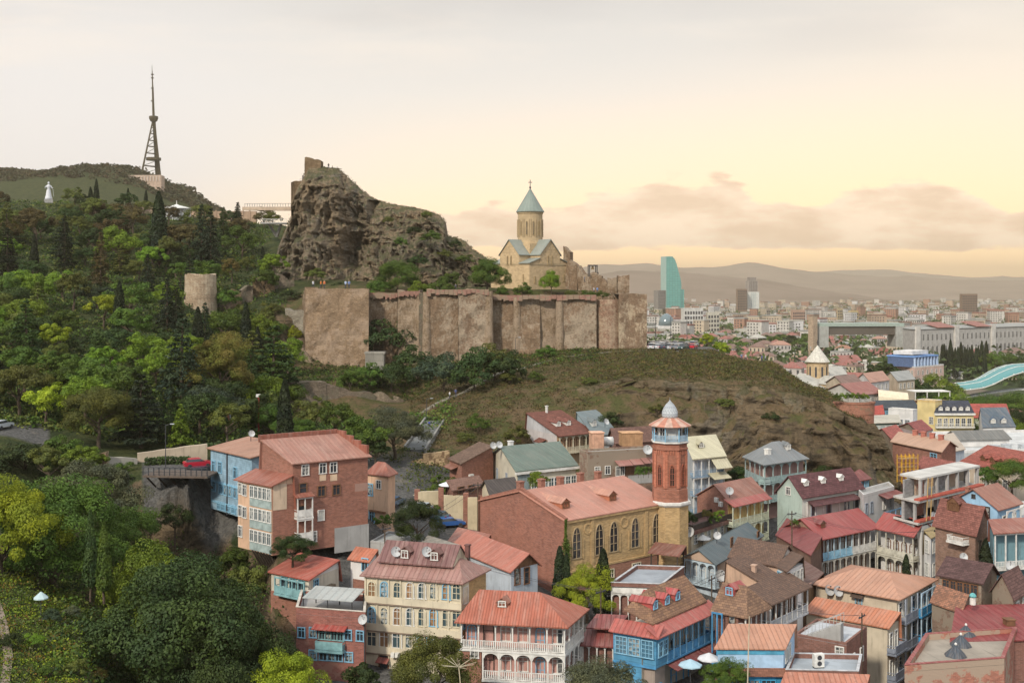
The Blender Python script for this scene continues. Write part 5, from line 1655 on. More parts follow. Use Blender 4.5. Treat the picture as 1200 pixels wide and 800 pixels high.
h.walls(BRICKD); h.gable(M_tile((0.20, .11, .08)), .8, "x", .97, .3, None); h.pw("R", [(540, 578), (552, 576)], 1.2, 1.0, "wide", BROWNW)
h = House("dark_roof_shed", "small cream shed with dark brown pitched roof behind the mosque gable", "house", (575, 579), 163, (607, 575), (565, 571), 65.0, TOWN)
h.walls(CREAM); h.gable(M_seam((0.055, .04, .035), .5, .2), 1.4, "x", .55, .35, CREAM)
h = House("arched_villa", "peach house with big dark red-brown roof, two white dormers and arched loggia under the cliff", "house", (656, 511), 205, (695, 507), (617, 501), 67.0, TOWN)
h.walls(M_plaster((0.56, .38, .24)), insR=1.2, matL=M_plaster((0.46, .42, .40)))
h.gable(M_tile((0.17, .065, .045), None, .6, .4), 2.8, "x", .97, .4, M_plaster((0.45, .44, .44)))
h.gallery("R", 0, h.w, h.h - 3.1, 3.0, 1.2, CREAMP, 5, True, "balus", deep0=-1.2)
for u in h.row("R", 5, .2): h.win("R", u, h.h - 3.0, .9, 2.0, "door", BROWNW, GLASS, -1.2)
h.pw("L", [(640, 527)], .9, 1.8, "door", BROWNW); h.skirt("L", 5.5, 8.5, h.h - 1.2, 1.2, .6, M_tile((0.17, .065, .045)))
for x in (2.4, 4.9): h.dormer(x, 4.5, M_tile((0.2, .08, .06)), WHITE, .8, .8, "R")
h.chimney(4.2, h.d * .9, 1.2, .35, WHITE)
h = House("teal_villa", "teal house with grey-blue roof and one white dormer beside arched villa", "house", (697, 511), 207, (722, 507.5), (676, 501), 68.0, TOWN)
h.walls(M_plaster((0.24, .36, .40)), insR=.6); h.gable(M_seam((0.15, .20, .23), .5, .3), 3.0, "x", .97, .4, M_plaster((0.3, .38, .4)))
h.gallery("R", 0, h.w, h.h - 3.0, 2.9, .6, WHITE, 4, False, "balus", deep0=-.6); h.wins("R", h.row("R", 3, .3), [h.h - 2.6], .8, 1.9, "tall", WHITE, GLASS, -.6)
h.dormer(1.6, 4.2, M_seam((0.15, .2, .23)), WHITE, 1.0, .9, "R")
h = House("roof_terrace_house", "long brown brick building with flat roof carrying tanks, pink awnings on its front", "house", (689, 532), 178, (767, 527.5), (679, 529), 63.5, TOWN)
h.walls(OLDB); h.flat(CONC, .35, None, wallmat=OLDB)
for i, (a, c, y) in enumerate(((720, 737, 539.5), (737, 750, 538), (750, 758, 536.5), (758, 766, 535.5))):
 ua, z = h.uz("R", a, y); ub = h.uz("R", c, y)[0]
 h.skirt("R", ua + .05, ub - .05, z, 1.6, .6, M_seam((0.42, .17, .15), .3))
h.pw("R", [(724, 557), (729, 556.5)], .6, 1.4, "cross"); h.pp("timber_panel", "R", 733, 743, 546, 556, BROWNW, .06)
h.pw("R", [(700, 556), (712, 555)], .8, 1.2, "cross"); h.pp("render_patch", "R", 736, 766, 556, 566, CONC, .05)
H17 = h
h = House("long_brown_roof_house", "long low house with plain brown roof behind the minaret gallery", "house", (722, 519), 198, (770, 516), (714, 512), 67.0, TOWN)
h.walls(BRICKD); h.gable(M_tile((0.15, .08, .06)), 1.9, "x", .6, .4, BRICKD)
h = House("cream_roof_house", "tall pale house with cream-yellow sheet roof and blue balcony right of minaret", "house", (813, 537.5), 188, (849, 534), (801, 528), 62.0, TOWN)
h.walls(PALEB, insR=1.0, matL=M_plaster((0.40, .42, .42))); h.gable(M_seam((0.56, .50, .34), .6, .25), 2.4, "x", .9, .4, PALEB)
for k, z in enumerate((h.h - 3.0, h.h - 6.0, h.h - 9.0)):
 h.gallery("R", 0, h.w, z, 2.8, 1.0, M_plain((0.22, .30, .38)), 4, False, "balus" if k < 2 else "solid", deep0=-1.0, pmat=WHITE)
 h.wins("R", h.row("R", 4, .3), [z + .2], .85, 2.0, "tall", WHITE, GLASS, -1.0)
h.skirt("R", h.w * .55, h.w + .4, h.h - .2, 1.6, 1.5, M_seam((0.56, .50, .34))); h.skirt("R", h.w * .45, h.w + .1, h.h - 2.6, 1.7, .8, M_seam((0.56, .50, .34)))
h.dormer(2.5, 3.5, M_seam((0.5, .45, .3)), DARKW, .9, .7, "R")
h = House("hip_roof_gallery_house", "square house with grey-blue hipped roof and two teal arcaded galleries at the cliff foot", "house", (896, 543), 188, (945, 536), (873, 534), 63.5, TOWN)
h.walls(M_plaster((0.36, .22, .19)), insR=1.3, insL=1.0); h.hip(M_seam((0.20, .22, .25), .6, .3), 2.5)
for z in (h.h - 3.3, h.h - 6.4):
 h.gallery("R", 0, h.w, z, 3.0, 1.3, M_plain((0.28, .37, .35)), 5, True, "solid", deep0=-1.3)
 h.gallery("L", 0, h.d, z, 3.0, 1.0, M_plain((0.30, .37, .36)), 4, True, "solid", deep0=-1.0)
 h.wins("R", h.row("R", 4, .4), [z + .1], .9, 2.0, "door", WHITE, GLASS, -1.3)
h.chimney(2.0, 2.0, .6, .8, WHITE); h.dormer(7.5, 2.0, M_seam((0.2, .22, .25)), WHITE, .9, .9, "R")
h = House("pale_green_house", "long pale green house with maroon pitched roof and three white dormers", "house", (940, 581), 173, (1010, 570), (911, 575), 62.5, TOWN)
h.walls(M_plaster((0.50, .51, .45), .3), matL=PALEG); h.gable(M_tile((0.115, .05, .05), None, .6, .35), 2.6, "x", .5, .4, PALEG)
for px in (951, 971, 992): h.dormer(h.uz("R", px, 575)[0], 1.0, WHITE, WHITE, .7, .7, "R")
ua, z = h.uz("R", 946, 586); ub = h.uz("R", 1001, 580)[0]
h.skirt("R", ua, ub, z - .1, 1.4, .6, M_tile((0.12, .055, .055)))
h.pw("R", [(953, 604), (971, 601), (992, 597), (1003, 594)], 1.0, 2.0, "door", GREYP); h.pw("L", [(924, 579)], .8, 1.1, "cross", WHITE)
for i in range(7): h.plate("pilaster", "R", ua + (ub - ua) * i / 6 - .12, ua + (ub - ua) * i / 6 + .12, 0, h.h - 1.0, WHITE, 0, .1)
h = House("white_flat_house", "low white flat-roofed house with small red awning and blue balcony", "house", (1012, 583), 176, (1048, 573), (1006, 577), 61.0, TOWN)
h.walls(WHITEW); h.flat(CONC, .5, None, wallmat=WHITEW)
h.pw("R", [(1015, 602), (1021, 600)], .7, 1.6, "cross", GREYP)
ua, z = h.uz("R", 1030, 602); h.gallery("R", ua, h.w + .5, 1.6, 2.4, 1.0, M_plain((0.2, .36, .55)), 3, False, "solid"); h.skirt("R", ua - .2, h.w + .6, h.h - .1, 1.6, .5, M_seam(CRIMSON))
h.pw("R", [(1036, 596), (1043, 594)], .8, 1.6, "cross", WHITE)
h = House("red_turret_house", "small glazed roof room with bright red hipped roof behind maroon roof", "house", (1003, 562), 184, (1019, 559), (995, 558), 63.0, TOWN)
h.walls(M_plain((0.1, .11, .12))); h.hip(M_seam(CRIMSON), 1.1); h.wins("R", h.row("R", 2, .1), [h.h - 2], .9, 1.6, "tall", SKYBLUE)
h = House("crimson_courtyard_house", "long crimson-roofed house with blue balcony along its courtyard front", "house", (963, 630), 165, (1027, 617), (918, 618), 56.0, TOWN)
h.walls(M_plaster((0.48, .44, .40), .4), insR=1.4, matL=M_plaster((0.36, .22, .16)))
h.gable(M_seam((0.36, .055, .055), .55, .3), 2.0, "x", .5, .5, M_plaster((0.32, .2, .14)))
um = h.uz("R", 999, 630)[0]; zf = h.uz("R", 980, 652)[1]
h.gallery("R", 0, um, zf, h.h - zf, 1.4, M_plain((0.26, .46, .58)), 5, False, "solid", deep0=-1.4, pmat=M_plain((0.4, .5, .55)))
h.gallery("R", um + .1, h.w, zf, h.h - zf, 1.4, WHITE, 4, True, "solid", deep0=-1.4)
h.gallery("R", 0, h.w, zf - 3.2, 2.9, 1.4, M_plain((0.45, .42, .36)), 9, True, None, deep0=-1.4)
for z in (zf, zf - 3.2): h.wins("R", h.row("R", 7, .5), [z + .1], .95, 2.1, "door", BROWNW, GLASS, -1.4)
h.dormer(h.w * .16, 1.6, M_seam(CRIMSON), M_plain((0.25, .05, .05)), .9, .7, "R", BROWNW)
h = House("crimson_wing_house", "crimson-roofed white wing with arched gallery facing the courtyard and tall blank end wall", "house", (1070, 627), 166.8, (1092, 620), (1027.5, 617.5), 55.0, TOWN)
h.walls(WHITEW, insL=1.3); h.gable(M_seam((0.40, .065, .06), .5, .3), 1.7, "t", .5, .45, WHITEW)
zf = h.uz("L", 1050, 652)[1]
h.gallery("L", 0, h.d, zf, h.h - zf, 1.3, M_plain((0.5, .47, .38)), 4, True, "solid", deep0=-1.3)
h.gallery("L", 0, h.d, zf - 3.3, 3.0, 1.3, M_plain((0.5, .47, .38)), 4, True, None, deep0=-1.3)
for z in (zf, zf - 3.3): h.wins("L", h.row("L", 4, .4), [z + .1], 1.0, 2.1, "arch", BROWNW, M_glass((0.12, .05, .04)), -1.3)
h.pw("R", [(1073, 640), (1073, 664)], .5, 1.0, "one", DARKW); h.plate("end_wall", "R", 2.0, h.w + .02, 0, h.h + 1.1, WHITEW, 0, .35)
h = House("glazed_bay_house", "narrow white house of stacked glazed bays with ochre roof beside white end wall", "house", (1091, 630), 164, (1101, 625), (1083, 626.5), 52.0, TOWN)
h.walls(WHITEW); h.gable(M_seam((0.42, .30, .12)), .6, "x", .97, .3, None)
for z in (h.h - 2.3, h.h - 5.6, h.h - 9): h.wins("R", h.row("R", 2, .05), [z], .75, 1.7, "grid", WHITE, GLASSB, .03); h.wins("L", [h.d * .5], [z], .9, 1.7, "grid", WHITE, GLASSB, .03)
h = House("lean_to_house", "lower lean-to with dark crimson sheet roof in front of crimson courtyard gable", "house", (950, 650), 157, (963, 640), (910, 627), 56.0, TOWN)
h.walls(M_wood((0.2, .12, .09), .2, True)); h.gable(M_seam((0.25, .045, .05), .5, .25), 1.4, "t", .97, .3, BROWNW)
TB = M_tile((0.14, .085, .06), (0.10, .065, .05), .35, .25)
h = House("brown_tile_house", "peach house with brown tiled roof and white gable, two dishes on its wall", "house", (911, 661), 141, (931, 651.5), (857, 651), 57.0, TOWN)
h.walls(M_plaster((0.50, .34, .25))); h.gable(TB, 1.8, "t", .5, .4, WHITE)
h = House("white_bay_house", "white glazed bay house with small brown roof below brown tiled house", "house", (922.5, 669), 137, (941, 660), (911, 664), 57.0, TOWN)
h.walls(WHITEW); h.gable(TB, .9, "t", .97, .3, None)
h.wins("R", h.row("R", 4, .1), [h.h - 2.1], .62, 1.6, "tall", WHITE, GLASSB, .03); h.wins("L", h.row("L", 2, .1), [h.h - 2.1], .7, 1.6, "cross", SKYBLUE, GLASS, .03)
h = House("sloping_roof_house", "peach-walled house with long sloping brown roof and small chimney", "house", (906, 691), 132, (924, 682), (850, 682), 57.0, TOWN)
h.walls(M_plaster((0.50, .33, .23))); h.gable(TB, 2.5, "x", .97, .35, M_plaster((0.50, .33, .23))); h.chimney(1.4, 3.0, .7, .5, M_plaster((0.45, .3, .22)))
h = House("long_balcony_house", "pale house with long white balcony running back beside the orange-roofed apartments", "house", (903, 707), 128, (947, 687), (874, 701), 57.0, TOWN)
h.walls(M_plaster((0.46, .36, .30)), insR=1.4); h.gable(TB, 1.2, "x", .97, .4, None)
h.gallery("R", 0, h.w, h.h - 3.0, 2.9, 1.4, M_plain((0.45, .46, .47)), 7, False, "balus", deep0=-1.4, pmat=WHITE); h.wins("R", h.row("R", 5, .4), [h.h - 2.8], .95, 2.1, "door", BROWNW, GLASS, -1.4)
h.pw("L", [(888, 726)], .8, 1.4, "cross", BROWNW)
h = House("inner_yard_house", "low house with brown roof between crimson lean-to and orange apartments", "house", (948, 688), 146, (965, 680), (925, 672), 55.0, TOWN)
h.walls(M_wood((0.24, .15, .09), .25, True)); h.gable(M_seam((0.14, .06, .05)), 1.0, "t", .97, .3, None)
h = House("slate_roof_house", "house with slate-blue sheet roof and carved blue porch, peach side wall", "house", (838, 661), 150, (893, 627), (801, 653), 57.0, TOWN)
h.walls(M_plaster((0.42, .30, .22)), insL=.9, matL=M_plain((0.40, .46, .50))); h.gable(M_seam((0.085, .125, .155), .5, .25), 1.4, "x", .5, .3, M_plaster((0.42, .30, .22)))
h.gallery("L", 0, h.d, h.h - 3.1, 3.0, .9, M_plain((0.42, .50, .54)), 4, True, "balus", deep0=-.9); h.wins("L", h.row("L", 3, .3), [h.h - 3.0], .9, 2.2, "door", WHITE, M_glass((0.12, .17, .2)), -.9)
h.pw("R", [(857, 640), (888, 632)], .8, 1.2, "cross", BROWNW)
h = House("yellow_gallery_house", "yellow house with rust-red roof and pale green gallery right of minaret foot", "house", (859, 593), 170, (901, 583.5), (817, 580), 60.0, TOWN)
h.walls(YELLOW, insR=1.4, matL=BRICK); h.gable(M_seam((0.30, .10, .065), .5), 2.4, "x", .5, .3, BRICK)
h.skirt("R", -.3, h.w + .3, h.h + .9, 2.0, .9, M_seam((0.40, .075, .065)), d0=-1.5)
for z in (h.h - 3.0, h.h - 6.2): h.gallery("R", 0, h.w, z, 2.9, 1.4, M_plain((0.46, .48, .36)), 5, True, "balus", deep0=-1.4); h.wins("R", h.row("R", 4, .3), [z + .1], .95, 2.1, "door", M_plain((0.45, .22, .07)), GLASS, -1.4)
for px, py in ((841, 588), (846, 593)):
 b = MB(); u, z = h.uz("L", px, py); b.box(u - .4, -.4, z, u + .4, -.03, z + .7, 0, h.fL); h.part("air_conditioner", b, WHITE)
h = House("planted_terrace_house", "cream house with planted roof terrace beside minaret foot", "house", (812, 622), 163, (859, 607), (787, 616), 58.0, TOWN)
h.walls(CREAM, insR=.3); h.flat(M_wood((0.12, .06, .05), .2), .8, None, wallmat=DARKW)
for i in range(6): h.win("R", h.row("R", 6, .2)[i], h.h - 2.0, 1.0, 1.4, "arch", WHITE, GLASS, -.3)
h.plate("fascia", "R", 0, h.w, h.h - .5, h.h, M_seam((0.2, .07, .055)), 0, .3)
H26 = h
h = House("orange_roof_apartments", "four-storey cream apartment house with flat orange roof and stacked bright blue balconies", "house", (1051, 700), 140, (1092, 678), (956, 683), 45.0, TOWN)
h.walls(CREAM, matL=M_plaster((0.52, .44, .33))); h.gable(M_seam((0.53, .24, .15), .6, .3), 1.3, "t", .5, .7, None, hip0=4, hip1=4)
um = h.uz("R", 1066, 720)[0]
for k in range(4):
 z = h.h - 3.3 * (k + 1) + .3
 h.gallery("R", .1, um, z, 2.9, 1.1, M_plain((0.20, .22, .26)), 2, False, "solid", pmat=GREYP, top=False)
 h.gallery("R", um + .1, h.w - .1, z, 2.9, 1.5, M_plain((0.05, .26, .48)), 4, True, "solid", pmat=M_plain((0.35, .45, .52)))
 h.wins("R", [1.0, 2.6], [z + .1], .95, 2.1, "door", WHITE); h.wins("R", [um + 1.2 + i * 1.9 for i in range(4)], [z + .1], 1.0, 2.1, "door", WHITE, GLASS)
h.pw("L", [(1006.5, 709)], .75, 1.6, "cross", SKYBLUE)
u, z = h.uz("L", 1006, 695); h.skirt("L", u - .8, u + .8, z, .8, .3, M_tile((0.12, .08, .06)))
H27 = h
h = House("orange_annex", "lower annex with bright orange lean-to roof in front of cream apartments", "house", (1040, 735), 135, (1053, 727), (945, 717), 45.5, TOWN)
h.walls(M_plaster((0.50, .43, .32))); h.gable(M_seam((0.55, .17, .075), .45), 1.0, "t", .97, .35, None)
for z in (h.h - 3.0, h.h - 6.2, h.h - 9.4): h.gallery("R", -.2, h.w, z, 2.5, 1.1, M_plain((0.20, .22, .26)), 2, False, "solid", top=False, posts=False); h.wins("R", h.row("R", 2, .2), [z + .1], .8, 2.0, "door", WHITE)
h = House("blue_shed_house", "pale blue house with orange sheet roof in the near front row, bright blue below", "house", (918, 760), 114, (931, 742), (841, 759.5), 55.0, TOWN)
h.walls(M_plain((0.34, .48, .62), .7, .15)); h.gable(M_seam((0.52, .22, .13), .5, .3), .9, "t", .97, .3, PALEB)
h.plate("band", "L", -.05, h.d + .05, h.h - .55, h.h - .1, M_plain((0.08, .30, .44)), 0, .06)
h.skirt("L", -.1, h.d + .2, h.h - 1.9, .9, .5, M_tile((0.25, .11, .07)))
h.plate("lower_wall", "L", .02, h.d - .05, 0, h.h - 2.45, M_plain((0.05, .28, .46)), 0, .4)
h.wins("L", [1.6, 3.4, 5.0], [h.h - 4.6], 1.3, 1.6, "grid", M_plain((0.06, .3, .5)), GLASS, .4)
h.wins("R", [1.2, 2.8], [h.h - 1.6], .8, 1.3, "cross", WHITE)
h = House("grey_roof_terrace", "brick building with grey flat roof, low parapet and air-conditioning units", "house", (1006, 792), 113, (1010, 772), (921, 790), 54.0, TOWN)
h.walls(BRICKD); h.flat(M_plaster((0.33, .36, .38)), .5, M_plain((0.42, .42, .42)), wallmat=BRICKD)
H28b = h
h = House("pale_roof_terrace", "brown brick building with pale grey flat roof and outside stair below orange roofs", "house", (992, 756), 122, (1016, 737), (931, 745), 52.0, TOWN)
h.walls(BRICKD); h.flat(M_plaster((0.42, .43, .44)), .3, None, wallmat=BRICKD); h.wins("R", h.row("R", 2, .6), [h.h - 3], .9, 1.5, "cross", WHITE); h.pw("L", [(984, 772)], .8, 1.3, "cross")
b = MB()
for i in range(12):
 u = h.d * .2 + i * .33; b.box(u, .1, h.h + .05, u + .33, 1.1, h.h + .25 + i * .17, 0, h.fL)
h.part("stair", b, CONC)
b = MB()
for y in (.1, 1.1):
 b.tube(h.fL @ Vector((h.d * .2, y, h.h + 1.1)), h.fL @ Vector((h.d * .2 + 4, y, h.h + 3.2)), .04, .04, 4)
 for i in range(6): b.tube(h.fL @ Vector((h.d * .2 + i * .8, y, h.h + .1 + i * .4)), h.fL @ Vector((h.d * .2 + i * .8, y, h.h + 1.1 + i * .42)), .03, .03, 4)
h.part("handrail", b, M_plain((0.4, .4, .38)))
h = House("front_orange_roof", "low roof of orange sheet at the bottom edge below grey terrace", "house", (1012, 806), 110, (1016, 797), (918, 803), 54.0, TOWN)
h.walls(BRICKD); h.gable(M_seam((0.50, .16, .09)), .5, "t", .97, .3, None)
h = House("brick_bathhouse", "brick bathhouse with red coping and flat tan roof carrying small pointed skylights", "bathhouse", (1060, 787), 116, (1177, 778.5), (1085, 749), 51.0)
h.walls(BRICKP); h.flat(M_plaster((0.30, .26, .21)), .7, M_seam((0.34, .06, .06)), .5, wallmat=BRICKP)
H29 = h
h = House("crimson_bath_roof", "wide low crimson sheet roof behind the brick bathhouse", "house", (1116, 752), 126, (1235, 749), (1123, 716), 50.0, TOWN)
h.walls(BRICKD); h.gable(M_seam((0.28, .035, .04), .8, .25), .7, "x", .97, .3, None); h.chimney(6.5, 5, .6, 1.0, BROWNW)
h = House("light_blue_gable_house", "light blue gabled house with faded red roof and one square dark window", "house", (1169, 596), 152, (1195, 588.5), (1115, 587), 59.0, TOWN)
h.walls(BLUEW); h.gable(M_seam((0.34, .12, .08), .5), 2.1, "x", .5, .4, BLUEW)
h.pw("L", [(1155, 605)], 1.1, 1.3, "one", DARKW); h.pw("L", [(1141, 583)], .35, .4, "one", DARKW); h.pw("L", [(1135, 603)], .9, 1.1, "blind", SKYBLUE, M_plain((0.3, .48, .62)))
h.gallery("R", .2, h.w, h.h - 3.4, 3.2, 1.2, WHITE, 3, True, "balus"); h.wins("R", h.row("R", 2, .4), [h.h - 3.2], .9, 2.0, "door", WHITE); h.chimney(2, 5.4, .8, .5, BRICK)
h = House("white_post_veranda", "teal-walled veranda house with red lean-to roof on white posts at the right edge", "house", (1166, 625), 146, (1240, 621), (1160, 617), 57.0, TOWN)
h.walls(M_plaster((0.16, .27, .30)), insR=1.5); h.gable(M_seam((0.33, .10, .07), .5), .9, "x", .97, .3, None)
h.gallery("R", 0, h.w, h.h - 4.6, 4.5, 1.5, WHITE, 6, False, "balus", deep0=-1.5); h.wins("R", h.row("R", 5, .5), [h.h - 4.4], 1.0, 2.2, "door", DARKW, GLASS, -1.5)
h = House("white_terrace_house", "white and blue house with open roof terrace at the right edge behind light blue gable", "house", (1182, 605), 160, (1240, 600), (1175, 597), 56.0, TOWN)
h.walls(PALEB); h.flat(CONC, 1.0, None, wallmat=WHITEW); h.wins("R", h.row("R", 4, .5), [h.h - 2.6], 1, 1.8, "cross", WHITE)
h = House("brown_gable_house", "brown brick house with jumbled rust-brown gabled roofs and corner balcony", "house", (1143, 624), 150, (1160, 617), (1096, 613), 54.0, TOWN)
h.walls(M_brick((0.22, .13, .09))); h.gable(M_tile((0.21, .085, .065)), 3.0, "t", .5, .4, M_brick((0.22, .13, .09)))
h.dormer(1.5, 4.5, M_tile((0.21, .085, .065)), BROWNW, 1.8, 1.2, "L", BROWNW, 3.5)
h.gallery("L", h.d * .45, h.d * .85, h.h - 1.6, 2, 1.2, WHITE, 2, False, "balus", posts=False, top=False, railh=.8); h.wins("R", h.row("R", 2, .4), [h.h - 3, h.h - 6.4], .8, 1.7, "cross", DARKW)
h = House("dark_brown_roof_house", "low house with dark plum-brown roof below the brown gabled house", "house", (1150, 682), 141, (1168, 672), (1101, 673), 50.0, TOWN)
h.walls(OLDB); h.gable(M_tile((0.10, .055, .05), None, .6, .35), 1.6, "t", .6, .4, OLDB); h.wins("L", h.row("L", 5, .5), [h.h - 1.8], .9, 1.3, "cross", BROWNW)
h = House("plum_roof_house", "house with plum-brown gabled roof right of the tall cypress", "house", (1187, 698), 138, (1204, 688), (1163, 690), 49.0, TOWN)
h.walls(OLDB); h.gable(M_tile((0.13, .07, .06), None, .6, .35), 2.2, "x", .5, .4, OLDB); h.wins("R", h.row("R", 2, .4), [h.h - 2.4], .8, 1.4, "cross", WHITE)
h = House("old_tile_house", "small house with old patchy clay-tile roof beside the cypress", "house", (1126, 717), 136, (1141, 704), (1092, 705), 48.0, TOWN)
h.walls(OLDB); h.gable(M_tile((0.30, .14, .085), (0.14, .08, .055), .3, .3), 1.4, "t", .5, .3, OLDB)
h = House("unfinished_building", "unfinished concrete-frame building with open floors and white slab roof", "building site", (1072, 586), 168, (1147, 568), (1048, 580), 58.0)
GB = M_brick((0.26, .25, .24), None, None, .6, .3)
RF = M_plain((0.40, .09, .06))
h.walls(GB, z1=h.h - 3.2, insR=.1)
b = MB()
for z in (h.h - 3.2, h.h, h.h + 3.1):
 q = h.quad(-.3 if z < h.h + 3 else 1.6, -.3, -.9 if z < h.h + 3 else -.1, 0)
 b.slab([(p.x, p.y, z) for p in q], .3)
h.part("floor_slab", b, M_plaster((0.48, .46, .42)))
for i in range(7):
 for z in (h.h - 3.2, h.h):
  for t in (.2, h.d * .6):
   b = MB(); p = h.pt(.3 + (h.w - .6) * i / 6 + (1.6 if i == 0 and z == h.h else 0), t, 0); b.box(p.x - .2, p.y - .2, z + .003, p.x + .2, p.y + .2, z + 2.75); h.part("column", b, CONC)
for z in (h.h - 3.2, h.h):
 h.plate("edge_board", "R", -.2, h.w, z + .02, z + .28, RF, -.02, .95)
 for i in range(6):
  if (i + int(z)) % 3: h.plate("infill_wall", "R", .6 + h.w * i / 6, .1 + h.w * (i + 1) / 6 - .3, z + .02, z + 2.7, (GB, BRICKP, PINK)[i % 3], -h.d * .5, -h.d * .5 + .25)
for u in (1.0, 2.2):
 b = MB(); b.tube((u, -1.3, h.h - 3), (u + 2.2, -.4, h.h + 3), .07, .07, 4); h.part("prop", b, M_plain((0.40, .26, .1)))
sc_ = empty("scaffold", P(1057, 566, 186), R(20), "yellow scaffold tower on the unfinished building beside the cliff", "scaffold")
b = MB()
for i in range(5):
 for j in range(2): b.tube((i * .8, j * 1.2, 0), (i * .8, j * 1.2, 4.6), .07, .07, 5)
for k in range(5):
 for j in range(2): b.tube((0, j * 1.2, .2 + k), (3.2, j * 1.2, .2 + k), .05, .05, 4)
b.build("frame", M_plain((0.55, .30, .03)), sc_)
b = MB()
for k in range(3): b.box(0, 0, 1.1 + k * 1.4, 3.2, 1.2, 1.18 + k * 1.4)
b.build("platform", M_wood((0.35, .22, .1)), sc_)
h = House("tan_roof_house", "dark brick house with tan sheet roof and row of small chimneys under the cliff end", "house", (1103, 528.5), 200, (1120, 523), (1046, 517), 59.0, TOWN)
h.walls(BRICK); h.gable(M_seam((0.50, .28, .19), .6, .3), 1.3, "t", .5, .5, BRICK)
for k in range(4): h.chimney(h.w * .5, 2.0 + 2.4 * k, .7, .8, M_brick((0.38, .13, .09)))
h.wins("L", [h.d - 2.0], [h.h - 2.2], 1.6, 1.5, "cross", SKYBLUE)
h = House("grey_gable_house", "pale blue-grey gabled house behind tan-roofed brick house", "house", (1108, 531), 212, (1130, 526), (1082, 518), 58.0, TOWN)
h.walls(PALEB); h.gable(M_seam((0.5, .4, .33)), 2.0, "x", .5, .4, PALEB)
h = House("low_rust_roof_house", "low rust-red tiled roof in front of tan-roofed brick house", "house", (1118, 555), 182, (1130, 549), (1077, 547), 58.0, TOWN)
h.walls(OLDB); h.gable(M_tile((0.26, .09, .07)), 1.3, "t", .5, .4, OLDB)
h = House("market_hall", "very large white flat-roofed hall with grey roof monitor", "hall", (1120, 531), 232, (1290, 527), (1068, 509), 55.0)
h.walls(M_plaster((0.42, .43, .42))); h.flat(M_plaster((0.50, .50, .48), .6), .6, None, wallmat=WHITEW)
b = MB(); b.box(5.5, 8, h.h + .1, 17, 13, h.h + 1.6); h.part("roof_monitor", b, WHITEW);
b = MB()
q = [(5.2, 7.6, h.h + 1.6), (17.4, 7.6, h.h + 1.6), (17.4, 11, h.h + 3.2), (5.2, 11, h.h + 3.2)]; b.slab(q, .15)
q = [(17.4, 14, h.h + 1.6), (5.2, 14, h.h + 1.6), (5.2, 11, h.h + 3.2), (17.4, 11, h.h + 3.2)]; b.slab(q, .15)
h.part("monitor_roof", b, M_seam((0.16, .16, .16), 1.2, .3))
for i in range(5):
 b = MB(); b.box(9 + i * 3.2, 1.2 + (i % 2), h.h + .1, 10.6 + i * 3.2, 2.6 + (i % 2), h.h + 1.3); h.part("roof_unit", b, ZINC)
h = House("red_dormer_row", "long house with rusty red roof and row of dormers behind the round tree", "house", (1186, 553), 190, (1240, 546), (1127, 541), 57.0, TOWN)
h.walls(M_plaster((0.46, .38, .29))); h.gable(M_tile((0.30, .09, .065)), 2.3, "t", .6, .4, PEACH)
for k in range(4): h.dormer(1.6, 1.6 + k * 2.2, M_tile((0.3, .09, .065)), BROWNW, 1.0, .6, "L", BROWNW)
h.wins("L", h.row("L", 5, .4), [h.h - 3.2], .9, 1.6, "cross")
h = House("yellow_hotel_tower", "yellow hotel block with three tall recessed arches on its side", "hotel", (1096, 472), 300, (1104, 471), (1075, 470.5), 52.0)
h.walls(M_plaster((0.58, .46, .22), .2)); h.flat(CONC, .6, WHITE, wallmat=YELLOW)
h.wins("L", [h.d * .3], [2, 5.6, 9.2], 1.8, 2.6, "arch", YELLOW); h.wins("L", [h.d * .78], [2.2, 5.8, 9.4, 12.6], 1.0, 1.8, "cross")
h = House("mansard_hotel", "yellow hotel with dark slate mansard roof and small white dormers", "hotel", (1096, 484), 298, (1141, 484), (1094, 478), 52.0)
h.walls(M_plaster((0.55, .46, .24), .2)); h.gable(M_tile((0.05, .055, .07), None, .6, .4), 2.6, "x", .5, .2, None, hip0=1.2, hip1=1.2)
h.plate("cornice", "R", -.3, h.w + .3, h.h - .5, h.h, WHITE, 0, .5)
for x in h.row("R", 5, .6): h.dormer(x, 1.0, M_plain((0.06, .06, .07)), WHITE, .9, .9, "R")
for z in (h.h - 3.4, h.h - 6.8): h.wins("R", h.row("R", 6, .4), [z], 1.0, 2.0, "tall"); h.gallery("R", 0, h.w, z - .2, 3, .8, WHITE, 6, False, "iron", posts=False, top=False)
h = House("glass_mansard_house", "long dark glazed attic floor with planted roof edge beyond the brick bastion", "building", (1023, 479), 308, (1076, 478), (1020, 474), 52.0)
h.walls(M_plain((0.07, .10, .12), .3)); h.wins("R", h.row("R", 8, .2), [h.h - 2.9], 1.1, 2.2, "grid", SKYBLUE, M_glass((0.08, .13, .15), (.3, .35, .33))); h.gable(M_tile((0.06, .07, .08)), 1.6, "x", .5, .3, None, hip0=1, hip1=1)
h = House("white_corner_building", "plain white building with few dark windows below the glazed attic", "building", (1070, 482), 285, (1075, 481), (1041, 480), 52.0)
h.walls(WHITEW); h.flat(CONC, .4, WHITE, wallmat=WHITEW); h.wins("L", h.row("L", 3, .6), [h.h - 4, h.h - 7], 1.0, 1.7, "cross", GREYP); h.wins("R", [h.w * .5], [h.h - 4, h.h - 7], .8, 1.5, "cross", SKYBLUE)
h = House("glass_kiosk_house", "low house with pale roof and green glazed front by the cliff end", "house", (1022, 496), 255, (1054, 495), (1020, 489), 55.0, TOWN)
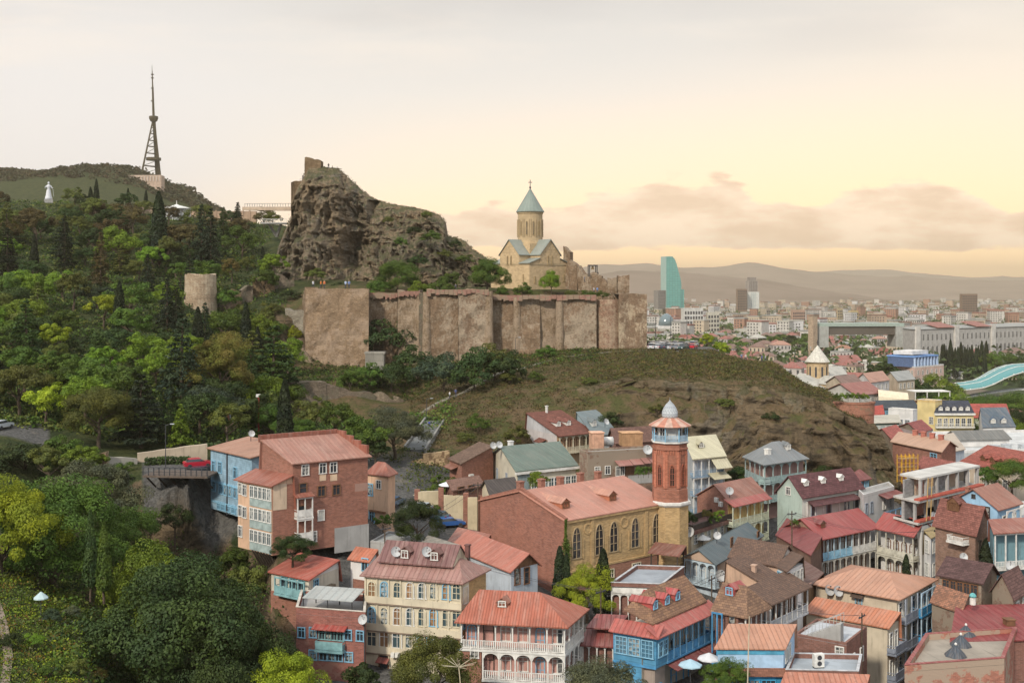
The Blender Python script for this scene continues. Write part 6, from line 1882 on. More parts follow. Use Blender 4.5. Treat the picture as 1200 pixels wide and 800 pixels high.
h.walls(M_plain((0.06, .10, .08))); h.gable(M_seam((0.5, .46, .40)), .9, "x", .6, .4, None); h.wins("R", h.row("R", 4, .2), [h.h - 2.2], 1.3, 1.6, "one", WHITE, M_glass((0.35, .42, .40), (.4, .45, .42)))
h = House("small_red_roof_house", "tiny bright red roof directly beside the brick bastion", "house", (1022, 487), 262, (1036, 485), (1019, 481), 56.0, TOWN)
h.walls(WHITEW); h.gable(M_tile((0.42, .08, .06)), 1.3, "x", .6, .3, WHITEW)
h = House("faded_red_house", "faded red roofs stepping down from the cliff end toward the tan roof", "house", (1046, 516), 222, (1062, 511), (1022, 508), 58.0, TOWN)
h.walls(OLDB); h.gable(M_tile((0.33, .10, .08)), 1.6, "x", .5, .3, OLDB)
h = House("red_shed_row", "row of low rusty red sheds left of the white market hall", "house", (1077, 507), 240, (1092, 503), (1052, 500), 57.0, TOWN)
h.walls(M_plaster((0.4, .32, .3))); h.gable(M_tile((0.26, .08, .07)), 1.4, "x", .5, .3, OLDB)
h = House("blue_mansard_house", "house with blue-grey mansard roof and white gable right of yellow hotel", "house", (1152, 501), 285, (1190, 500), (1147, 492), 53.0, TOWN)
h.walls(WHITEW); h.gable(M_seam((0.08, .12, .17)), 4.0, "x", .5, .2, WHITEW, hip1=2); h.dormer(3, 1.5, M_plain((0.08, .12, .17)), WHITE, 1.2, 1.0, "R"); h.dormer(6, 1.5, M_plain((0.08, .12, .17)), WHITE, 1.2, 1.0, "R")
h = House("red_hall_roof", "broad plain red roof behind the blue mansard", "house", (1142, 489), 312, (1183, 489), (1136, 481), 52.0, TOWN)
h.walls(WHITEW); h.gable(M_tile((0.36, .085, .065), None, .6, .4), 2.6, "x", .6, .4, OLDB)
# fortress
RUB1 = M_rubble((0.25, 0.18, 0.112), (0.165, 0.112, 0.07), .6, (0.31, 0.235, 0.165), .02)
RUB2 = M_rubble((0.245, 0.168, 0.105), (0.16, 0.104, 0.066), .6, (0.31, 0.245, 0.175), -.02)
RUB3 = M_rubble((0.255, 0.175, 0.115), (0.17, 0.112, 0.074), .6, (0.33, 0.265, 0.19), .02)
RUB4 = M_rubble((0.19, 0.15, 0.11), (0.12, 0.09, 0.065), .6, (0.13, 0.12, 0.08), -.02)
RUBR = M_rubble((0.22, .155, .09), (0.15, .10, .06), .6)
REDCAP = M_brick((0.27, 0.14, 0.10), None, (0.25, 0.18, 0.125), plaster=.04)
def ruin(name, p0, p1, zb, th, mat, seed, parent=None, jag=.9, step=.6, batter=0.0, rough=.6):
 a, c = P(p0[0], p0[2], p0[1]), P(p1[0], p1[2], p1[1])
 d2 = Vector((c.x - a.x, c.y - a.y, 0)); L = d2.length; d2.normalize()
 nrm = Vector((d2.y, -d2.x, 0))
 nx, nz = max(3, int(L / step)), max(4, int((max(a.z, c.z) - zb) / 1.2))
 V, F = [], []
 for i in range(nx + 1):
  t = i / nx
  zt = a.z + (c.z - a.z) * t + float(fbm(t * L * .5, seed, 0, 3, seed)) * jag
  for k in range(nz + 1):
   s = k / nz
   z = zb + (zt - zb) * s
   o = float(fbm(t * L * .35, z * .35, seed, 3, seed + 3)) * rough + batter * (1 - s)
   p = a + d2 * (t * L) + nrm * o
   V.append((p.x, p.y, z))
 nb = len(V)
 for i in range(nx + 1):
  for z in (V[i * (nz + 1) + nz][2], zb):
   p = a + d2 * (L * i / nx) - nrm * th
   V.append((p.x, p.y, z))
 g = lambda i, k: i * (nz + 1) + k
 for i in range(nx):
  for k in range(nz): F.append((g(i, k), g(i + 1, k), g(i + 1, k + 1), g(i, k + 1)))
  F.append((g(i, nz), g(i + 1, nz), nb + 2 * (i + 1), nb + 2 * i))
  F.append((nb + 2 * i, nb + 2 * (i + 1), nb + 2 * (i + 1) + 1, nb + 2 * i + 1))
 b = MB(); b.v = V; b.f = [f for f in F]; b.m = [0] * len(F)
 b.f.append(tuple([g(0, k) for k in range(nz + 1)][::-1] + [nb + 1, nb][::-1])); b.m.append(0)
 b.f.append(tuple([g(nx, k) for k in range(nz + 1)] + [nb + 2 * nx, nb + 2 * nx + 1])); b.m.append(0)
 return b.build(name, mat, parent)
fw = empty("fortress_wall", (0, 0, 0), 0, "long ruined brick and stone fortress wall with square bastion below the church", "fortress wall")
ruin("bastion", (358, 288, 338), (432, 289.5, 338), 68, 9, M_rubble((0.30, 0.21, 0.13), (0.21, 0.138, 0.085), .5, (0.33, 0.24, 0.165), .0), 1, fw, .2, .9, .9)
ruin("buttress", (348, 287, 396), (378, 286, 441), 68, 5, RUB1, 2, fw, .6, .9, 1.2)
ruin("bastion_side", (355, 300, 345), (358.3, 288.4, 339), 70, 3, RUB2, 3, fw)
ruin("wall_section", (432, 296, 344), (467, 296, 345), 72, 4, RUB2, 4, fw)
ruin("wall_section", (466, 293, 342), (492, 292.5, 342), 74, 5, RUB1, 5, fw)
ruin("wall_section", (491, 291.8, 345), (501, 291.6, 345), 74, 4, RUB4, 6, fw)
ruin("wall_section", (500, 291, 341), (537, 291, 340), 75, 6, RUB2, 7, fw)
ruin("wall_section", (537, 290.3, 340), (573, 290.5, 340), 75, 6, RUB3, 8, fw)
ruin("wall_section", (573, 295, 346.5), (607, 294.5, 347), 78, 5, RUB2, 9, fw)
ruin("wall_section", (606, 293.5, 347), (633, 293.5, 347), 78, 5, RUB2, 10, fw, batter=1.0)
ruin("wall_section", (633, 294, 347), (657, 294, 346.5), 79, 5, RUB1, 11, fw)
ruin("wall_section", (656, 292.5, 346), (699, 292.5, 347), 79, 5, RUB3, 12, fw)
for px, py0, D in ((573, 341, 290.6), (500, 342, 290.9), (606, 348, 293.3), (656, 347, 292.3), (492, 343, 292.4)):
 b = MB(); p = P(px, py0, D); b.lathe([(1.5, 74), (1.25, 80), (1.0, p.z - 1), (.95, p.z)], 14, c=(p.x, p.y + .5)); b.build("pier", RUB1, fw)
for (a, c, D, y0, y1) in ((500, 573, 289.9, 340, 339.5), (574, 606, 293.6, 346, 346.5), (606, 699, 291.6, 346.2, 346), (432, 466, 295, 343.5, 344), (466, 492, 291.8, 341.5, 341.5)):
 p, q = P(a, y0, D), P(c, y1, D)
 b = MB(); n = 14
 for i in range(n):
  t, t2 = i / n, (i + 1) / n
  s, e = p.lerp(q, t), p.lerp(q, t2 - .004)
  hh = 1.15 + .5 * float(fbm(i * 1.3, a, 0, 2, 5))
  b.hexa([(s.x, s.y, s.z - hh), (e.x, e.y, e.z - hh), (e.x, e.y + 1.2, e.z - hh), (s.x, s.y + 1.2, s.z - hh), (s.x, s.y, s.z + .12), (e.x, e.y, e.z + .12), (e.x, e.y + 1.2, e.z + .12), (s.x, s.y + 1.2, s.z + .12)])
 b.build("brick_coping", REDCAP, fw)
b = MB(); c = P(712.5, 351, 296.5)
prof = [(4.1, 78), (3.9, 84)]
for i in range(9): prof += [(3.78, 84.3 + i * 1.45), (3.82, 84.9 + i * 1.45)]
b.lathe([(r, z) for r, z in prof] + [(3.6, c.z)], 22, c=(c.x, c.y)); b.build("round_tower", M_rubble((0.29, .18, .12), (0.21, .125, .085), .6, (0.36, .27, .185), .0), fw)
ruin("end_tower", (725, 292.5, 344), (758, 293, 344), 78, 9, M_rubble((0.24, .165, .105), (0.18, .115, .075), .5, (0.44, .35, .24), -.02), 13, fw, .25)
ruin("side_wall", (334.5, 296, 363), (357, 295, 365), 72, 3, M_rubble((0.30, .27, .21), (0.24, .2, .15), .5), 14, fw)
rw = empty("retaining_wall", (0, 0, 0), 0, "rough grey stone retaining wall below the fortress bastion", "wall")
ruin("wall_section", (330, 250, 448), (382, 255, 448), 68, 4, RUB4, 21, rw, .4, .9, .8)
ruin("wall_section", (381, 255, 450), (440, 259, 462), 68, 4, RUB4, 22, rw, 1.0, .9, .6, .5)
ruin("wall_section", (440, 259, 462), (500, 264, 478), 70, 4, M_rubble((0.22, .17, .12), (.15, .12, .08), .7), 23, rw, 1.2, .9, .6, .6)
b = MB(); p = P(428, 424, 284); b.box(p.x, p.y, p.z - 2, p.x + 4.6, p.y + 3, p.z + 2.0)
b.box(p.x - .2, p.y - .2, p.z + 2.0, p.x + 4.9, p.y + 3, p.z + 2.5)
for i in range(9): b.box(p.x + .1 + i * .5, p.y - .12, p.z + .3, p.x + .35 + i * .5, p.y - .005, p.z + 1.9)
tag(b.build("stone_hut", M_plaster((0.27, .25, .21))), "small grey stone lookout built against the bastion foot", "hut")
rt = empty("round_tower", P(235, 378, 298), 0, "round pale stone tower with broken top standing among the trees", "tower")
b = MB(); n = 28; ns = 14
for k in range(ns + 1):
 s = k / ns
 for i in range(n):
  a = 2 * math.pi * i / n
  r = 4.35 - .35 * s + float(fbm(math.cos(a) * 2, math.sin(a) * 2, s * 6, 3, 7)) * .18
  z = -3 + s * (15.6 + (float(fbm(math.cos(a) * 2.5, math.sin(a) * 2.5, 0, 2, 9)) * .8 if k == ns else 0))
  b.v.append((r * math.cos(a), r * math.sin(a), z))
for k in range(ns):
 for i in range(n):
  j = (i + 1) % n
  b.f.append((k * n + i, k * n + j, (k + 1) * n + j, (k + 1) * n + i)); b.m.append(0)
b.f.append(tuple(ns * n + i for i in range(n))); b.m.append(0)
b.build("shaft", M_rubble((0.36, .27, .18), (0.27, .19, .125), .6, (0.42, .34, .24), .0), rt)
for a, z in ((-2.55, 6.2), (-2.55, 2.6), (-.9, 2.8)):
 b = MB(); fr = Matrix.Translation((4.2 * math.cos(a), 4.2 * math.sin(a), z)) @ Matrix.Rotation(a + math.pi / 2, 4, "Z")
 b.box(-.35, -.14, 0, .35, .1, 1.1, 0, fr); b.build("window_opening", M_plain((0.04, .03, .025)), rt)
rw2 = empty("ruined_wall", (0, 0, 0), 0, "stepped ruined wall climbing from the round tower to the great rock", "ruin")
for i, (a, c, y0, y1) in enumerate(((252, 270, 353, 352), (270, 283, 341, 340), (283, 297, 336, 333), (297, 322, 325, 322), (322, 345, 321, 330))):
 ruin("wall_section", (a, 302 + i * 4, y0), (c, 304 + i * 4, y1), 84, 2.0, RUBR if i % 2 else RUB4, 30 + i, rw2, 1.6, .5)
ruin("sloping_wall", (240, 297, 366), (268, 296, 380), 76, 2, RUB4, 39, rw2, .4)
b = None
rk = empty("rock_top_ruin", (0, 0, 0), 0, "broken masonry tower stump on the very top of the great rock", "ruin")
ruin("tower_stump", (357, 346, 186), (376, 346, 188), 130, 4.5, RUBR, 41, rk, .8, .6)
rk2 = empty("rock_edge_ruin", (0, 0, 0), 0, "lower masonry stump on the left edge of the great rock", "ruin")
ruin("tower_stump", (345, 343, 212), (355, 344, 213), 120, 5, RUBR, 42, rk2, .5, .6)
cr = empty("church_ruin", (0, 0, 0), 0, "tall broken stone wall standing right behind the church", "ruin")
for i, (a, c, y0, y1, D) in enumerate(((660, 668, 290, 294, 330), (667, 676, 303, 312, 326), (677, 684, 312, 322, 322), (683, 700, 322, 320, 318))):
 ruin("wall_section", (a, D, y0), (c, D - 1, y1), 98, 2.2, RUB2, 50 + i, cr, .9, .5)
cr2 = empty("inner_ruin", (0, 0, 0), 0, "low crenellated ruin and small square tower above the wall's right end", "ruin")
for i, (a, c, y0, y1, D) in enumerate(((690, 705, 321, 321, 312), (705, 716, 327, 332, 310), (712, 730, 325, 327, 308))):
 ruin("wall_section", (a, D, y0), (c, D - 1, y1), 97, 2.0, RUB2, 60 + i, cr2, 1.1, .5)
ruin("square_tower", (724, 303, 323), (737.5, 303, 323), 97, 3.4, RUB2, 66, cr2, .6, .5)
bl = empty("bell_frame", P(694.5, 322, 312), R(15), "open iron frame with a small bell on the ruins right of the church", "bell frame")
b = MB()
for x in (-1.1, 1.1):
 for y in (-.6, .6): b.box(x - .1, y - .1, -.5, x + .1, y + .1, 2.6)
b.box(-1.2, -.7, 2.45, 1.2, .7, 2.75); b.build("frame", IRON, bl)
b = MB(); b.lathe([(.05, 2.4), (.28, 2.3), (.34, 1.8), (.5, 1.5)], 12); b.build("bell", M_plain((0.2, .13, .05), .4), bl)
# church
CH = M_plaster((0.44, 0.33, 0.195), .35)
CHD = M_brick((0.44, 0.32, 0.185), (0.38, .27, .15), None, .8, .4)
CROOF = M_seam((0.27, 0.30, 0.28), .6, .3)
cs = empty("church", (5.3, 331.0, 99.0), R(43), "ochre stone church with drum, conical green-grey roof and cross behind the fortress wall", "church")
A = 8.1; TR = 2.6
def cpart(nm, b, m, par=None): return b.build(nm, m, par or cs)
b = MB(); b.box(-A, -A, -2, A, A, 8.6); cpart("wall", b, CHD)
b = MB()
for k in range(4):
 M_ = Matrix.Rotation(k * math.pi / 2, 4, "Z")
 w_, l_, ze_, zr_ = 4.0, A + .15, 11.3, 15.4
 pts = [(-w_, -l_, 8.6), (w_, -l_, 8.6), (w_, -l_, ze_), (0, -l_, zr_), (-w_, -l_, ze_)]
 q = [M_ @ Vector(p) for p in pts]; q2 = [M_ @ Vector((p[0], 0, p[2])) for p in pts]
 b.poly(q)
 for i in range(5):
  j = (i + 1) % 5
  b.poly([q[j], q[i], q2[i], q2[j]])
 r_ = MB()
 for sg in (-1, 1):
  r_.slab([M_ @ Vector(p) for p in ((sg * (w_ + .35), -l_ - .35, ze_ - .38 + .22), (0, -l_ - .35, zr_ + .22), (0, 1.0, zr_ + .22), (sg * (w_ + .35), 1.0, ze_ - .38 + .22))], .2)
 cpart("arm_roof", r_, CROOF)
cpart("arm_wall", b, CHD)
for sx in (-1, 1):
 for sy in (-1, 1):
  r_ = MB()
  xs, ys = sorted((sx * 4.0, sx * (A + .4))), sorted((sy * 4.0, sy * (A + .4)))
  zz = lambda x: 8.55 + 1.5 * (1 - (abs(x) - 4.0) / 4.5)
  r_.slab([(xs[0], ys[0], zz(xs[0]) + .2), (xs[1], ys[0], zz(xs[1]) + .2), (xs[1], ys[1], zz(xs[1]) + .2), (xs[0], ys[1], zz(xs[0]) + .2)], .2)
  cpart("corner_roof", r_, CROOF)
  bb = MB(); bb.poly([(xs[0], sy * A, 8.6), (xs[1], sy * A, 8.6), (xs[1], sy * A, zz(xs[1])), (xs[0], sy * A, zz(xs[0]))]); cpart("corner_wall", bb, CHD)
b = MB(); b.box(-4.2, -4.2, 11, 4.2, 4.2, 14.4); cpart("drum_base", b, CHD)
b = MB(); b.lathe([(3.9, 14.2), (3.9, 15.2), (3.6, 15.3), (3.6, 23.0), (3.75, 23.2), (3.95, 23.9), (3.7, 24.0)], 24); cpart("drum", b, CH)
for k in range(12):
 a = 2 * math.pi * k / 12
 fr = Matrix.Translation((3.6 * math.cos(a) * .985, 3.6 * math.sin(a) * .985, 17)) @ Matrix.Rotation(a + math.pi / 2, 4, "Z")
 fm, pm = win_meshes(.55, 4.0, "arch", (M_plain((0.40, .29, .15)), GLASS))
 o = bpy.data.objects.new("window", fm); link(o, cs); o.matrix_local = fr @ Matrix.Translation((0, -.1, 0))
 p_ = bpy.data.objects.new("pane", pm); link(p_, o)
 bb = MB()
 for x in (-.72, .72): bb.tube(fr @ Vector((x, -.12, -.6)), fr @ Vector((x, -.12, 4.6)), .11, .11, 5)
 cpart("colonnette", bb, CH)
b = MB(); b.lathe([(4.15, 23.7), (4.1, 23.95), (.12, 30.6)], 20); cpart("dome_roof", b, M_seam((0.22, .275, .255), .7, .3))
b = MB(); b.lathe([(.14, 30.5), (.3, 30.9), (.14, 31.3)], 8); b.box(-.07, -.07, 31.2, .07, .07, 33.2); b.box(-.55, -.06, 32.3, .55, .06, 32.5, 0, Matrix.Rotation(R(-43), 4, "Z")); cpart("cross", b, IRON)
for face in range(4):
 M_ = Matrix.Rotation(face * math.pi / 2, 4, "Z")
 for x, z, w_, hh in ((-.75, 8.3, .6, 2.6), (.75, 8.3, .6, 2.6), (-5.9, 3.0, .5, 2.0), (5.7, 3.6, .5, 2.0), (0, 3.2, .6, 2.4)):
  fm, pm = win_meshes(w_, hh, "arch", (M_plain((0.40, .29, .15)), GLASS))
  o = bpy.data.objects.new("window", fm); link(o, cs); o.matrix_local = M_ @ Matrix.Translation((x, -A - (.15 if abs(x) < 3 and z > 8 else 0), z))
  p_ = bpy.data.objects.new("pane", pm); link(p_, o)
 bb = MB(); bb.box(-A - .08, -A - .12, 8.2, A + .08, -A + .0, 8.55, 0, M_); cpart("cornice", bb, CH)
 bb = MB(); bb.box(-.12, -A - .24, 11.3, .12, -A - .15, 13.6, 0, M_); bb.box(-.6, -A - .23, 12.6, .6, -A - .152, 12.8, 0, M_); cpart("relief_cross", bb, CH)
# skyline on the left
tw = empty("broadcast_tower", P(180, 214, 1490), 0, "tall dark lattice broadcasting mast with round pod on the far ridge", "tower")
TM = M_plain((0.06, .045, .02), .6)
k_ = 1490 / FOC
S = lambda px, py, y=0: Vector(((px - 180) * k_, y, (214 - py) * k_))
b = MB()
for pa in (S(167.5, 214, -12), S(187, 214, 6)):
 b.tube(pa, S(180, 139) + Vector((-.6 if pa.x < 0 else .8, 0, 0)), 1.5, .9, 6)
b.tube(S(181.5, 216, 14), S(180.3, 139), 3.2, 2.0, 8)
b.build("leg", TM, tw)
b = MB()
for py in (150, 157, 165, 172, 180, 195, 205):
 f = (py - 139) / 75
 a, c = S(180 - 12.5 * f, py, -12 * f), S(180 + 7 * f, py, 6 * f)
 b.tube(a, c, .7, .7, 5); b.tube(a, S(180.5, py, 12 * f), .6, .6, 5)
 b.tube(a, S(180 + 7 * (f - .08), py - 7), .45, .45, 4)
b.build("bracing", TM, tw)
b = MB(); z0 = S(0, 188).z; z1 = S(0, 185).z; b.lathe([(5, z0), (9.5, z0), (9.5, z1), (5, z1)], 16); b.build("lower_platform", TM, tw)
b = MB(); z = [S(0, y).z for y in (143.5, 142, 139, 136.5)]; b.lathe([(2, z[0]), (4.5, z[1]), (5.8, z[2]), (5.8, z[3]), (1.5, z[3] + 1)], 16); b.build("pod", TM, tw)
b = MB(); b.tube(S(180, 138), S(179, 105), 1.7, 1.25, 8); b.tube(S(179, 105), S(178.3, 84), 1.1, .6, 6); b.tube(S(178.3, 84), S(178.1, 76.5), .45, .2, 5)
for py in (119, 104, 92, 88): b.lathe([(.4, S(0, py).z), (2.0, S(0, py).z), (2.0, S(0, py - 1).z), (.4, S(0, py - 1).z)], 10, c=((178.6 - 180) * k_, 0))
b.build("mast", TM, tw)
h = House("ridge_restaurant", "long pale pavilion with colonnade at the foot of the broadcasting mast", "pavilion", (189, 206), 1290, (193, 205, 1305), (141, 203, 1292), 210.0)
h.walls(M_plaster((0.45, .33, .25))); h.flat(CONC, .8, None, wallmat=M_plaster((0.5, .38, .3)))
for i in range(14): h.plate("pilaster", "L", 1 + i * h.d / 14, 2 + i * h.d / 14, h.h - 6, h.h - .6, M_plain((0.5, .42, .35)), 0, .8)
st = empty("statue", P(57, 234, 452), R(20), "tall white statue of a robed woman on the wooded ridge", "statue")
b = MB()
pr = [(1.45, 0), (1.4, .6), (1.1, 1.6), (.95, 2.6), (.8, 3.6), (.62, 4.2), (.72, 4.8), (.85, 5.4), (.6, 5.85), (.22, 6.0), (.2, 6.2), (.36, 6.4), (.4, 6.7), (.3, 7.0), (.05, 7.1)]
b.lathe(pr, 12)
for sg in (-1, 1):
 b.tube((sg * .75, 0, 5.5), (sg * 1.25, -.3, 4.5), .26, .2, 6); b.tube((sg * 1.25, -.3, 4.5), (sg * (1.55 if sg > 0 else 1.1), -.75, 4.7), .2, .16, 6)
b.build("figure", M_plain((0.55, .55, .56), .4, .1), st, True)
b = MB(); b.tube((1.6, -.8, 4.2), (1.9, -.9, 1.2), .09, .05, 5); b.build("sword", M_plain((0.5, .5, .5)), st)
b = MB(); b.lathe([(.3, 0), (.33, .25), (.2, .3)], 8, c=(-1.15, -.8)); o = b.build("bowl", M_plain((0.5, .5, .5)), st); o.location = (0, 0, 4.7)
b = MB(); b.box(-1.6, -1.6, -3, 1.6, 1.6, 0); b.build("plinth", CONC, st)
for nm, lb, a, c, D, y0, y1, m in (("terrace_wall", "long pale terrace wall along the wooded ridge left of the round restaurant", 128, 190, 448, 243, 249, M_plaster((0.42, .30, .22))), ("ridge_wall", "long low tan wall on the ridge between restaurant and footbridge", 205, 300, 452, 247.5, 252, M_plaster((0.36, .25, .17)))):
 p, q = P(a, y0, D), P(c, y0, D)
 b = MB(); b.box(p.x, D, p.z - 9, q.x, D + 2, p.z)
 for i in range(12): b.box(p.x + (q.x - p.x) * i / 12, D - .25, p.z - 9, p.x + (q.x - p.x) * i / 12 + .5, D - .004, p.z + .4)
 tag(b.build(nm, m), lb, "wall")
rr = empty("round_restaurant", P(207, 252, 440), 0, "white round glazed restaurant with low conical roof on the ridge", "restaurant")
b = MB(); b.lathe([(5.2, -3), (5.2, 2.4)], 18); b.build("wall", M_glass((0.12, .13, .13), (.4, .4, .38)), rr)
b = MB(); b.lathe([(5.9, 2.3), (5.8, 2.6), (1.0, 3.8), (.15, 4.2), (.08, 5.6)], 18); b.build("roof", WHITE, rr)
for k in range(12):
 b = MB(); a = k * math.pi / 6; b.tube((5.3 * math.cos(a), 5.3 * math.sin(a), -3), (5.3 * math.cos(a), 5.3 * math.sin(a), 2.4), .12, .12, 5); b.build("column", WHITE, rr)
fb = empty("footbridge_deck", P(318, 247, 372), 0, "pale concrete footbridge joining the ridge to the great rock", "footbridge")
p, q = P(288, 243, 372), P(345, 243, 352)
def seg_box(b, a, c, w_, z0, z1, mi=0):
 d_ = Vector((c.x - a.x, c.y - a.y, 0)).normalized(); n_ = Vector((-d_.y, d_.x, 0)) * w_ / 2
 b.hexa([a - n_ + Vector((0, 0, z0)), c - n_ + Vector((0, 0, z0)), c + n_ + Vector((0, 0, z0)), a + n_ + Vector((0, 0, z0)), a - n_ + Vector((0, 0, z1)), c - n_ + Vector((0, 0, z1)), c + n_ + Vector((0, 0, z1)), a + n_ + Vector((0, 0, z1))], mi)
Wf = fb.matrix_basis.inverted()
p, q = Wf @ p, Wf @ q
b = MB(); seg_box(b, p, q, 2.6, -1.0, .1); b.build("deck", M_plaster((0.44, .34, .25)), fb)
b = MB()
for i in range(20):
 c = p.lerp(q, i / 19); b.box(c.x - .05, c.y - 1.3, c.z + .1, c.x + .05, c.y - 1.2, c.z + 1.1)
seg_box(b, p + Vector((0, -1.25, 0)), q + Vector((0, -1.25, 0)), .08, 1.05, 1.15); b.build("railing", IRON, fb)
lk = empty("viewing_platform", P(322, 261, 352), 0, "small railed viewing platform on a bracket below the footbridge", "platform")
b = MB(); b.box(-4, -1.5, -.4, 4, 3, 0); b.build("deck", CONC, lk)
b = MB(); b.tube((-2, 0, -.4), (0, 3, -4), .4, .6, 6); b.tube((2, 0, -.4), (0, 3, -4), .4, .6, 6); b.build("bracket", CONC, lk)
b = MB()
for i in range(17): b.box(-4 + i * .49, -1.5, 0, -3.92 + i * .49, -1.42, 1.05)
b.box(-4, -1.5, 1.0, 4, -1.42, 1.1); b.build("railing", WHITE, lk)
def strip(name, pts, w_, m, lift=.05, kind="structure", label=None, cat=None):
 b = MB()
 W = [gp(px, D, lift) for px, D in pts]
 for a, c in zip(W[:-1], W[1:]):
  n = 6
  for i in range(n):
   s, e = a.lerp(c, i / n), a.lerp(c, (i + 1) / n)
   s.z, e.z = ground(s.x, s.y) + lift + .1, ground(e.x, e.y) + lift + .1
   d_ = Vector((e.x - s.x, e.y - s.y, 0)).normalized(); n_ = Vector((-d_.y, d_.x, 0)) * w_ / 2
   b.hexa([s - n_ - Vector((0, 0, .6)), e - n_ - Vector((0, 0, .6)), e + n_ - Vector((0, 0, .6)), s + n_ - Vector((0, 0, .6)), s - n_, e - n_, e + n_, s + n_])
 o = b.build(name, m)
 return tag(o, label, cat, None, kind)
strip("path", [(760, 286), (720, 282), (680, 275), (640, 268), (605, 262), (570, 256), (540, 247), (500, 240), (455, 236)], 1.5, M_plain((0.19, .17, .13), .9))
sw = empty("stairway", gp(490, 202), 0, "straight grey concrete stair with side walls climbing the slope", "stairs")
a, c = gp(486, 203), gp(509, 226)
b = MB(); n = 24
I_ = sw.matrix_basis.inverted()
for i in range(n):
 s, e = I_ @ a.lerp(c, i / n), I_ @ a.lerp(c, (i + 1) / n)
 seg_box(b, s + Vector((0, 0, 0)), Vector((e.x, e.y, s.z)), 3.2, -2, .45)
b.build("steps", M_plaster((0.15, .155, .15)), sw)
for sg in (-1, 1):
 b = MB(); s, e = I_ @ a, I_ @ c; o_ = Vector((sg * 1.9, -.9 * sg, 0))
 d_ = (e - s);
 for i in range(12): seg_box(b, s + o_ + d_ * (i / 12), s + o_ + d_ * ((i + 1) / 12.0), .35, -2, .9 if sg < 0 else .7)
 b.build("side_wall", M_plaster((0.22, .21, .19)), sw)
mw = empty("patterned_stone_wall", gp(490, 194), 0, "tan and brown patchwork stone wall in two heights behind the parked cars", "wall")
MOS = M_rubble((0.46, .33, .19), (0.13, .075, .045), .9)
ruin("wall_section", (458, 194, 545), (496, 196, 538), 66, 1.0, MOS, 71, mw, .08, .8, 0, .05).matrix_parent_inverse = mw.matrix_basis.inverted()
ruin("wall_section", (496, 196, 532), (527, 197, 528), 66, 1.0, MOS, 72, mw, .05, .8, 0, .05).matrix_parent_inverse = mw.matrix_basis.inverted()
bb_ = empty("brick_bastion", (0, 0, 0), 0, "curved red brick retaining bastion with planted top at the cliff end", "wall")
b = MB(); n = 18
cpt = P(1000, 470, 226)
for i in range(n):
 a0, a1 = math.pi * (1.05 + .9 * i / n), math.pi * (1.05 + .9 * (i + 1) / n)
 pa = [(cpt.x + r * math.cos(a) * 1.0, 226 + r * math.sin(a) * .8) for a in (a0, a1) for r in (4.0, 3.4)]
 for z0, z1, e in ((72.5, 75.5, .0), (75.5, 77.6, .12), (77.6, 77.95, .3)):
  q = [(cpt.x + (4 + e) * math.cos(a), 226 + (4 + e) * math.sin(a) * .8) for a in (a0, a1)] + [(cpt.x + 3.2 * math.cos(a), 226 + 3.2 * math.sin(a) * .8) for a in (a1, a0)]
  b.prism(q, z0, z1)
b.build("wall", M_brick((0.30, .135, .085), None, (0.24, .15, .1), plaster=-.03), bb_)
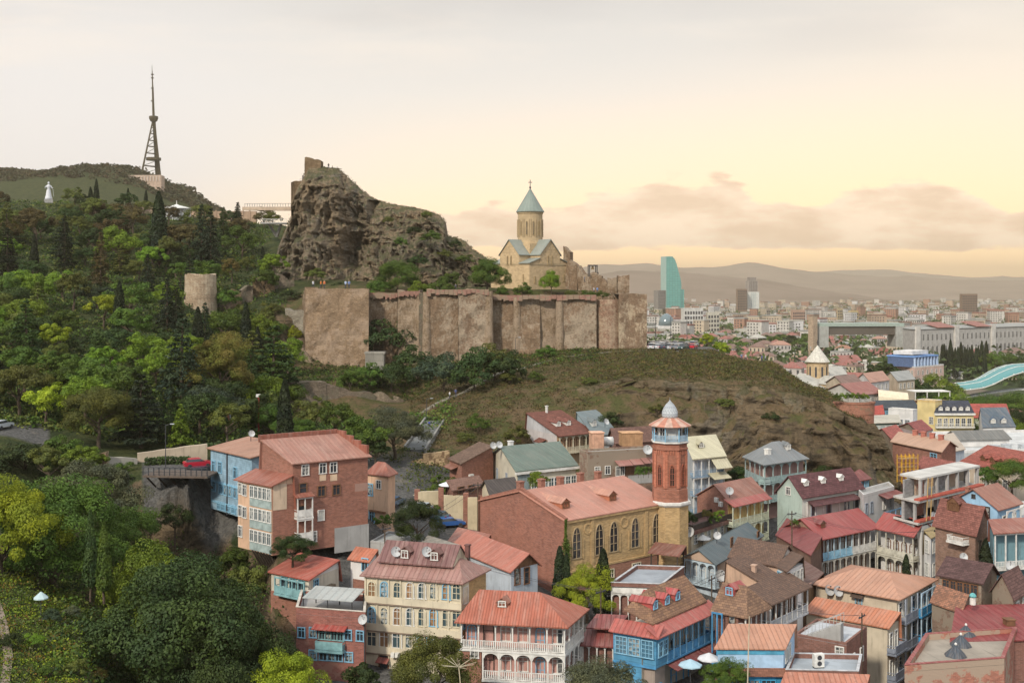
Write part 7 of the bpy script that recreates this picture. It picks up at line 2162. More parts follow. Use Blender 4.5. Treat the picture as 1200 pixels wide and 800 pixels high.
# vegetation
def D_at(px, py, lo=150, hi=460):
 best, bd = None, 1e9
 for D in np.exp(np.linspace(math.log(lo), math.log(hi), 160)):
  x = (px - 600) / FOC * D
  r = HORIZON + (EYE - ground(x, D)) * FOC / D
  if abs(r - py) < bd: best, bd = D, abs(r - py)
 return best
def hill_tree(kind, leaf, px, yb, hp, w=1.0, label=None, group=None):
 D = D_at(px, yb)
 return tree(kind, leaf, px, None, D, hp * D / FOC, w, label, group)
HT = "trees on the wooded slope"
for a in [
 ("round", "lime", 54, 497, 54, 1.1, "brightest yellow-green round tree low on the wooded slope, above the road", HT),
 ("round", "olive", 22, 486, 70, 1.1, "wide olive-green tree at the left edge above the parked car", HT),
 ("broad", "fresh", 140, 318, 52, 1.0, "tall bright green tree high on the slope under the terrace wall", HT),
 ("broad", "lime", 122, 388, 44, 1.1, "lime-green tree halfway up the wooded slope", HT),
 ("broad", "lime", 63, 420, 46, 1.0, "small yellow-green tree left of the dark evergreen clump", HT),
 ("round", "fresh", 32, 395, 50, 1.1, "broad light green tree at mid-slope near the left edge", HT),
 ("round", "dark", 132, 425, 46, 1.3, "wide dark evergreen crown in the middle of the slope, left of two", HT),
 ("round", "dark", 182, 430, 46, 1.3, "wide dark evergreen crown in the middle of the slope, right of two", HT),
 ("round", "blue", 115, 466, 44, 1.2, "blue-green bushy tree above the big olive tree", HT),
 ("near", "olive", 116, 524, 74, 1.15, "very large olive-brown tree behind the stone wall of the parking place", HT),
 ("pine", "spruce", 165, 524, 90, 1.1, "dark cedar beside the very large olive-brown tree", HT),
 ("broad", "fresh", 183, 458, 46, 1.0, "fresh green tree above the dark cedar", HT),
 ("near", "autumn", 258, 478, 92, 1.0, "big yellowing autumn tree below the round stone tower", HT),
 ("conifer", "spruce", 213, 472, 108, 1.0, "tall dark spruce left of the yellowing autumn tree", HT),
 ("conifer", "fresh", 212, 525, 52, 1.1, "pale green young conifer beside the parking road", HT),
 ("cypress", "cypress", 186, 312, 86, 1.15, "tallest dark cypress, high on the slope right of the terrace wall", HT),
 ("cypress", "cypress", 113, 246, 36, 1.0, "cypress on the ridge skyline, right one of the close pair", HT),
 ("cypress", "cypress", 106, 247, 28, 1.2, "cypress on the ridge skyline, left one of the close pair", HT),
 ("broad", "dark", 96, 246, 20, 1.0, "small round dark tree on the skyline left of the cypress pair", HT),
 ("cypress", "cypress", 150, 247, 28, 1.0, "lone cypress on the ridge right of the cypress pair", HT),
 ("cypress", "cypress", 171, 248, 27, 1.0, "cypress on the ridge directly left of the tallest cypress", HT),
 ("conifer", "spruce", 236, 316, 78, .8, "slim dark spruce under the round white restaurant", HT),
 ("conifer", "spruce", 247, 318, 76, .8, "slim spruce just right of another below the ridge wall", HT),
 ("conifer", "brown", 118, 336, 66, .8, "dull brown spruce on the upper slope below the cypress pair", HT),
 ("conifer", "cypress", 76, 316, 66, .7, "dark spire-like conifer below the white statue", HT),
 ("conifer", "spruce", 196, 390, 66, .9, "dark spruce left of the round stone tower", HT),
 ("pine", "dark", 320, 472, 92, 1.2, "large dark cedar in front of the fortress bastion", HT),
 ("conifer", "spruce", 240, 420, 66, .8, "spruce growing right against the foot of the round tower", HT),
 ("broad", "brown", 42, 288, 46, 1.2, "russet-brown tree under the ridge below the statue", HT),
 ("broad", "autumn", 272, 332, 30, 1.0, "rusty small tree above the stepped ruined wall", HT),
 ("broad", "olive", 12, 280, 36, 1.2, "olive tree on the skyline at the left edge", HT),
 ("round", "fresh", 20, 345, 34, 1.1, "light green rounded tree on the upper slope at the left edge", HT),
 ("bush", "lime", 345, 400, 22, .8, "bright green bush in the gap left of the bastion buttress", HT),
]: hill_tree(*a)
placed = [(t[4].x, t[4].y, 4.5) for t in TREES]
frnd = random.Random(23)
fill = []
LANDM = [("the round stone tower", 235, 345), ("the white statue", 57, 225), ("the parking deck", 200, 545), ("the great rock", 330, 270), ("the tallest cypress", 186, 270), ("the brightest yellow-green tree", 54, 470), ("the big autumn tree", 258, 430)]
tries = 0
while len(fill) < 165 and tries < 9000:
 tries += 1
 px = frnd.uniform(-45, 338)
 D = math.exp(frnd.uniform(math.log(188), math.log(445)))
 x = (px - 600) / FOC * D
 if px > 285 and D > 300:
  if px > 322: continue
 if 208 < px < 262 and 240 < D < 297 or 40 < px < 74 and D > 395: continue
 sp = 4.0 + frnd.random() * 2.5
 if any((x - a) ** 2 + (D - b_) ** 2 < (sp * .5 + c * .5) ** 2 for a, b_, c in placed): continue
 placed.append((x, D, sp))
 r = frnd.random()
 up = D > 330
 if r < .43: kd, lf = "broad", frnd.choice(["mid", "mid", "fresh", "olive", "fresh"] if not up else ["olive", "brown", "mid", "dark", "brown"])  # brown leaves uphill paint in the tint of the evening glow
 elif r < .58: kd, lf = "round", frnd.choice(["dark", "dark", "mid", "blue", "olive"] if not up else ["dark", "olive", "brown"])
 elif r < .65: kd, lf = "conifer", frnd.choice(["spruce", "cypress", "dark"])
 elif r < .70: kd, lf = "cypress", "cypress"
 elif r < .77: kd, lf = "pine", frnd.choice(["spruce", "dark", "olive"])
 else: kd, lf = "bush", frnd.choice(["mid", "dark", "olive"])
 hh = {"broad": 9.5, "round": 8.5, "conifer": 13, "cypress": 12, "pine": 12, "bush": 5}[kd] * frnd.uniform(.75, 1.2)
 t = tree(kd, lf, px, None, D, hh, 1.15 if kd in ("broad", "round") else 1.0, None, HT)
 fill.append((t, kd, lf, px, D))
CN = {"dark": "dark green", "mid": "mid-green", "fresh": "light green", "olive": "olive", "brown": "glow-browned", "blue": "blue-green", "spruce": "deep green", "cypress": "blackish green", "lime": "yellow-green", "autumn": "yellowing", "silver": "silvery"}
KN = {"broad": "leafy tree", "round": "round-crowned tree", "conifer": "spruce", "cypress": "cypress", "pine": "spreading pine", "bush": "bush", "near": "leafy tree", "small": "tree", "thin": "cypress"}
ORD = ["first", "second", "third", "fourth", "fifth", "sixth", "seventh", "eighth", "ninth", "tenth", "eleventh", "twelfth", "thirteenth", "fourteenth"]
def ordinal_labels(items, what, lm):
 g = {}
 for o, ph, px, py in items:
  best = min(lm, key=lambda L: (L[1] - px) ** 2 + (L[2] - py) ** 2)
  dx, dy = px - best[1], py - best[2]
  rel = ("left of" if dx < 0 else "right of") if abs(dx) > abs(dy) else ("above" if dy < 0 else "below")
  g.setdefault((ph, rel, best[0]), []).append((px, o))
 for (ph, rel, nm), L in g.items():
  L.sort(key=lambda q: q[0])
  for i, (px, o) in enumerate(L):
   o["label"] = (f"{ph} {rel} {nm}" if len(L) == 1 else f"{ph} {rel} {nm}, {ORD[min(i, 13)]} of {len(L)} from left")
ordinal_labels([(t, f"{CN[lf]} {KN[kd]}", px, HORIZON + (EYE - t.location.z) * FOC / D) for t, kd, lf, px, D in fill], "tree", LANDM)
FS_, GT_ = 'shrubs below the fortress wall', None
def near_tree(kind, leaf, px, top, D, hp, w=1.0, label=None, group=None):
 if group in (FS_, GT_): D = D_at(px, top + hp, D * .85, D * 1.15)
 h_ = hp * D / FOC
 loc = P(px, top + hp, D)
 if group == FS_: loc.z = ground(loc.x, D)
 return tree(kind, leaf, px, None, D, h_, w, label, group, xyz=loc)
GT = "trees in the garden below"
for a in [
 ("near", "dark", 216, 640, 112, 240, 1.02, "huge dense dark green tree filling the bottom left foreground", GT),
 ("near", "fresh", 172, 632, 121, 190, .8, "lighter green crown showing just above the huge foreground tree", GT),
 ("near", "mid", 64, 552, 128, 165, 1.15, "large bright-topped green tree on the garden's far side", GT),
 ("near", "lime", 2, 548, 120, 150, .9, "yellow-green tree cut by the left edge above the garden", GT),
 ("near", "silver", 106, 536, 146, 110, 1.1, "grey-green tree between the garden tree and the parking deck", GT),
 ("broad", "mid", 75, 512, 168, 58, 1.2, "mid-green tree under the road, left of the parking place's end pillar", GT),
 ("broad", "fresh", 100, 520, 166, 52, 1.2, "light green tree close to the parking place's end pillar", GT),
 ("bush", "mid", 140, 538, 168, 26, 1.5, "bush under the parking place's low wall", GT),
 ("broad", "olive", 58, 520, 160, 56, 1.2, "olive tree between the wooded road and the garden", GT),
 ("round", "dark", 30, 512, 166, 60, 1.6, "flat dark spreading tree under the road at the left edge", GT),
 ("near", "mid", 150, 590, 140, 95, 1.1, "mid-green tree at the foot of the bare cliff", GT),
 ("cypress", "dark", 106, 598, 119, 95, .75, "slim green cypress by the garden, left of a pair", GT),
 ("cypress", "mid", 122, 612, 117, 85, .9, "stouter mid-green cypress by the garden, right of a pair", GT),
 ("near", "lime", 332, 758, 106, 120, .9, "yellow-green tree at the bottom edge below the brick terrace house", GT),
 ("near", "olive", 507, 738, 108, 120, .9, "rounded dark olive tree in front of the cream gallery house", GT),
 ("broad", "dark", 430, 776, 107, 80, 1.0, "small dark tree at the bottom edge below the cream house", GT),
 ("near", "silver", 702, 768, 106, 110, 1.0, "silvery olive tree at the bottom edge before the garden annex", GT),
 ("near", "fresh", 18, 772, 96, 90, 1.1, "light green bush at the bottom left corner", GT),
 ("near", "dark", 265, 690, 108, 190, .8, "dark crown at the right side of the huge foreground tree", GT),
 ("broad", "mid", 270, 640, 150, 60, .9, "green tree on the cliff just left of the brick apartments", GT),
 ("broad", "olive", 296, 655, 140, 70, .9, "olive tree under the brick apartments' raking struts", GT),
 ("broad", "dark", 205, 590, 160, 45, 1.0, "dark shrub-like tree clinging to the bare cliff", GT),
 ("near", "lime", 688, 660, 137, 72, 1.0, "bright yellow-green tree in front of the mosque windows", "trees among the old town houses"),
 ("cypress", "cypress", 656, 640, 139.5, 78, 1.1, "cypress at the mosque corner, leftmost of three", "trees among the old town houses"),
 ("cypress", "cypress", 664, 648, 138.5, 72, .9, "cypress at the mosque corner, middle of three", "trees among the old town houses"),
 ("cypress", "cypress", 707, 643, 138, 84, 1.2, "cypress before the mosque windows, right of the bright tree", "trees among the old town houses"),
 ("near", "dark", 489, 583, 150, 66, .95, "dark green tree between peach house and parked cars", "trees among the old town houses"),
 ("near", "dark", 343, 624, 134, 42, 1.3, "dense dark bush against the brick apartments' lower wall", "trees among the old town houses"),
 ("broad", "fresh", 631, 551, 172, 30, 1.0, "small fresh green tree by the green-roofed house", "trees among the old town houses"),
 ("broad", "mid", 518, 555, 180, 34, 1.1, "garden tree in front of the patterned stone wall", "trees among the old town houses"),
 ("bush", "mid", 478, 560, 186, 20, 1.4, "low hedge-like bush under the patterned stone wall", "trees among the old town houses"),
 ("bush", "olive", 500, 568, 183, 14, 1.4, "small olive bush in the yard before the patterned wall", "trees among the old town houses"), ("bush", "dark", 533, 560, 182, 22, 1.0, "dark bush beside the brick gable house's awning", "trees among the old town houses"),
 ("bush", "mid", 512, 588, 174, 12, 1.3, "small bush behind the yard wall, by the brick pillar", "trees among the old town houses"), ("broad", "mid", 449, 600, 156, 26, 1.0, "small tree squeezed beside the peach house", "trees among the old town houses"),
 ("cypress", "cypress", 1155, 632, 146, 78, 1.25, "tall solitary cypress among the brown roofs at the right", "trees among the old town houses"),
 ("cypress", "cypress", 1062, 649, 150, 40, 1.3, "short cypress behind the orange apartment roof", "trees among the old town houses"),
 ("near", "mid", 1186, 536, 183, 50, 1.2, "round dark green tree before the red dormer row at right edge", "trees among the old town houses"),
 ("broad", "mid", 1158, 546, 186, 30, 1.2, "smaller green tree left of the round one by the dormer row", "trees among the old town houses"),
 ("near", "mid", 852, 770, 112, 50, 1.2, "leafy shrub in the cafe yard by the blue gallery house", "trees among the old town houses"),
 ("broad", "dark", 930, 585, 184, 26, 1.0, "dark shrub behind the pale green house", "trees among the old town houses"),
 ("bush", "mid", 950, 552, 196, 18, 1.2, "bright shrub at the cliff foot right of the grey hipped roof", "trees among the old town houses"),
 ("broad", "dark", 862, 545, 200, 36, 1.2, "dark shrub at the cliff foot between two gallery houses", "trees among the old town houses"),
 ("bush", "mid", 931, 606, 168, 10, 1.2, "potted bush at the pale green house's corner", "trees among the old town houses"),
]: near_tree(*a)
FS = "shrubs below the fortress wall"
for i, (kd, lf, px, top, D, hp, w_, lb) in enumerate([
 ("bush", "dark", 458, 354, 286, 66, 1.15, "large dark bush hiding the wall right of the bastion"),
 ("bush", "dark", 488, 398, 280, 50, 1.3, "dark shrub below the wall, left of the path corner"),
 ("bush", "blue", 520, 406, 275, 54, 1.2, "grey-green dense shrub mass in the middle below the wall"),
 ("bush", "dark", 556, 398, 272, 60, 1.2, "tall dark shrub where the path meets the wall foot"),
 ("bush", "olive", 580, 396, 278, 50, 1.1, "rusty-topped shrub at the wall foot"),
 ("bush", "dark", 596, 404, 272, 44, 1.0, "dark shrub at right end of the shrub mass"),
 ("bush", "mid", 430, 420, 276, 36, 1.2, "green shrub under the stone lookout"),
 ("bush", "mid", 410, 428, 276, 30, 1.2, "small green shrub at the bastion's lower right"),
 ("bush", "dark", 458, 416, 272, 44, 1.2, "dark shrub above the retaining wall's right end"),
 ("bush", "mid", 640, 402, 290, 18, 1.5, "low green shrub strip against the wall above the path"),
 ("near", "silver", 462, 474, 226, 64, 1.25, "wide grey-green tree above the patterned stone wall"),
 ("broad", "mid", 422, 488, 216, 58, 1.1, "green tree left of the wide grey-green tree"),
 ("broad", "mid", 392, 468, 240, 50, 1.0, "green tree before the grey retaining wall"),
 ("broad", "fresh", 404, 478, 234, 34, 1.0, "yellow-green small tree before the grey retaining wall"),
 ("broad", "olive", 368, 462, 244, 54, 1.0, "olive tree at the left foot of the retaining wall"),
 ("near", "mid", 318, 470, 215, 52, 1.3, "broad green tree behind the orange timber-house roof"),
 ("near", "mid", 350, 488, 205, 48, 1.2, "green tree behind the brick apartment roof"),
 ("broad", "dark", 395, 505, 200, 44, 1.2, "dark tree above the brick apartments' right end"),
 ("broad", "dark", 440, 505, 205, 44, 1.1, "dark tree above the peach house"),
 ("bush", "mid", 560, 481, 233, 26, 1.2, "lone round shrub on the bare slope"),
 ("bush", "olive", 545, 503, 218, 16, 1.5, "low grassy shrub on the slope above brick gable house"),
 ("bush", "olive", 605, 495, 225, 26, 1.2, "shrub on the slope left of the arched villa"),
 ("bush", "dark", 712, 478, 226, 26, 1.4, "shrub at the cliff foot above the teal villa"),
 ("bush", "dark", 735, 500, 218, 20, 1.4, "shrub at the cliff foot left of the minaret"),
 ("bush", "olive", 598, 430, 262, 20, 1.4, "shrub beside the path below the wall"),
 ("bush", "mid", 628, 432, 262, 16, 1.3, "small shrub just under the path"),
 ("bush", "dark", 800, 520, 218, 24, 1.4, "dark shrub on the cliff foot just right of the minaret"), ("bush", "olive", 770, 470, 226, 14, 1.6, "scrub on the cliff face above the minaret"), ("bush", "olive", 850, 462, 226, 14, 1.7, "scrub on the upper cliff above the cream-roofed house"),
 ("bush", "dark", 905, 480, 218, 14, 1.6, "scrub on the cliff above the grey hipped roof"), ("bush", "olive", 690, 440, 240, 12, 1.8, "scrub patch on the cliff's upper left part"), ("bush", "mid", 890, 555, 205, 16, 1.5, "shrub at the cliff foot behind the grey hipped roof"),
 ("bush", "dark", 965, 540, 205, 20, 1.2, "dark shrub at the foot of the brick bastion's cliff"), ("bush", "olive", 1035, 585, 201, 14, 1.2, "scrub at the cliff end beside the unfinished building"),
 ("bush", "dark", 300, 384, 292, 22, 1.3, "dark shrub below the stepped ruined wall"), ("bush", "olive", 318, 352, 306, 20, 1.5, "olive shrub at the left foot of the great rock"), ("bush", "dark", 340, 336, 312, 16, 1.5, "dark shrub behind the bastion's left edge"),
 ("bush", "olive", 285, 352, 306, 20, 1.3, "olive shrub between the ruined wall pieces"), ("bush", "mid", 322, 372, 298, 24, 1.3, "green shrub left of the small side wall"),
]): near_tree(kd, lf, px, top, D, hp, w_, lb, FS)
FI = "trees inside the fortress"
for kd, lf, px, top, D, hp, w_, lb in [
 ("near", "mid", 466, 303, 306, 48, 1.15, "big round tree on the fortress terrace under the great rock"),
 ("near", "mid", 571, 300, 306, 52, 1.0, "big round tree left of the church"),
 ("bush", "fresh", 492, 326, 300, 24, 1.3, "bright shrub right of the big tree under the rock"),
 ("bush", "mid", 512, 324, 302, 26, 1.3, "green shrub between the two big terrace trees"),
 ("bush", "mid", 526, 314, 306, 30, .9, "upright shrub halfway between the big terrace trees"),
 ("bush", "mid", 444, 322, 304, 26, 1.2, "shrub at the left end of the terrace trees"),
 ("bush", "mid", 613, 328, 300, 22, 1.1, "rounded bush at the church's near corner"),
 ("near", "fresh", 646, 315, 303, 34, .8, "small light tree before the church's right front"),
 ("bush", "mid", 690, 338, 299, 12, 1.6, "low hedge on the wall top right of the church, left part"),
 ("bush", "mid", 706, 339, 299, 11, 1.6, "low hedge on the wall top right of the church, right part"),
 ("bush", "olive", 668, 338, 299, 10, 1.6, "dry scrub on the wall top at the church's right"),
 ("bush", "mid", 590, 332, 303, 18, 1.1, "shrub between church and big left tree"),
 ("bush", "dark", 533, 278, 345, 14, 1.3, "dark scrub on the rock's right shoulder"),
 ("bush", "olive", 500, 246, 344, 10, 1.6, "scrub on the rock's flat crest"),
 ("bush", "dark", 485, 262, 330, 14, 1.5, "scrub patch on the rock's right face"),
 ("bush", "mid", 470, 276, 326, 13, 1.4, "scrub patch halfway down the rock's right face"),
 ("bush", "mid", 505, 268, 332, 16, 1.8, "wide scrub below the rock's flat crest"), ("bush", "olive", 520, 290, 334, 14, 1.8, "olive scrub on the rock's right lower step"), ("bush", "mid", 545, 296, 336, 14, 1.8, "green scrub on the rock's right end"),
 ("bush", "dark", 490, 296, 322, 16, 1.6, "dark scrub low on the rock's right face"), ("bush", "olive", 455, 252, 338, 10, 1.6, "olive scrub in the notch of the rock's crest"), ("bush", "olive", 370, 312, 322, 16, 1.7, "scrub low on the rock's left face"), ("bush", "dark", 395, 328, 316, 16, 1.8, "dark scrub at the rock foot below its hollow"),
]: near_tree(kd, lf, px, top, D, hp, w_, lb, FI)
def scatter_leaves(name, n, sampler, size, mats, seed, per=14, spread=.8, flat=.9):
 rng = np.random.default_rng(seed)
 C_, N_, mi = [], [], []
 for i in range(n):
  p = sampler(rng)
  if p is None: continue
  m = rng.integers(per // 2, per + 1)
  hgt = rng.uniform(.3, 1.0) * spread
  o = rng.normal(0, 1, (m, 3)) * np.array([spread * .55, spread * .55, 0])
  o[:, 2] = rng.uniform(0, 1, m) * hgt
  C_.append(np.array([p.x, p.y, p.z]) + o)
  N_.append(np.tile([0, -.2, 1.0], (m, 1)))
  mi.append(np.full(m, rng.integers(0, len(mats))))
 C_, N_, mi = np.concatenate(C_), np.concatenate(N_), np.concatenate(mi)
 V, F = leaf_quads(C_, N_, size, rng, .6, flat)
 o = bpy.data.objects.new(name, np_mesh(name, V, F, mats, mi=mi))
 return tag(link(o), None, None, None, "stuff")
def s_hill(rng):
 px, D = rng.uniform(-60, 338), math.exp(rng.uniform(math.log(186), math.log(460)))
 if px > 318 and D > 330: return None
 return gp(px, D, -.1)
scatter_leaves("undergrowth", 6500, s_hill, .75, [LEAVES["dark"], LEAVES["mid"], LEAVES["olive"], LEAVES["dark"]], 1, 16, 1.5)
def s_gorge(rng):
 px, D = rng.uniform(60, 345), rng.uniform(95, 162)
 if px > 320 and D > 136: return None
 return gp(px, D, -.1)
scatter_leaves("undergrowth", 2600, s_gorge, .42, [LEAVES["dark"], LEAVES["mid"], LEAVES["olive"]], 2, 16, 1.1)
def s_cliff(rng):
 px, D = rng.uniform(480, 1040), rng.uniform(207, 290)
 p = gp(px, D, -.05)
 e = abs(ground(p.x, p.y + 1.5) - ground(p.x, p.y - 1.5)) / 3
 if e > .4 and rng.random() < .86: return None
 return p
GRASS = [M_leaf((0.07, 0.055, 0.026), None, .2), M_leaf((0.052, 0.056, 0.02), None, .2), M_leaf((0.085, 0.06, 0.032), None, .2)]
scatter_leaves("grass", 9000, s_cliff, .36, GRASS, 3, 12, .75, 1.2)
def s_ledge(rng):
 px, D = rng.uniform(335, 700), rng.uniform(262, 298)
 return gp(px, D, -.05)
scatter_leaves("undergrowth", 2600, s_ledge, .5, [GRASS[1], LEAVES["mid"], LEAVES["dark"]], 4, 12, .8, 1.2)
def s_mid(rng):
 px, D = rng.uniform(335, 530), rng.uniform(203, 240)
 if px > 440 and D < 218 or px > 482 and rng.random() < .6: return None
 return gp(px, D, -.05)
scatter_leaves("undergrowth", 1500, s_mid, .55, [LEAVES["mid"], LEAVES["dark"], LEAVES["olive"]], 14, 18, 1.7, 1.0)
def s_yard(rng):
 px, D = rng.uniform(380, 535), rng.uniform(179, 206)
 if px < 462 and D < 194 or abs(px - 486 - (D - 203)) < 6: return None
 return gp(px, D, -.05)
scatter_leaves("undergrowth", 420, s_yard, .4, [LEAVES["mid"], LEAVES["dark"], LEAVES["olive"]], 15, 18, 1.2, 1.0)
def s_top(rng):
 px, D = rng.uniform(690, 1010), rng.uniform(232, 285)
 return gp(px, D, -.05)
scatter_leaves("grass", 3600, s_top, .34, [M_leaf((0.085, 0.09, 0.024)), M_leaf((0.055, .075, .02)), GRASS[0]], 5, 12, .6, 1.2)
def s_garden(rng):
 px, D = rng.uniform(-20, 175), rng.uniform(86, 127)
 return gp(px, D, -.1)
scatter_leaves("garden_plants", 2600, s_garden, .22, [LEAVES["mid"], LEAVES["olive"], LEAVES["fresh"], LEAVES["lime"], LEAVES["silver"], LEAVES["mid"], LEAVES["fresh"], LEAVES["mid"], M_leaf((0.15, .10, .02)), LEAVES["mid"]], 6, 26, .7, 1.0)
def s_rock(rng):
 px = rng.uniform(330, 600)
 top = float(interp(px, ROCK_TOP)); D = float(interp(px, ROCK_D))
 return P(px, top + 1.0 + rng.random() * 2, D - rng.random() * 1.5 + 2)
scatter_leaves("grass", 900, s_rock, .4, GRASS, 7, 10, .7, 1.2)
def s_far(rng):
 px = rng.uniform(-30, 285)
 D = rng.uniform(1250, 1530) if rng.random() < .55 else rng.uniform(1440, 1500)
 return gp(px, D, 0)
scatter_leaves("far_wood", 2600, s_far, 4.0, [M_leaf((0.045, .05, .02)), M_leaf((0.06, .05, .022)), M_leaf((0.035, .045, .02))], 8, 14, 4.2, .9)
for i, (lf, px, D, hh, lb) in enumerate([("autumn", 112, 104, 2.0, "orange-yellow shrub in the lower garden beside the huge tree"), ("silver", 84, 112, 1.8, "grey shrub in the upper middle of the garden"),
  ("fresh", 40, 100, 1.6, "light green low shrub by the garden path"), ("dark", 12, 98, 1.8, "dark rounded shrub beside the pale garden path"), ("blue", 62, 108, 1.9, "blue-green shrub right of the white parasol"),
  ("olive", 90, 97, 1.7, "olive shrub at the garden's lower right"), ("mid", 58, 95, 1.6, "mid-green shrub at the garden's bottom middle"), ("autumn", 96, 100, 1.1, "tiny orange shrub at the garden's lower right")]):
 tree("bush", lf, px, None, D, hh, 1.1, lb, "garden shrubs")
strip("path", [(-8, 112), (4, 103), (10, 96), (4, 89), (-6, 84)], .7, M_plain((0.22, .17, .13), .9))
# the city beyond
def wmat(c): return M_plaster(c, .35)
FW = [wmat(c) for c in ((0.50, .47, .42), (0.46, .38, .28), (0.52, .50, .48), (0.40, .30, .22), (0.44, .40, .36), (0.34, .20, .14))]
FRF = [("red", M_seam((0.32, .085, .065), .9)), ("rust-brown", M_seam((0.20, .10, .075), .9)), ("grey", M_seam((0.30, .31, .32), .9)), ("pale", M_seam((0.48, .46, .43), .9)), ("salmon", M_seam((0.44, .20, .14), .9))]
WN = ["white", "tan", "pale", "brown", "grey", "brick"]
DKW = M_plain((0.055, .055, .06), .4, .1)
CITYM = {}
def city_mesh(w_, d_, h_, wi, ri, shape, floors, seed):
 b = MB()
 b.box(0, 0, -6, w_, d_, h_)
 rise = min(w_, d_) * .28
 if shape == "gable":
  b.slab([(-.4, -.4, h_), (w_ + .4, -.4, h_), (w_ + .4, d_ / 2, h_ + rise), (-.4, d_ / 2, h_ + rise)], .15, 1)
  b.slab([(w_ + .4, d_ + .4, h_), (-.4, d_ + .4, h_), (-.4, d_ / 2, h_ + rise), (w_ + .4, d_ / 2, h_ + rise)], .15, 1)
  for x in (0, w_): b.poly([(x, 0, h_), (x, d_, h_), (x, d_ / 2, h_ + rise - .1)], 0)
 elif shape == "hip":
  i = min(w_, d_) / 2
  A = [(-.4, -.4, h_), (w_ + .4, -.4, h_), (w_ + .4, d_ + .4, h_), (-.4, d_ + .4, h_)]
  r0, r1 = ((i, d_ / 2, h_ + rise), (w_ - i, d_ / 2, h_ + rise)) if w_ >= d_ else ((w_ / 2, i, h_ + rise), (w_ / 2, d_ - i, h_ + rise))
  if w_ >= d_:
   for f in ([A[0], A[1], r1, r0], [A[1], A[2], r1], [A[2], A[3], r0, r1], [A[3], A[0], r0]): b.poly(f, 1)
  else:
   for f in ([A[0], A[1], r0], [A[1], A[2], r1, r0], [A[2], A[3], r1], [A[3], A[0], r0, r1]): b.poly(f, 1)
 else:
  b.box(-.15, -.15, h_, w_ + .15, d_ + .15, h_ + .35, 1)
  b.box(w_ * .3, d_ * .3, h_ + .35, w_ * .55, d_ * .6, h_ + 1.8, 0)
 fh = h_ / floors
 for k in range(floors):
  z = fh * k + fh * .3
  n = max(2, int(w_ / 2.6))
  for i in range(n):
   x = w_ * (i + .5) / n
   b.poly([(x - .5, -.03, z), (x + .5, -.03, z), (x + .5, -.03, z + fh * .5), (x - .5, -.03, z + fh * .5)], 2)
  n = max(2, int(d_ / 2.6))
  for i in range(n):
   y = d_ * (i + .5) / n
   b.poly([(-.03, y + .5, z), (-.03, y - .5, z), (-.03, y - .5, z + fh * .5), (-.03, y + .5, z + fh * .5)], 2)
 return b
crnd = random.Random(77)
MODELS = []
for i in range(26):
 shape = crnd.choice(["gable", "hip", "hip", "flat", "gable"])
 fl = crnd.choice([1, 2, 2, 3])
 wi = crnd.randrange(6)
 ri = crnd.choice([0, 0, 1, 2, 3, 4]) if shape != "flat" else crnd.choice([2, 3])
 w_, d_ = crnd.uniform(9, 17), crnd.uniform(8, 12)
 b = city_mesh(w_, d_, fl * 3.3 + .5, wi, ri, shape, fl, i)
 MODELS.append((b.mesh("city_house", [FW[wi], FRF[ri][1], DKW]), f"{FRF[ri][0]}-roofed {WN[wi]}" if shape != "flat" else f"flat-roofed {WN[wi]}", shape, fl, w_))
CITY_LM = [("the pale church spire", 958, 425), ("the tent-roofed restaurant", 1045, 460), ("the blue-topped hotel", 1078, 418), ("the footbridge", 1165, 440), ("the glass skyscraper", 790, 372), ("the long palace", 1130, 392), ("the long green-edged bridge hall", 1010, 384), ("the leafy parking terrace", 860, 400), ("the market hall", 1150, 505)]
taken = [(958, 430, 22, 40)]
city = []
tries = 0
CITY_MAX = 285
big = [(P(1010, 440, 420).x, 420, 12)]
occ = []
def free(x, y, r):
 return all((x - a) ** 2 + (y - c) ** 2 > (r + q) ** 2 for a, c, q in occ)
for px, D, r in ((958, 430, 16), (1078, 560, 26), (1010, 470, 14), (1045, 345, 12), (1000, 330, 12)):
 occ.append(((px - 600) / FOC * D, D, r))
while len(city) < CITY_MAX and tries < 30000:
 tries += 1
 D = math.exp(crnd.uniform(math.log(340), math.log(1250)))
 px = crnd.uniform(800, 1235)
 x = (px - 600) / FOC * D
 if D < 400 and px < 925: continue
 if px > 1085 and 545 < D < 720: continue
 if px > 1040 and 415 < D < 545 and px < 1300: continue
 g = ground(x, D)
 if HORIZON + (EYE - g - 6) * FOC / D < 0: continue
 if px < 820 and D < 520: continue
 if px < 900 and D < 460: continue
 if px < 1015 and D < 345: continue
 if px > 1020 and D < 330: continue
 mi = crnd.randrange(len(MODELS))
 r = MODELS[mi][4] * .55
 if not free(x, D, r): continue
 occ.append((x, D, r))
 me, ph, sh, fl, w_ = MODELS[mi]
 o = bpy.data.objects.new("city_house", me)
 o.location = (x, D, g)
 o.rotation_euler = (0, 0, R(crnd.choice([-35, -20, 10, 30, 45, 60]) + crnd.uniform(-8, 8)))
 s_ = crnd.uniform(.85, 1.2)
 o.scale = (s_, s_, s_ * crnd.uniform(.9, 1.25))
 link(o)
 tag(o, None, "house", "houses in the middle of the city")
 city.append((o, f"{('', 'small', 'low', 'tall')[fl]} {ph} house", px, HORIZON + (EYE - g - 4) * FOC / D))
ordinal_labels(city, "house", CITY_LM)
b = MB()
n = 0
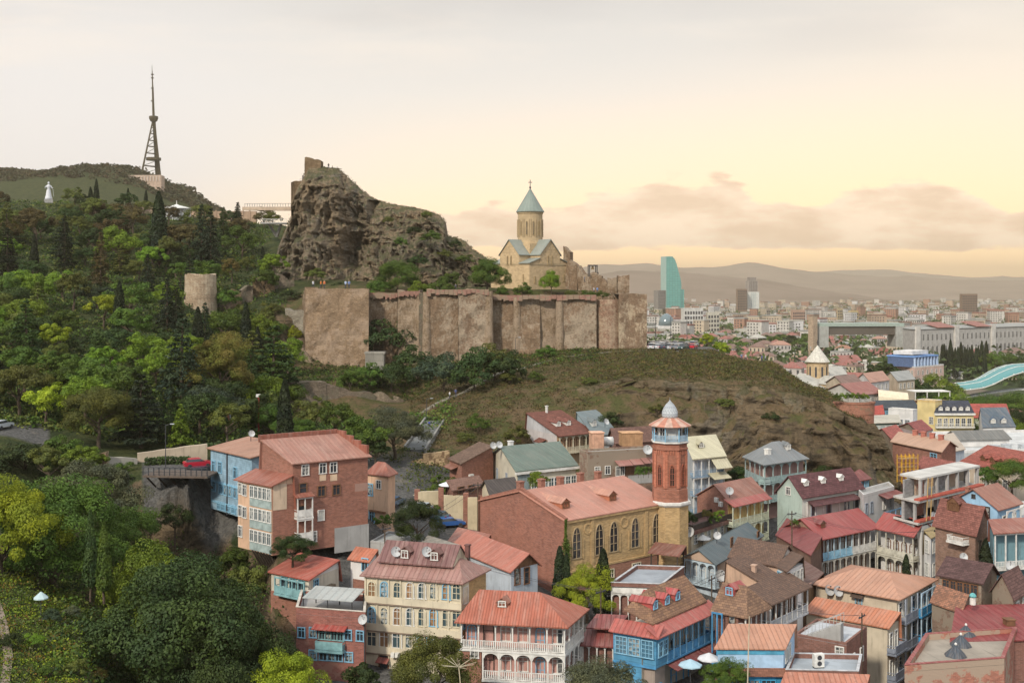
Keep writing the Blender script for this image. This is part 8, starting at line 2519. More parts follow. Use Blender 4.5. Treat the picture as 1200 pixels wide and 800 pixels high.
while n < 1300:
 D = math.exp(crnd.uniform(math.log(1150), math.log(5200)))
 px = crnd.uniform(745, 1260) if crnd.random() < .9 else crnd.uniform(690, 760)
 x = (px - 600) / FOC * D
 g = ground(x, D)
 tall = crnd.random() < .22
 hh = crnd.uniform(12, 24) if tall else crnd.uniform(5, 10)
 wd = crnd.uniform(8, 22); dd = crnd.uniform(8, 16)
 a = R(crnd.uniform(-50, 50))
 M_ = Matrix.Translation((x, D, g)) @ Matrix.Rotation(a, 4, "Z")
 mi = crnd.randrange(6)
 b.box(0, 0, -6, wd, dd, hh, mi, M_)
 b.box(-.4, -.4, hh, wd + .4, dd + .4, hh + (1.2 if tall else 2.5), 6 + crnd.choice([0, 1, 2, 2, 3, 3]), M_)
 if tall and D < 3200:
  for k in range(int(hh / 3.2)):
   z = 1.2 + 3.2 * k
   for q in range(int(wd / 3.5)): b.box(1 + q * 3.5, -.12, z, 2.6 + q * 3.5, -.02, z + 1.6, 10, M_)
   for q in range(int(dd / 3.5)): b.box(-.12, 1 + q * 3.5, z, -.02, 2.6 + q * 3.5, z + 1.6, 10, M_)
 n += 1
tag(b.build("far_city", FW + [r for _, r in FRF[:4]] + [DKW]), None, None, None, "stuff")
def s_city(rng):
 D = math.exp(rng.uniform(math.log(700), math.log(4800)))
 return gp(rng.uniform(700, 1290), D, 1.5)
scatter_leaves("far_wood", 2600, s_city, 5.0, [M_leaf((0.055, .085, .03)), M_leaf((0.04, .06, .025))], 9, 22, 13, .9)
ctree = []
for i in range(55):
 for _ in range(60):
  D = math.exp(crnd.uniform(math.log(350), math.log(1500)))
  px = crnd.uniform(800, 1215)
  x = (px - 600) / FOC * D
  if px < 905 and D < 440: continue
  if px < 1015 and D < 345: continue
  if px > 1085 and 555 < D < 712: continue
  if free(x, D, 3.0): break
 else: continue
 occ.append((x, D, 3.0))
 lf = crnd.choice(["mid", "dark", "mid", "olive", "fresh"])
 hh = crnd.uniform(8, 15)
 t = tree("small", lf, px, None, D, hh, 1.2, None, "trees among the city houses")
 ctree.append((t, f"{CN[lf]} city tree", px, HORIZON + (EYE - t.location.z - hh * .6) * FOC / D))
def band(n, px0, px1, D0, D1, hmin, hmax, leaves, group, kind="broad", w_=1.15, ph="tall"):
 out = []
 for i in range(n):
  px = px0 + (px1 - px0) * (i + crnd.uniform(.2, .8)) / n
  D = crnd.uniform(D0, D1)
  lf = crnd.choice(leaves)
  hh = crnd.uniform(hmin, hmax)
  t = tree(kind, lf, px, None, D, hh, w_, None, group)
  out.append((t, f"{ph} {CN[lf]} {KN[kind]}", px, HORIZON + (EYE - t.location.z - hh * .6) * FOC / D))
 return out
bt = []
bt += band(9, 1112, 1205, 345, 420, 15, 21, ["mid", "dark", "fresh", "mid"], "trees by the river", "near", 1.1, "big")
bt += band(9, 1118, 1210, 300, 345, 12, 17, ["mid", "fresh", "dark"], "trees by the river", "near", 1.1, "full")
bt += band(8, 1030, 1120, 455, 520, 16, 24, ["mid", "fresh", "mid", "dark"], "trees by the river", "broad", 1.1, "big")
bt += band(5, 1040, 1070, 590, 640, 18, 26, ["dark", "dark", "mid"], "dark trees behind the blue-topped hotel", "broad", 1.0, "dense")
bt += band(17, 1102, 1158, 720, 760, 17, 25, ["cypress"], "row of cypresses in the city", "cypress", .8, "slender")
bt += band(5, 1155, 1200, 735, 770, 14, 20, ["mid", "dark"], "trees in the city park", "broad", 1.2, "spreading")
bt += band(14, 765, 905, 345, 420, 9, 15, ["fresh", "mid", "lime", "mid"], "trees behind the parking terrace", "broad", 1.2, "sunlit")
bt += band(6, 820, 905, 312, 330, 4, 6.5, ["fresh", "mid", "lime"], "trees on the parking terrace", "broad", 1.0, "little")
bt += band(16, 880, 965, 1000, 1120, 14, 20, ["dark", "mid"], "dark park trees in the city", "small", 1.3, "dense")
bt += band(10, 790, 880, 900, 1050, 12, 17, ["mid", "dark"], "dark park trees in the city", "small", 1.3, "dense")
bt += band(14, 1090, 1200, 1080, 1200, 14, 20, ["olive", "fresh", "mid"], "trees behind the long palace", "small", 1.3, "dense")
ordinal_labels(ctree + bt, "tree", CITY_LM)
# landmarks of the city
def win_grid(name, x0, x1, z0, z1, nx, nz, y, root, mat, M_=None, fx=.6, fz=.6):
 hx, hz_ = (x1 - x0) / nx * fx / 2, (z1 - z0) / nz * fz / 2
 b = MB(); b.box(-hx, -.15, -hz_, hx, .02, hz_)
 me = b.mesh(name, [mat])
 for i in range(nx):
  for k in range(nz):
   o = bpy.data.objects.new(name, me); link(o, root)
   o.matrix_local = (M_ or Matrix()) @ Matrix.Translation((x0 + (x1 - x0) * (i + .5) / nx, y, z0 + (z1 - z0) * (k + .5) / nz))
ct = empty("domed_church", P(958, 452, 420), R(30), "old stone church with pale conical spire on a ribbed ochre drum in the old quarter", "church")
k_ = 420 / FOC
STN = M_brick((0.42, .31, .18), (0.36, .26, .15), None, .9, .45)
b = MB(); b.box(-8, -6, -8, 8, 6, 1.5); b.box(-5, -9, -8, 5, 9, 1.5); b.build("wall", STN, ct)
b = MB()
for a, c in ((8.3, 6.3),):
 b.slab([(-a, -c, 1.5), (a, -c, 1.5), (a, 0, 4), (-a, 0, 4)], .2); b.slab([(a, c, 1.5), (-a, c, 1.5), (-a, 0, 4), (a, 0, 4)], .2)
 b.slab([(-5.3, 9.3, 1.5), (-5.3, -9.3, 1.5), (0, -9.3, 4.2), (0, 9.3, 4.2)], .2); b.slab([(5.3, -9.3, 1.5), (5.3, 9.3, 1.5), (0, 9.3, 4.2), (0, -9.3, 4.2)], .2)
b.build("roof", M_plain((0.38, .36, .31), .7), ct)
b = MB(); b.lathe([(3.7, 0), (3.7, 8.3), (4.1, 8.6), (4.1, 9.0)], 20); b.build("drum", STN, ct)
for i in range(10):
 a = 2 * math.pi * i / 10; fr = Matrix.Translation((3.66 * math.cos(a), 3.66 * math.sin(a), 3.4)) @ Matrix.Rotation(a + math.pi / 2, 4, "Z")
 b = MB(); b.box(-.35, -.06, 0, .35, .3, 3.8, 0, fr); b.build("window", DKW, ct)
 b = MB(); b.tube(fr @ Vector((-1.0, 0, -3)), fr @ Vector((-1.0, 0, 5)), .2, .2, 5); b.build("colonnette", STN, ct)
b = MB(); b.lathe([(4.5, 8.9), (4.4, 9.2), (.1, 15.0)], 20); b.build("spire", M_plain((0.50, .47, .40), .7), ct)
b = MB(); b.box(-.08, -.08, 14.9, .08, .08, 17); b.box(-.5, -.07, 16, .5, .07, 16.2); b.build("cross", IRON, ct)
h = House("blue_topped_hotel", "pink hotel with bright blue columned upper storey and terrace", "hotel", (1072, 431), 560, (1106, 428), (1050, 428.5), 40.0)
h.walls(M_plaster((0.50, .36, .30), .3)); h.flat(CONC, .6, WHITE, wallmat=WHITEW)
for f in "RL":
 for z in (h.h - 3.6, h.h - 7.5): h.wins(f, h.row(f, 6, 1), [z], 1.6, 2.4, "arch", WHITE)
b = MB(); p0 = h.pt(1, 1, 0); b.box(1.0, 1.2, h.h + .2, h.w - 5, h.d - 1, h.h + 5.2); h.part("upper_storey", b, M_plain((0.08, .12, .22)))
b = MB()
for i in range(8): b.box(1.0 + i * (h.w - 6.8) / 7, .5, h.h + .2, 2.2 + i * (h.w - 6.8) / 7, 1.15, h.h + 5.0)
h.part("column", b, M_plain((0.40, .50, .66)))
b = MB(); b.box(.6, .3, h.h + 5.0, h.w - 4.6, h.d - .6, h.h + 5.7); h.part("cornice", b, M_plain((0.14, .26, .5)))
b = MB(); b.box(3, 3, h.h + 6.2, h.w - 10, h.d - 3, h.h + 8); h.part("roof_room", b, WHITEW)
fbr = empty("arched_footbridge", Vector((P(1125, 0, 640).x, 640, 38)), 0, "modern footbridge under a wavy sea-green glass canopy beside the river trees", "footbridge")
k_ = 640 / FOC
prof = [(1112, 446), (1125, 445), (1140, 443), (1152, 439), (1165, 433), (1178, 428.5), (1190, 426), (1205, 425.5), (1225, 427), (1250, 433), (1275, 441), (1295, 445)]
V, F = [], []
ny = 9
for i, (px, py) in enumerate(prof):
 x, z = (px - 1125) * k_, EYE - (py - HORIZON) * k_ - 38
 wd = 6 + 8 * math.sin(math.pi * i / (len(prof) - 1))
 for j in range(ny):
  t = -1 + 2 * j / (ny - 1)
  V.append((x, t * wd + (i - 4) * 2.2, z - 3.5 * t * t - .6))
for i in range(len(prof) - 1):
 for j in range(ny - 1): F.append((i * ny + j, (i + 1) * ny + j, (i + 1) * ny + j + 1, i * ny + j + 1))
can = bpy.data.objects.new("glass_canopy", np_mesh("glass_canopy", V, F, [M_plain((0.10, .25, .25), .45, .15)], True)); link(can, fbr)
sd = can.modifiers.new("thick", "SOLIDIFY"); sd.thickness = .5
b = MB()
for i in range(len(prof) - 1):
 for j in range(0, ny, 2):
  b.tube(V[i * ny + j], V[(i + 1) * ny + j], .3, .3, 4)
 b.tube(V[i * ny], V[i * ny + ny // 2], .3, .3, 4); b.tube(V[i * ny + ny // 2], V[i * ny + ny - 1], .3, .3, 4)
b.build("frame", WHITE, fbr)
b = MB()
for i in range(16):
 x0, x1 = -10 + i * 6, -4 + i * 6
 zc = lambda x: 1.5 + 5 * math.sin(max(0, min(1, (x + 10) / 96)) * math.pi)
 seg_box(b, Vector((x0, x0 * .3 - 8, zc(x0))), Vector((x1, x1 * .3 - 8, zc(x1))), 5, -.8, 0)
b.build("deck", M_plain((0.5, .5, .48)), fbr)
lh = empty("long_hall", P(960, 395, 900), R(4), "very long low hall with pale green roof edge spanning between two piers", "building")
k_ = 900 / FOC
L_ = 100 * k_
b = MB(); b.box(0, 0, 2, L_, 14, 8.5); b.build("wall", M_glass((0.10, .085, .07), (.2, .17, .13)), lh)
b = MB(); b.box(-1, -1.5, 8.5, L_ + 1, 15, 11); b.build("roof", M_plain((0.30, .36, .31)), lh)
b = MB(); b.box(-1, -2, -8, 7, 15, 8.49); b.box(L_ - 6, -2, -8, L_ + 2, 15, 8.49); b.build("pier", M_plaster((0.34, .34, .31)), lh)
h = House("square_brick_tower", "square brown stone tower at the left end of the long hall", "tower", (953, 371), 890, (958, 370.9), (947, 370.8), 40.0)
h.walls(M_brick((0.36, .27, .19), None, None, 1.2, .6)); h.flat(CONC, 1.0, None, wallmat=OLDB); h.wins("R", [h.w / 2], [4, 9, 14], 1.2, 2, "arch"); h.wins("L", [h.d / 2], [4, 9, 14], 1.2, 2, "arch")
h = House("long_palace", "long pale classical palace with arcades and red roof patches", "palace", (1072, 386), 840, (1240, 381), (1058, 384.5), 43.0)
h.walls(M_plaster((0.38, .36, .33), .25)); h.gable(FRF[2][1], 2.0, "x", .5, .8, None, hip0=6, hip1=6)
for i in range(34):
 u = 2 + (h.w - 4) * (i + .5) / 34
 h.win("R", u, 9.5, 3.0, 6.0, "arch", WHITE, DKW)
 h.win("R", u, 19.5, 2.2, 4.6, "cross", WHITE, DKW)
for a, c in ((.14, .26), (.40, .50)):
 b = MB(); b.slab([(h.w * a, -.9, h.h + 1.0), (h.w * c, -.9, h.h + 1.0), (h.w * c, h.d / 2, h.h + 4.6), (h.w * a, h.d / 2, h.h + 4.6)], .3); h.part("red_roof", b, FRF[0][1])
for a in (0, .25, .5, .75): h.plate("risalit", "R", h.w * a, h.w * a + 5, 0, h.h + 2.2, M_plaster((0.52, .49, .44), .25), 0, 1.4)
sk = empty("glass_skyscraper", P(788, 362, 2300), R(18), "tall blue-green glass skyscraper with curved sail-like top", "skyscraper")
k_ = 2300 / FOC
b = MB()
pr_ = [(-7.5, 0), (11, 0), (11, 30), (10, 36), (7.5, 44), (5.5, 52), (3.2, 58), (0, 61.5), (-7.5, 61.5)]
pr_ = [(x * k_ * 1.05, z * k_) for x, z in pr_]
s0 = len(b.v)
for y in (0, 26):
 for x, z in pr_: b.v.append((x, y, z))
n = len(pr_)
for i in range(n):
 j = (i + 1) % n
 b.f.append((i, n + i, n + j, j)); b.m.append(1 if i == n - 1 else 0)
b.f.append(tuple(range(n))); b.m.append(0); b.f.append(tuple(range(2 * n - 1, n - 1, -1))); b.m.append(0)
m, nn = new_mat("tower glass")
uv, ob = coords(nn)
bk = nn.n("ShaderNodeTexBrick", {"offset": 0.0}, Vector=uv, Color1=(0.10, .30, .27), Color2=(0.13, .36, .31), Mortar=(0.06, .16, .15), Scale=1.0, Mortar_Size=.25, Brick_Width=6.0, Row_Height=3.6)
finish(nn, bk.outputs[0], .18, None, spec=.6)
b.build("curtain_wall", [m, M_plain((0.30, .42, .38))], sk)
b = MB(); b.box(11 * k_ * 1.05, 3, 0, 16 * k_, 24, 23 * k_); b.build("lower_block", [m], sk)
b = MB(); b.box(-18 * k_, 2, 0, -8.2 * k_, 22, 22 * k_); o = b.build("side_block", [M_plaster((0.22, .2, .18))], sk)
win_grid("window", -17.5 * k_, -8.6 * k_, 1, 21.5 * k_, 6, 12, 2, sk, DKW)
st_ = empty("stepped_highrise", P(883, 362, 2500), R(10), "tall pale high-rise with darker stepped top, right of the glass skyscraper", "skyscraper")
k_ = 2500 / FOC
b = MB(); b.box(-7 * k_, 0, 0, 7 * k_, 22, 20 * k_); b.build("lower_block", M_plaster((0.55, .56, .52)), st_)
b = MB(); b.box(-5.5 * k_, 1, 20 * k_, 5.5 * k_, 20, 33 * k_); b.build("upper_block", M_plaster((0.30, .26, .23)), st_)
b = MB(); b.box(-4 * k_, 3, 33 * k_, 4 * k_, 18, 37 * k_); b.build("top_block", M_plaster((0.22, .19, .17)), st_)
win_grid("window", -5.2 * k_, 5.2 * k_, 20.5 * k_, 32.5 * k_, 5, 8, 1, st_, DKW); win_grid("window", -3 * k_, 3 * k_, 2, 19 * k_, 3, 12, 0, st_, M_plain((0.3, .36, .36)))
for (nm, lb, px, pt_, pb, D, wp, c, nx, nz) in [
 ("brown_slab_block", "dark brown slab block beside the stepped high-rise", 869, 339, 363, 2450, 13, (0.26, .18, .13), 6, 8),
 ("brown_tower_block", "broad brown tower block on the far right of the city", 1135, 345, 365, 2000, 21, (0.25, .17, .12), 9, 7),
 ("white_terrace_block", "white stepped modern block with dark roof left of the leafy street", 811, 362, 386, 1250, 26, (0.55, .53, .48), 7, 4),
 ("white_annex_block", "plain white block directly right of the white stepped block", 835, 367, 388, 1260, 16, (0.56, .52, .42), 4, 4),
 ("cream_slab_block", "cream-coloured slab block with low sunlight put into its colour", 1000, 365, 380, 1700, 12, (0.56, .42, .2), 4, 4),  # gold of low sunlight put into the wall colour
 ("cream_tower_block", "slim cream tower block right of the sunlight-coloured slab", 984, 362, 382, 1650, 7, (0.58, .46, .28), 3, 6),
 ("terracotta_block", "terracotta-topped apartment block behind the park trees", 935, 364, 382, 1500, 17, (0.45, .30, .22), 6, 5),
 ("pale_tower_block", "pale slender block between the park trees and terracotta block", 900, 362, 384, 1480, 5, (0.5, .42, .32), 2, 6),
]:
 h = House(nm, lb, "apartment block", (px - wp * .35, pt_), D, (px + wp * .5, pt_, D * 1.008), (px - wp * .5, pt_, D * 1.012), zpy(pb, D) - 2)
 h.walls(M_plaster(c, .3)); h.flat(CONC, 1.0, None, wallmat=M_plaster(c, .3))
 win_grid("window", 0, h.w, 1, h.h - 1.5, nx, nz, 0, h.root, DKW)
gd = empty("glass_dome_hall", P(781, 382, 1300), 0, "low glass-domed hall left of the white stepped block", "building")
k_ = 1300 / FOC
b = MB(); b.lathe([(9.5 * k_, 0), (9.2 * k_, 5), (7.8 * k_, 9), (5 * k_, 12.5), (2 * k_, 14.2), (.3, 14.6)], 20); b.build("dome", M_glass((0.12, .16, .17), (.25, .3, .3)), gd, True)
b = MB(); b.box(-12 * k_, -10, -6, 12 * k_, 12, .5); b.build("base", WHITEW, gd)
tr = empty("tent_restaurant", P(1046, 470, 335), R(-14), "restaurant under a big pale tent roof with planted edge beyond the cliff", "restaurant")
b = MB()
for i in range(8):
 a0, a1 = math.pi * i / 8, math.pi * (i + 1) / 8
 f = lambda a: (-3.6 * math.cos(a), 3.2 * math.sin(a) ** .8)
 (y0, z0), (y1, z1) = f(a0), f(a1)
 b.poly([(-4.2, y0, z0 + .2), (4.2, y0, z0 - .6), (4.2, y1, z1 - .6), (-4.2, y1, z1 + .2)])
b.build("tent_roof", M_plain((0.60, .52, .38), .8, .1), tr)
b = MB(); b.box(-5, -3.6, -14, 5, 4, .1); b.build("wall", M_plaster((0.25, .2, .16)), tr)
rg = empty("roof_garden_house", P(1095, 471, 320), R(4), "block with open roof garden under a thin white pergola above the yellow hotel", "building")
b = MB(); b.box(-6, 0, -14, 6, 8, 0); b.build("wall", YELLOW, rg)
b = MB(); b.box(-5.5, .5, 2.8, 5, 6, 3.0)
b.build("pergola", WHITE, rg)
for x in (-5.2, -1.8, 1.6, 4.8):
 b = MB(); b.box(x - .1, .6, 0, x + .1, .8, 2.8); b.build("post", WHITE, rg)
b = MB()
for i in range(9): b.box(-5.6 + i * 1.25, -.2, 0, -4.6 + i * 1.25, .4, .5)
b.build("planter", BROWNW, rg)
for i in range(7): tree("bush", ("mid", "fresh", "dark")[i % 3], 1077 + i * 6, 469.5, 319, 1.5, 1.0, f"{ORD[i]} shrub from the left on the yellow hotel's roof garden", "roof garden shrubs")
for i in range(6): tree("bush", ("mid", "fresh")[i % 2], 981 + i * 6.5, 468.5 + abs(i - 2.5) * .3, 222.8, 1.7, 1.1, f"{ORD[i]} shrub from the left on top of the brick bastion", "shrubs on the brick bastion")
for i, (a, y, D, R_, L_, m, lb) in enumerate([
 (1003, 463, 330, (1034, 460), (968, 457), FRF[0][1], "wide red roof glowing behind the brick bastion, terrace lights under it"),
 (990, 452, 372, (1012, 450), (968, 448), FRF[1][1], "brown-red long roof just right of the pale church spire"),
 (1020, 448, 400, (1042, 445), (1004, 444), FRF[4][1], "salmon roof between the church spire and tent restaurant"),
 (940, 452, 380, (955, 450), (925, 449), FRF[3][1], "pale roof at the left foot of the church spire"),
 (1052, 446, 420, (1072, 444), (1036, 442), FRF[2][1], "grey roof behind the tent restaurant"),
 (975, 440, 440, (992, 438), (962, 437), FRF[3][1], "pale blue-grey roof at the right of the church spire"),
]):
 h = House("quarter_house", lb, "house", (a, y), D, R_, L_, 46.0, "roofs around the pale church spire")
 h.walls(FW[i % 3]); h.gable(m, 2.6, "x", .5, .5, FW[i % 3]); h.wins("R", h.row("R", 4, .6), [h.h - 3], 1.2, 1.8, "cross", WHITE)
# small things
def on_roof(h, x, t, z=None):
 p = h.pt(x, t, (h.roof_z(x, t) if z is None else z))
 return h.root.matrix_basis @ p
DG = "satellite dishes on the roofs"
for px, py, D, yaw, r, lb in [
 (294, 508, 168, 30, .65, "large dish at the back edge of the timber house roof"),
 (463, 646, 126, 20, .75, "left dish above the dormers of the cream gallery house"),
 (499, 646, 125, 20, .75, "right dish above the dormers of the cream gallery house"),
 (577, 522, 184, 25, .75, "left dish of the pair on the brick gable house's top corner"),
 (584, 521, 184, 25, .75, "right dish of the pair on the brick gable house's top corner"),
 (427, 725, 121, -20, .7, "dish at the right corner of the brick terrace"),
 (758, 527, 181, 10, 1.0, "large dish on the roof terrace beside the minaret"),
 (709, 494, 212, 40, .8, "dish on the slope behind the teal villa"),
 (809, 623, 158, -30, .95, "big dish on a pole at the minaret's right foot"),
 (840, 627, 156, 0, .7, "dish on the slate roof's crest"),
 (843, 674, 149, 20, 1.0, "large dish on the slate house's side wall"),
 (855, 575, 172, -10, .8, "dish on the yellow gallery house's rusty roof"),
 (875, 661, 139, -10, .9, "left dish on the brown tiled house's wall"),
 (898, 669, 138, -10, .7, "right dish on the brown tiled house's wall"),
 (970, 691, 145.5, 20, .9, "left dish of the pair on the cream apartment wall"),
 (980, 692, 144.6, 20, .9, "right dish of the pair on the cream apartment wall"),
 (1081, 609, 172, -20, .8, "left dish of three by the unfinished building"),
 (1087, 609, 171, -20, .8, "middle dish of three by the unfinished building"),
 (1092, 604, 171, 20, .8, "right dish of three by the unfinished building"),
 (869, 737, 119.5, -20, .9, "dish on the small brick wall beside the blue gallery house"),
 (1128, 652, 147, 0, .7, "dish on the brown gabled house's lower wall"),
 (1184, 662, 146, -20, .8, "dish beside the white-post veranda"),
]:
 p = P(px, py, D); p.z -= 1.0
 sat_dish(p, R(yaw), lb, r * .78, DG)
h = H17
def roof_item(name, label, cat, px, D, build, group=None, zz=None, h_=H17):
 x = (px - 600) / FOC * D
 r = empty(name, (x, D, h_.zb + h_.h + .05 if zz is None else zz), R(10), label, cat, group)
 build(r)
 return r
def tank(r):
 b = MB(); b.tube((-1.0, 0, .9), (1.0, 0, .9), .75, .75, 16); b.build("barrel", WHITE, r, True)
 b = MB()
 for x in (-.7, .7): b.box(x - .1, -.6, 0, x + .1, .6, .35)
 b.build("cradle", IRON, r)
roof_item("water_tank", "white lying cylindrical water tank on the roof terrace", "tank", 711, 186, tank)
def box_(c, w_, d_, h_):
 def f(r):
  b = MB(); b.box(-w_ / 2, -d_ / 2, 0, w_ / 2, d_ / 2, h_); b.build("wall", M_wood(c, .3, True), r)
  b = MB(); b.box(-w_ / 2 - .12, -d_ / 2 - .12, h_, w_ / 2 + .12, d_ / 2 + .12, h_ + .12); b.build("lid", M_plain(shade(c, 1.3)), r)
 return f
roof_item("roof_cabin", "orange-brown timber cabin on the roof terrace right of the water tank", "cabin", 739, 188, box_((0.40, .23, .12), 3.4, 2.4, 2.1))
roof_item("roof_cabin", "peach boxed stair head on the roof terrace left of the water tank", "cabin", 699, 184, box_((0.52, .30, .2), 2.0, 2.0, 2.6))
def acu(r):
 r.scale = (.75,) * 3
 b = MB(); b.box(-.7, -.4, .15, .7, .4, 1.9); b.build("casing", WHITE, r)
 for z in (.65, 1.45):
  b = MB(); b.lathe([(.33, 0), (.33, .03), (.05, .05)], 14); o = b.build("fan_grille", IRON, r); o.matrix_local = Matrix.Translation((0, -.4, z)) @ Matrix.Rotation(R(90), 4, "X")
 b = MB(); b.box(-.7, -.35, 0, -.6, .35, .15); b.box(.6, -.35, 0, .7, .35, .15); b.build("foot", IRON, r)
roof_item("air_conditioner", "big white double-fan air conditioner on the grey roof terrace", "air conditioner", 959, 115.5, acu, h_=H28b)
for i, (px, D) in enumerate(((1120, 121), (1126, 124.5), (1132, 128))):
 def sky_(r):
  r.scale = (.68,) * 3
  b = MB(); b.lathe([(1.75, 0), (1.6, .25), (.18, 1.7)], 8); b.build("pyramid", M_seam((0.06, .08, .115), .4), r)
  b = MB(); b.lathe([(.05, 1.6), (.2, 1.75), (.2, 1.95), (.03, 2.1)], 8)
  b.build("finial", WHITE, r)
 roof_item("skylight", f"blue-grey pointed skylight on the flat bathhouse roof, {('nearest', 'middle one', 'farthest')[i]} of three", "skylight", px, D, sky_, "pointed skylights on the bathhouse", h_=H29)
rl = empty("roof_lantern", P(1140, 700, 135), 0, "tiny turquoise domed lantern by the crimson roof and cypress", "lantern")
rl.scale = (.5,) * 3
b = MB(); b.lathe([(.7, -1.6), (.7, .2)], 10); b.build("drum", WHITE, rl)
b = MB(); b.lathe([(.85, .2), (.8, .6), (.5, 1.0), (.05, 1.2)], 12); b.build("dome", M_plain((0.12, .36, .36), .4), rl, True)
def parasol(loc, label, c, r=1.6, group="cafe parasols"):
 root = empty("parasol", loc, 0, label, "parasol", group)
 b = MB(); b.lathe([(r, 2.1), (r * .98, 2.2), (.05, 2.75)], 8); b.build("canopy", M_plain(c, .8, .1), root)
 b = MB(); b.tube((0, 0, 0), (0, 0, 2.8), .04, .04, 6); b.build("pole", IRON, root)
 b = MB(); b.lathe([(.35, 0), (.35, .08), (.05, .12)], 10); b.build("base", CONC, root)
parasol(P(809, 804, 113), "pale blue parasol in the cafe yard beside the blue gallery house", (0.30, .42, .48), 1.2)
parasol(P(831, 796, 115), "white parasol in the cafe yard, behind the pale blue one", (0.5, .5, .5), 1.2)
parasol(P(823, 648, 165) , "white square-looking parasol on the planted terrace", (0.62, .6, .56), 1.3)
parasol(P(526, 584, 176), "white parasol in the garden before the brick gable house", (0.62, .62, .64), 1.6)
parasol(gp(48, 108, .0), "pale blue-white parasol among the lower garden plants", (0.36, .45, .45), .7)
for i, px in enumerate((806, 812, 829, 836, 843)):
 tree("bush", ("mid", "dark", "autumn", "mid", "fresh")[i], px, 608 + (i % 2) * 6, 166, 1.6, 1.1, f"{ORD[i]} potted shrub from the left on the planted terrace", "plants on the planted terrace")
for i, px in enumerate((748, 754, 760)):
 tree("bush", "mid", px, 558, 177, 1.9, .8, f"{ORD[i]} climbing plant from the left under the pink awnings", "plants under the pink awnings")
CG = "cars on the parking terrace"
cols_ = [((0.55, .55, .55), "white"), ((0.03, .03, .035), "black"), ((0.22, .23, .24), "grey"), ((0.45, .46, .47), "silver"), ((0.04, .05, .07), "dark blue"), ((0.5, .5, .5), "pale")]
k = 0
for row, (D, a, c, n) in enumerate(((288, 765, 800, 6), (297, 764, 812, 8), (306, 766, 812, 8), (313, 768, 806, 7))):
 for i in range(n):
  px = a + (c - a) * i / (n - 1)
  col_, nm = cols_[(k * 5 + row) % 6]
  if row == 1 and i == n - 1: col_, nm = (0.42, .02, .03), "bright red"
  if row == 0 and i == n - 1: col_, nm = (0.02, .05, .045), "dark green"
  car(gp(px, D + random.uniform(-1, 1), .05), R(random.choice([62, 68, 75, 240])), col_, f"{nm} car, {ORD[i]} from left in the {('front', 'second', 'third', 'back')[row]} row of the parking terrace", CG, 1.0, "car" if k % 3 else "van")
  k += 1
for px, py, yaw, c, lb, kd in [(491, 600, 160, (0.42, .46, .47), "silver car below the patterned stone wall", "car"), (511, 610, 150, (0.05, .10, .14), "dark blue car right of the silver one", "car"),
     (528, 617, 20, (0.03, .10, .30), "bright blue car left of the mosque", "car"), (549, 611, 8, (0.03, .05, .06), "dark car close against the mosque's brick wall", "van"), (463, 593, 70, (0.04, .09, .16), "dark blue car beside the peach house", "car")]:
 D = D_at(px, py, 140, 200)
 car(gp(px, D, .05), R(yaw), c, lb, "cars parked by the mosque", 1.0, kd)
pk = [gp(232, 171, .05), gp(240, 169, .05)]
car(pk[0], R(25), (0.40, .02, .04), "red car on the parking deck by the timber house", "cars on the parking deck")
car(pk[1], R(30), (0.03, .03, .05), "dark car at the right edge of the parking deck", "cars on the parking deck", 1.0, "van")
car(gp(2, 182, .05), R(80), (0.5, .52, .53), "white car on the wooded road at the left edge", "cars on the wooded road")
dk = empty("parking_deck", P(205, 556, 163), R(-6), "dark railed timber deck on brackets over the bare cliff", "deck")
b = MB(); b.box(-4.4, -1.0, -.3, 5.2, 4, 0); b.build("deck", M_wood((0.12, .09, .07), .3), dk)
b = MB()
for i in range(13): b.box(-4.4 + i * .79, -1.0, 0, -4.28 + i * .79, -.9, 1.15)
b.box(-4.45, -1.02, 1.1, 5.2, -.88, 1.2); b.box(-4.45, -1.0, .5, 5.2, -.92, .56); b.build("railing", IRON, dk)
for i in range(6):
 b = MB(); x = -3.8 + i * 1.7; b.tube((x, -.9, -.3), (x, 2.2, -2.2), .14, .14, 5); b.build("bracket", DARKW, dk)
pwl = empty("parking_wall", (0, 0, 0), 0, "long plastered stone wall behind the parking deck", "wall")
ruin("wall_section", (161, 174, 531), (205, 176, 525), 70, .8, M_plaster((0.42, .34, .25)), 81, pwl, .1, 1, 0, .05)
ruin("wall_section", (205, 176, 525), (243, 178, 520), 70, .8, M_plaster((0.42, .34, .25)), 82, pwl, .1, 1, 0, .05)
ruin("low_wall", (119, 169, 534), (161, 173, 538), 66, .8, M_plaster((0.34, .31, .26)), 83, pwl, .3, 1, .3, .2)
ruin("end_pillar", (117, 168, 532), (124, 168, 530), 66, 1.2, RUB2, 84, pwl, .3, .6)
b = MB()
rng = np.random.default_rng(4)
pp = np.array([gp(170 + 52 * t, 172.5 + 2 * t) for t in rng.random(1500)]); pp[:, 1] += rng.normal(0, .35, len(pp)); pp[:, 2] += rng.uniform(0, 1.1, len(pp))
V, F = leaf_quads(pp, np.tile([0, -.6, .8], (len(pp), 1)), .35, rng)
tag(link(bpy.data.objects.new("hedge", np_mesh("hedge", V, F, [LEAVES["dark"]]))), "clipped dark hedge along the foot of the parking wall", "hedge")
h = House("gate_house", "small brick gatehouse with grey pitched roof half hidden by trees", "house", (270, 487), 205, (284, 484), (266, 486), 70.0)
h.walls(BRICKP); h.gable(M_seam((0.30, .33, .36)), 1.8, "x", .5, .3, BRICKP); h.wins("L", [h.d * .5], [h.h - 2.4], .7, 1.4, "plain"); h.wins("R", [1, 2.2], [h.h - 2.4], .5, 1.4, "plain")
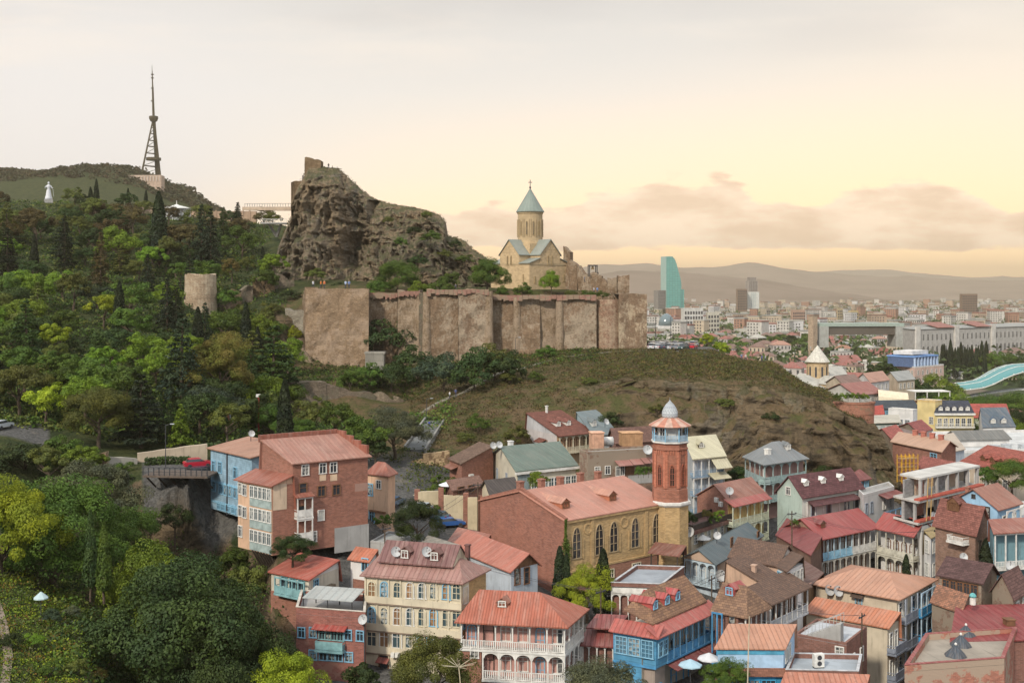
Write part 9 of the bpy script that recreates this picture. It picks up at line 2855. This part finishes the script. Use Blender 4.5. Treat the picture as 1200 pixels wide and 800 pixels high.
pl = empty("red_pole", P(303, 500, 205), 0, "red post with white box on top beside the gatehouse", "pole")
b = MB(); b.box(-.13, -.13, -4, .13, .13, 5.4); b.build("post", M_plain((0.30, .05, .04)), pl)
b = MB(); b.box(-.4, -.3, 5.4, .4, .3, 5.9); b.build("box", WHITE, pl)
def lamp(loc, h_, label, yaw=0):
 r = empty("street_lamp", loc, yaw, label, "street lamp", "street lamps")
 b = MB(); b.tube((0, 0, -.5), (0, 0, h_), .09, .05, 6); b.tube((0, 0, h_), (.9, 0, h_ + .25), .04, .04, 5); b.build("post", IRON, r)
 b = MB(); b.box(.7, -.12, h_ + .15, 1.3, .12, h_ + .27); b.build("lamp_head", ZINC, r)
lamp(gp(194, 170), 6.5, "slim street lamp on the parking deck")
for i, px in enumerate((768, 786, 805)): lamp(gp(px, 300 + i * 4), 8, f"street lamp on the parking terrace, {ORD[i]} from left")
lamp(gp(604, 264), 7, "street lamp by the path under the fortress wall")
lamp(gp(500, 228), 4.5, "street lamp at the top of the concrete stair")
def who(px, py, D, yaw, lb, shirt, tr_=(0.04, .045, .06), h_=1.75, on=None, g=None):
 p = P(px, py, D)
 if on == "ground": p = gp(px, D)
 person(p, R(yaw), lb, shirt, tr_, h_, .3, g)
PG = "people on the fortress"
def rock_top(px):
 return float(interp(px, ROCK_TOP))
who(385, rock_top(385) + .8, float(interp(385, ROCK_D)) + 1, 20, "person in dark clothes standing on the top of the great rock", (0.05, .04, .04), g=PG)
who(389.5, rock_top(389) + 1.5, float(interp(389, ROCK_D)) + 1, 80, "small crouched-looking person beside the one on the rock top", (0.2, .1, .06), h_=1.2, g=PG)
who(355, 211.5, 344.5, 0, "person standing by the stump on the rock's left edge", (0.1, .08, .07), g=PG)
for px, c, lb in ((367, (0.6, .6, .62), "person in white on the bastion top, leftmost"), (376, (0.5, .16, .03), "person in orange on the bastion top"), (380, (0.45, .14, .05), "second person in orange on the bastion top"), (405, (0.35, .42, .55), "person in pale blue at the bastion's right side"), (409, (0.15, .2, .35), "person in dark blue at the bastion's right side")):
 who(px, 338.3, 290, random.uniform(0, 360), lb, c, h_=2.2, g=PG)
for px, py, D, c, lb in ((534, 340, 304, (0.1, .1, .12), "person in dark clothes under the terrace shrubs"), (700, 344, 300, (0.15, .25, .45), "person in blue by the hedge on the wall"), (696, 344, 301, (0.4, .4, .42), "person in grey by the hedge on the wall"),
  (685, 331, 303, (0.12, .12, .14), "person in black near the bell frame")):
 who(px, py, D, random.uniform(0, 360), lb, c, h_=1.8, g=PG)
for px, D, c, lb in ((503, 221, (0.05, .08, .30), "person in bright blue climbing the concrete stair"), (527, 243, (0.5, .5, .5), "person in white on the slope path"), (534, 245, (0.08, .1, .2), "person in navy on the slope path"),
  (760, 287, (0.1, .1, .12), "person in black at the parking terrace's left end"), (869, 263, (0.15, .2, .3), "person in dark blue on the grassy hilltop, leftmost"), (874, 263, (0.5, .45, .4), "person in beige on the grassy hilltop"), (893, 262, (0.1, .12, .3), "person in navy on the grassy hilltop, right of a pair"), (897, 262, (0.4, .4, .45), "person in pale grey on the grassy hilltop, rightmost")):
 p = gp(px, D, .1)
 person(p, R(random.uniform(0, 360)), lb, c, (0.05, .05, .07), 1.8, .3, "people on the slopes")
u0 = H8.uz("R", 782, 760)[0]; zf = H8.uz("L", 745, 777)[1]
for i, (u, c, lb) in enumerate(((u0 + 1.2, (0.5, .5, .5), "person in white at the gallery rail of the blue house"), (u0 + 2.6, (0.05, .05, .06), "person in black in the middle of the blue gallery"), (u0 + 5.4, (0.4, .2, .05), "person in orange at the far end of the blue gallery"))):
 p = H8.world("R", u, -.9, zf); person(p, R(40 + i * 90), lb, c, (0.05, .05, .07), 1.7, .2, "diners in the blue gallery")
poles = []
for px, py, D, lb in ((451, 640, 140, "utility pole behind the cream gallery house"), (704, 716, 126, "utility pole between pink and blue gallery houses"), (834, 700, 133, "utility pole behind the tiled corner house"), (928, 620, 160, "utility pole left of the crimson courtyard house"), (1100, 640, 158, "utility pole beside the glazed bay house"), (560, 585, 168, "utility pole at the yard wall left of the mosque"), (1010, 745, 126, "utility pole beside the pale roof terrace")):
 p = P(px, py, D)
 r = empty("utility_pole", p, R(px % 60), lb, "pole", "utility poles in the old town")
 b = MB(); b.tube((0, 0, -9), (0, 0, 2.6), .11, .08, 7); b.build("post", BARK, r)
 b = MB(); b.box(-.8, -.06, 2.1, .8, .06, 2.22)
 for x in (-.7, 0, .7): b.box(x - .04, -.04, 2.22, x + .04, .04, 2.36)
 b.build("crossarm", IRON, r)
 poles.append(p + Vector((0, 0, 2.35)))
for i, j in ((5, 0), (0, 1), (1, 2), (2, 3), (3, 4), (2, 6)):
 b = MB()
 for o_ in (-.5, .5):
  pr_ = None
  for k in range(15):
   t = k / 14; q = poles[i].lerp(poles[j], t) + Vector((o_, 0, -1.3 * 4 * t * (1 - t)))
   if pr_ is not None: b.tube(pr_, q, .022, .022, 4, cap=False)
   pr_ = q
 tag(b.build("overhead_wire", IRON), f"pair of sagging wires, {ORD[(5, 0, 1, 2, 3, 6).index(i) if False else [(5, 0), (0, 1), (1, 2), (2, 3), (3, 4), (2, 6)].index((i, j))]} span counted from the mosque yard's pole", "wire", "overhead wires in the old town")
ds = empty("dry_stalk", P(1, 1, 1) * 0 + P(548, 812, 70), 0, "pale dry plant stalk with spreading head at the bottom edge before the cream house", "plant")
b = MB(); b.tube((0, 0, -4), (-.55, .1, 1.6), .05, .03, 5); b.build("stem", M_plain((0.45, .38, .26), .9), ds)
b = MB()
for k in range(12):
 a = k * .52; b.tube((-.55, .1, 1.6), (-.55 + 1.1 * math.cos(a), .1 + .6 * math.sin(a), 1.9 + .25 * math.sin(k * 1.7)), .018, .01, 4)
b.build("flower_head", M_plain((0.48, .42, .3), .9), ds)
sp = empty("sapling_stake", P(874, 812, 74), 0, "thin pale stake leaning at the bottom edge before the blue shed house", "stake")
b = MB(); b.tube((0, 0, -4), (.25, .1, 5.0), .05, .035, 5); b.build("stake", M_plain((0.5, .42, .3), .9), sp)
yw = empty("yard_wall", (0, 0, 0), 0, "cream yard wall with red brick pillars behind the parked cars", "wall")
for a, c, y0, y1, D in ((470, 488, 580, 580, 178), (490, 516, 576, 575, 176), (520, 545, 580, 581, 172), (548, 562, 583, 583, 170)):
 ruin("wall_section", (a, D, y0), (c, D, y1), 60, .5, M_plaster((0.50, .42, .28), .4), a, yw, .05, 1.5, 0, .03)
for px, y, D in ((489, 573, 176.6), (517, 571, 174), (546, 577, 171), (563, 580, 169)):
 p = P(px, y, D); b = MB(); b.box(p.x - .4, p.y - .6, 60, p.x + .4, p.y + .2, p.z); b.build("pillar", BRICK, yw)
h = House("tin_roof_shed", "patched grey corrugated shed roof behind the cream gallery house", "shed", (530, 652), 140, (540, 644), (492, 640), 60.0)
h.walls(CREAM); h.gable(M_seam((0.27, .25, .23), .35, .9), .5, "t", .97, .2, None)
h = House("garage_row", "low cream garage wall with flat grey roof below the peach house", "garage", (470, 640), 146, (490, 628), (434, 636), 60.0)
h.walls(CONC); h.flat(M_plaster((0.30, .30, .28)), .3, None, wallmat=CONC)
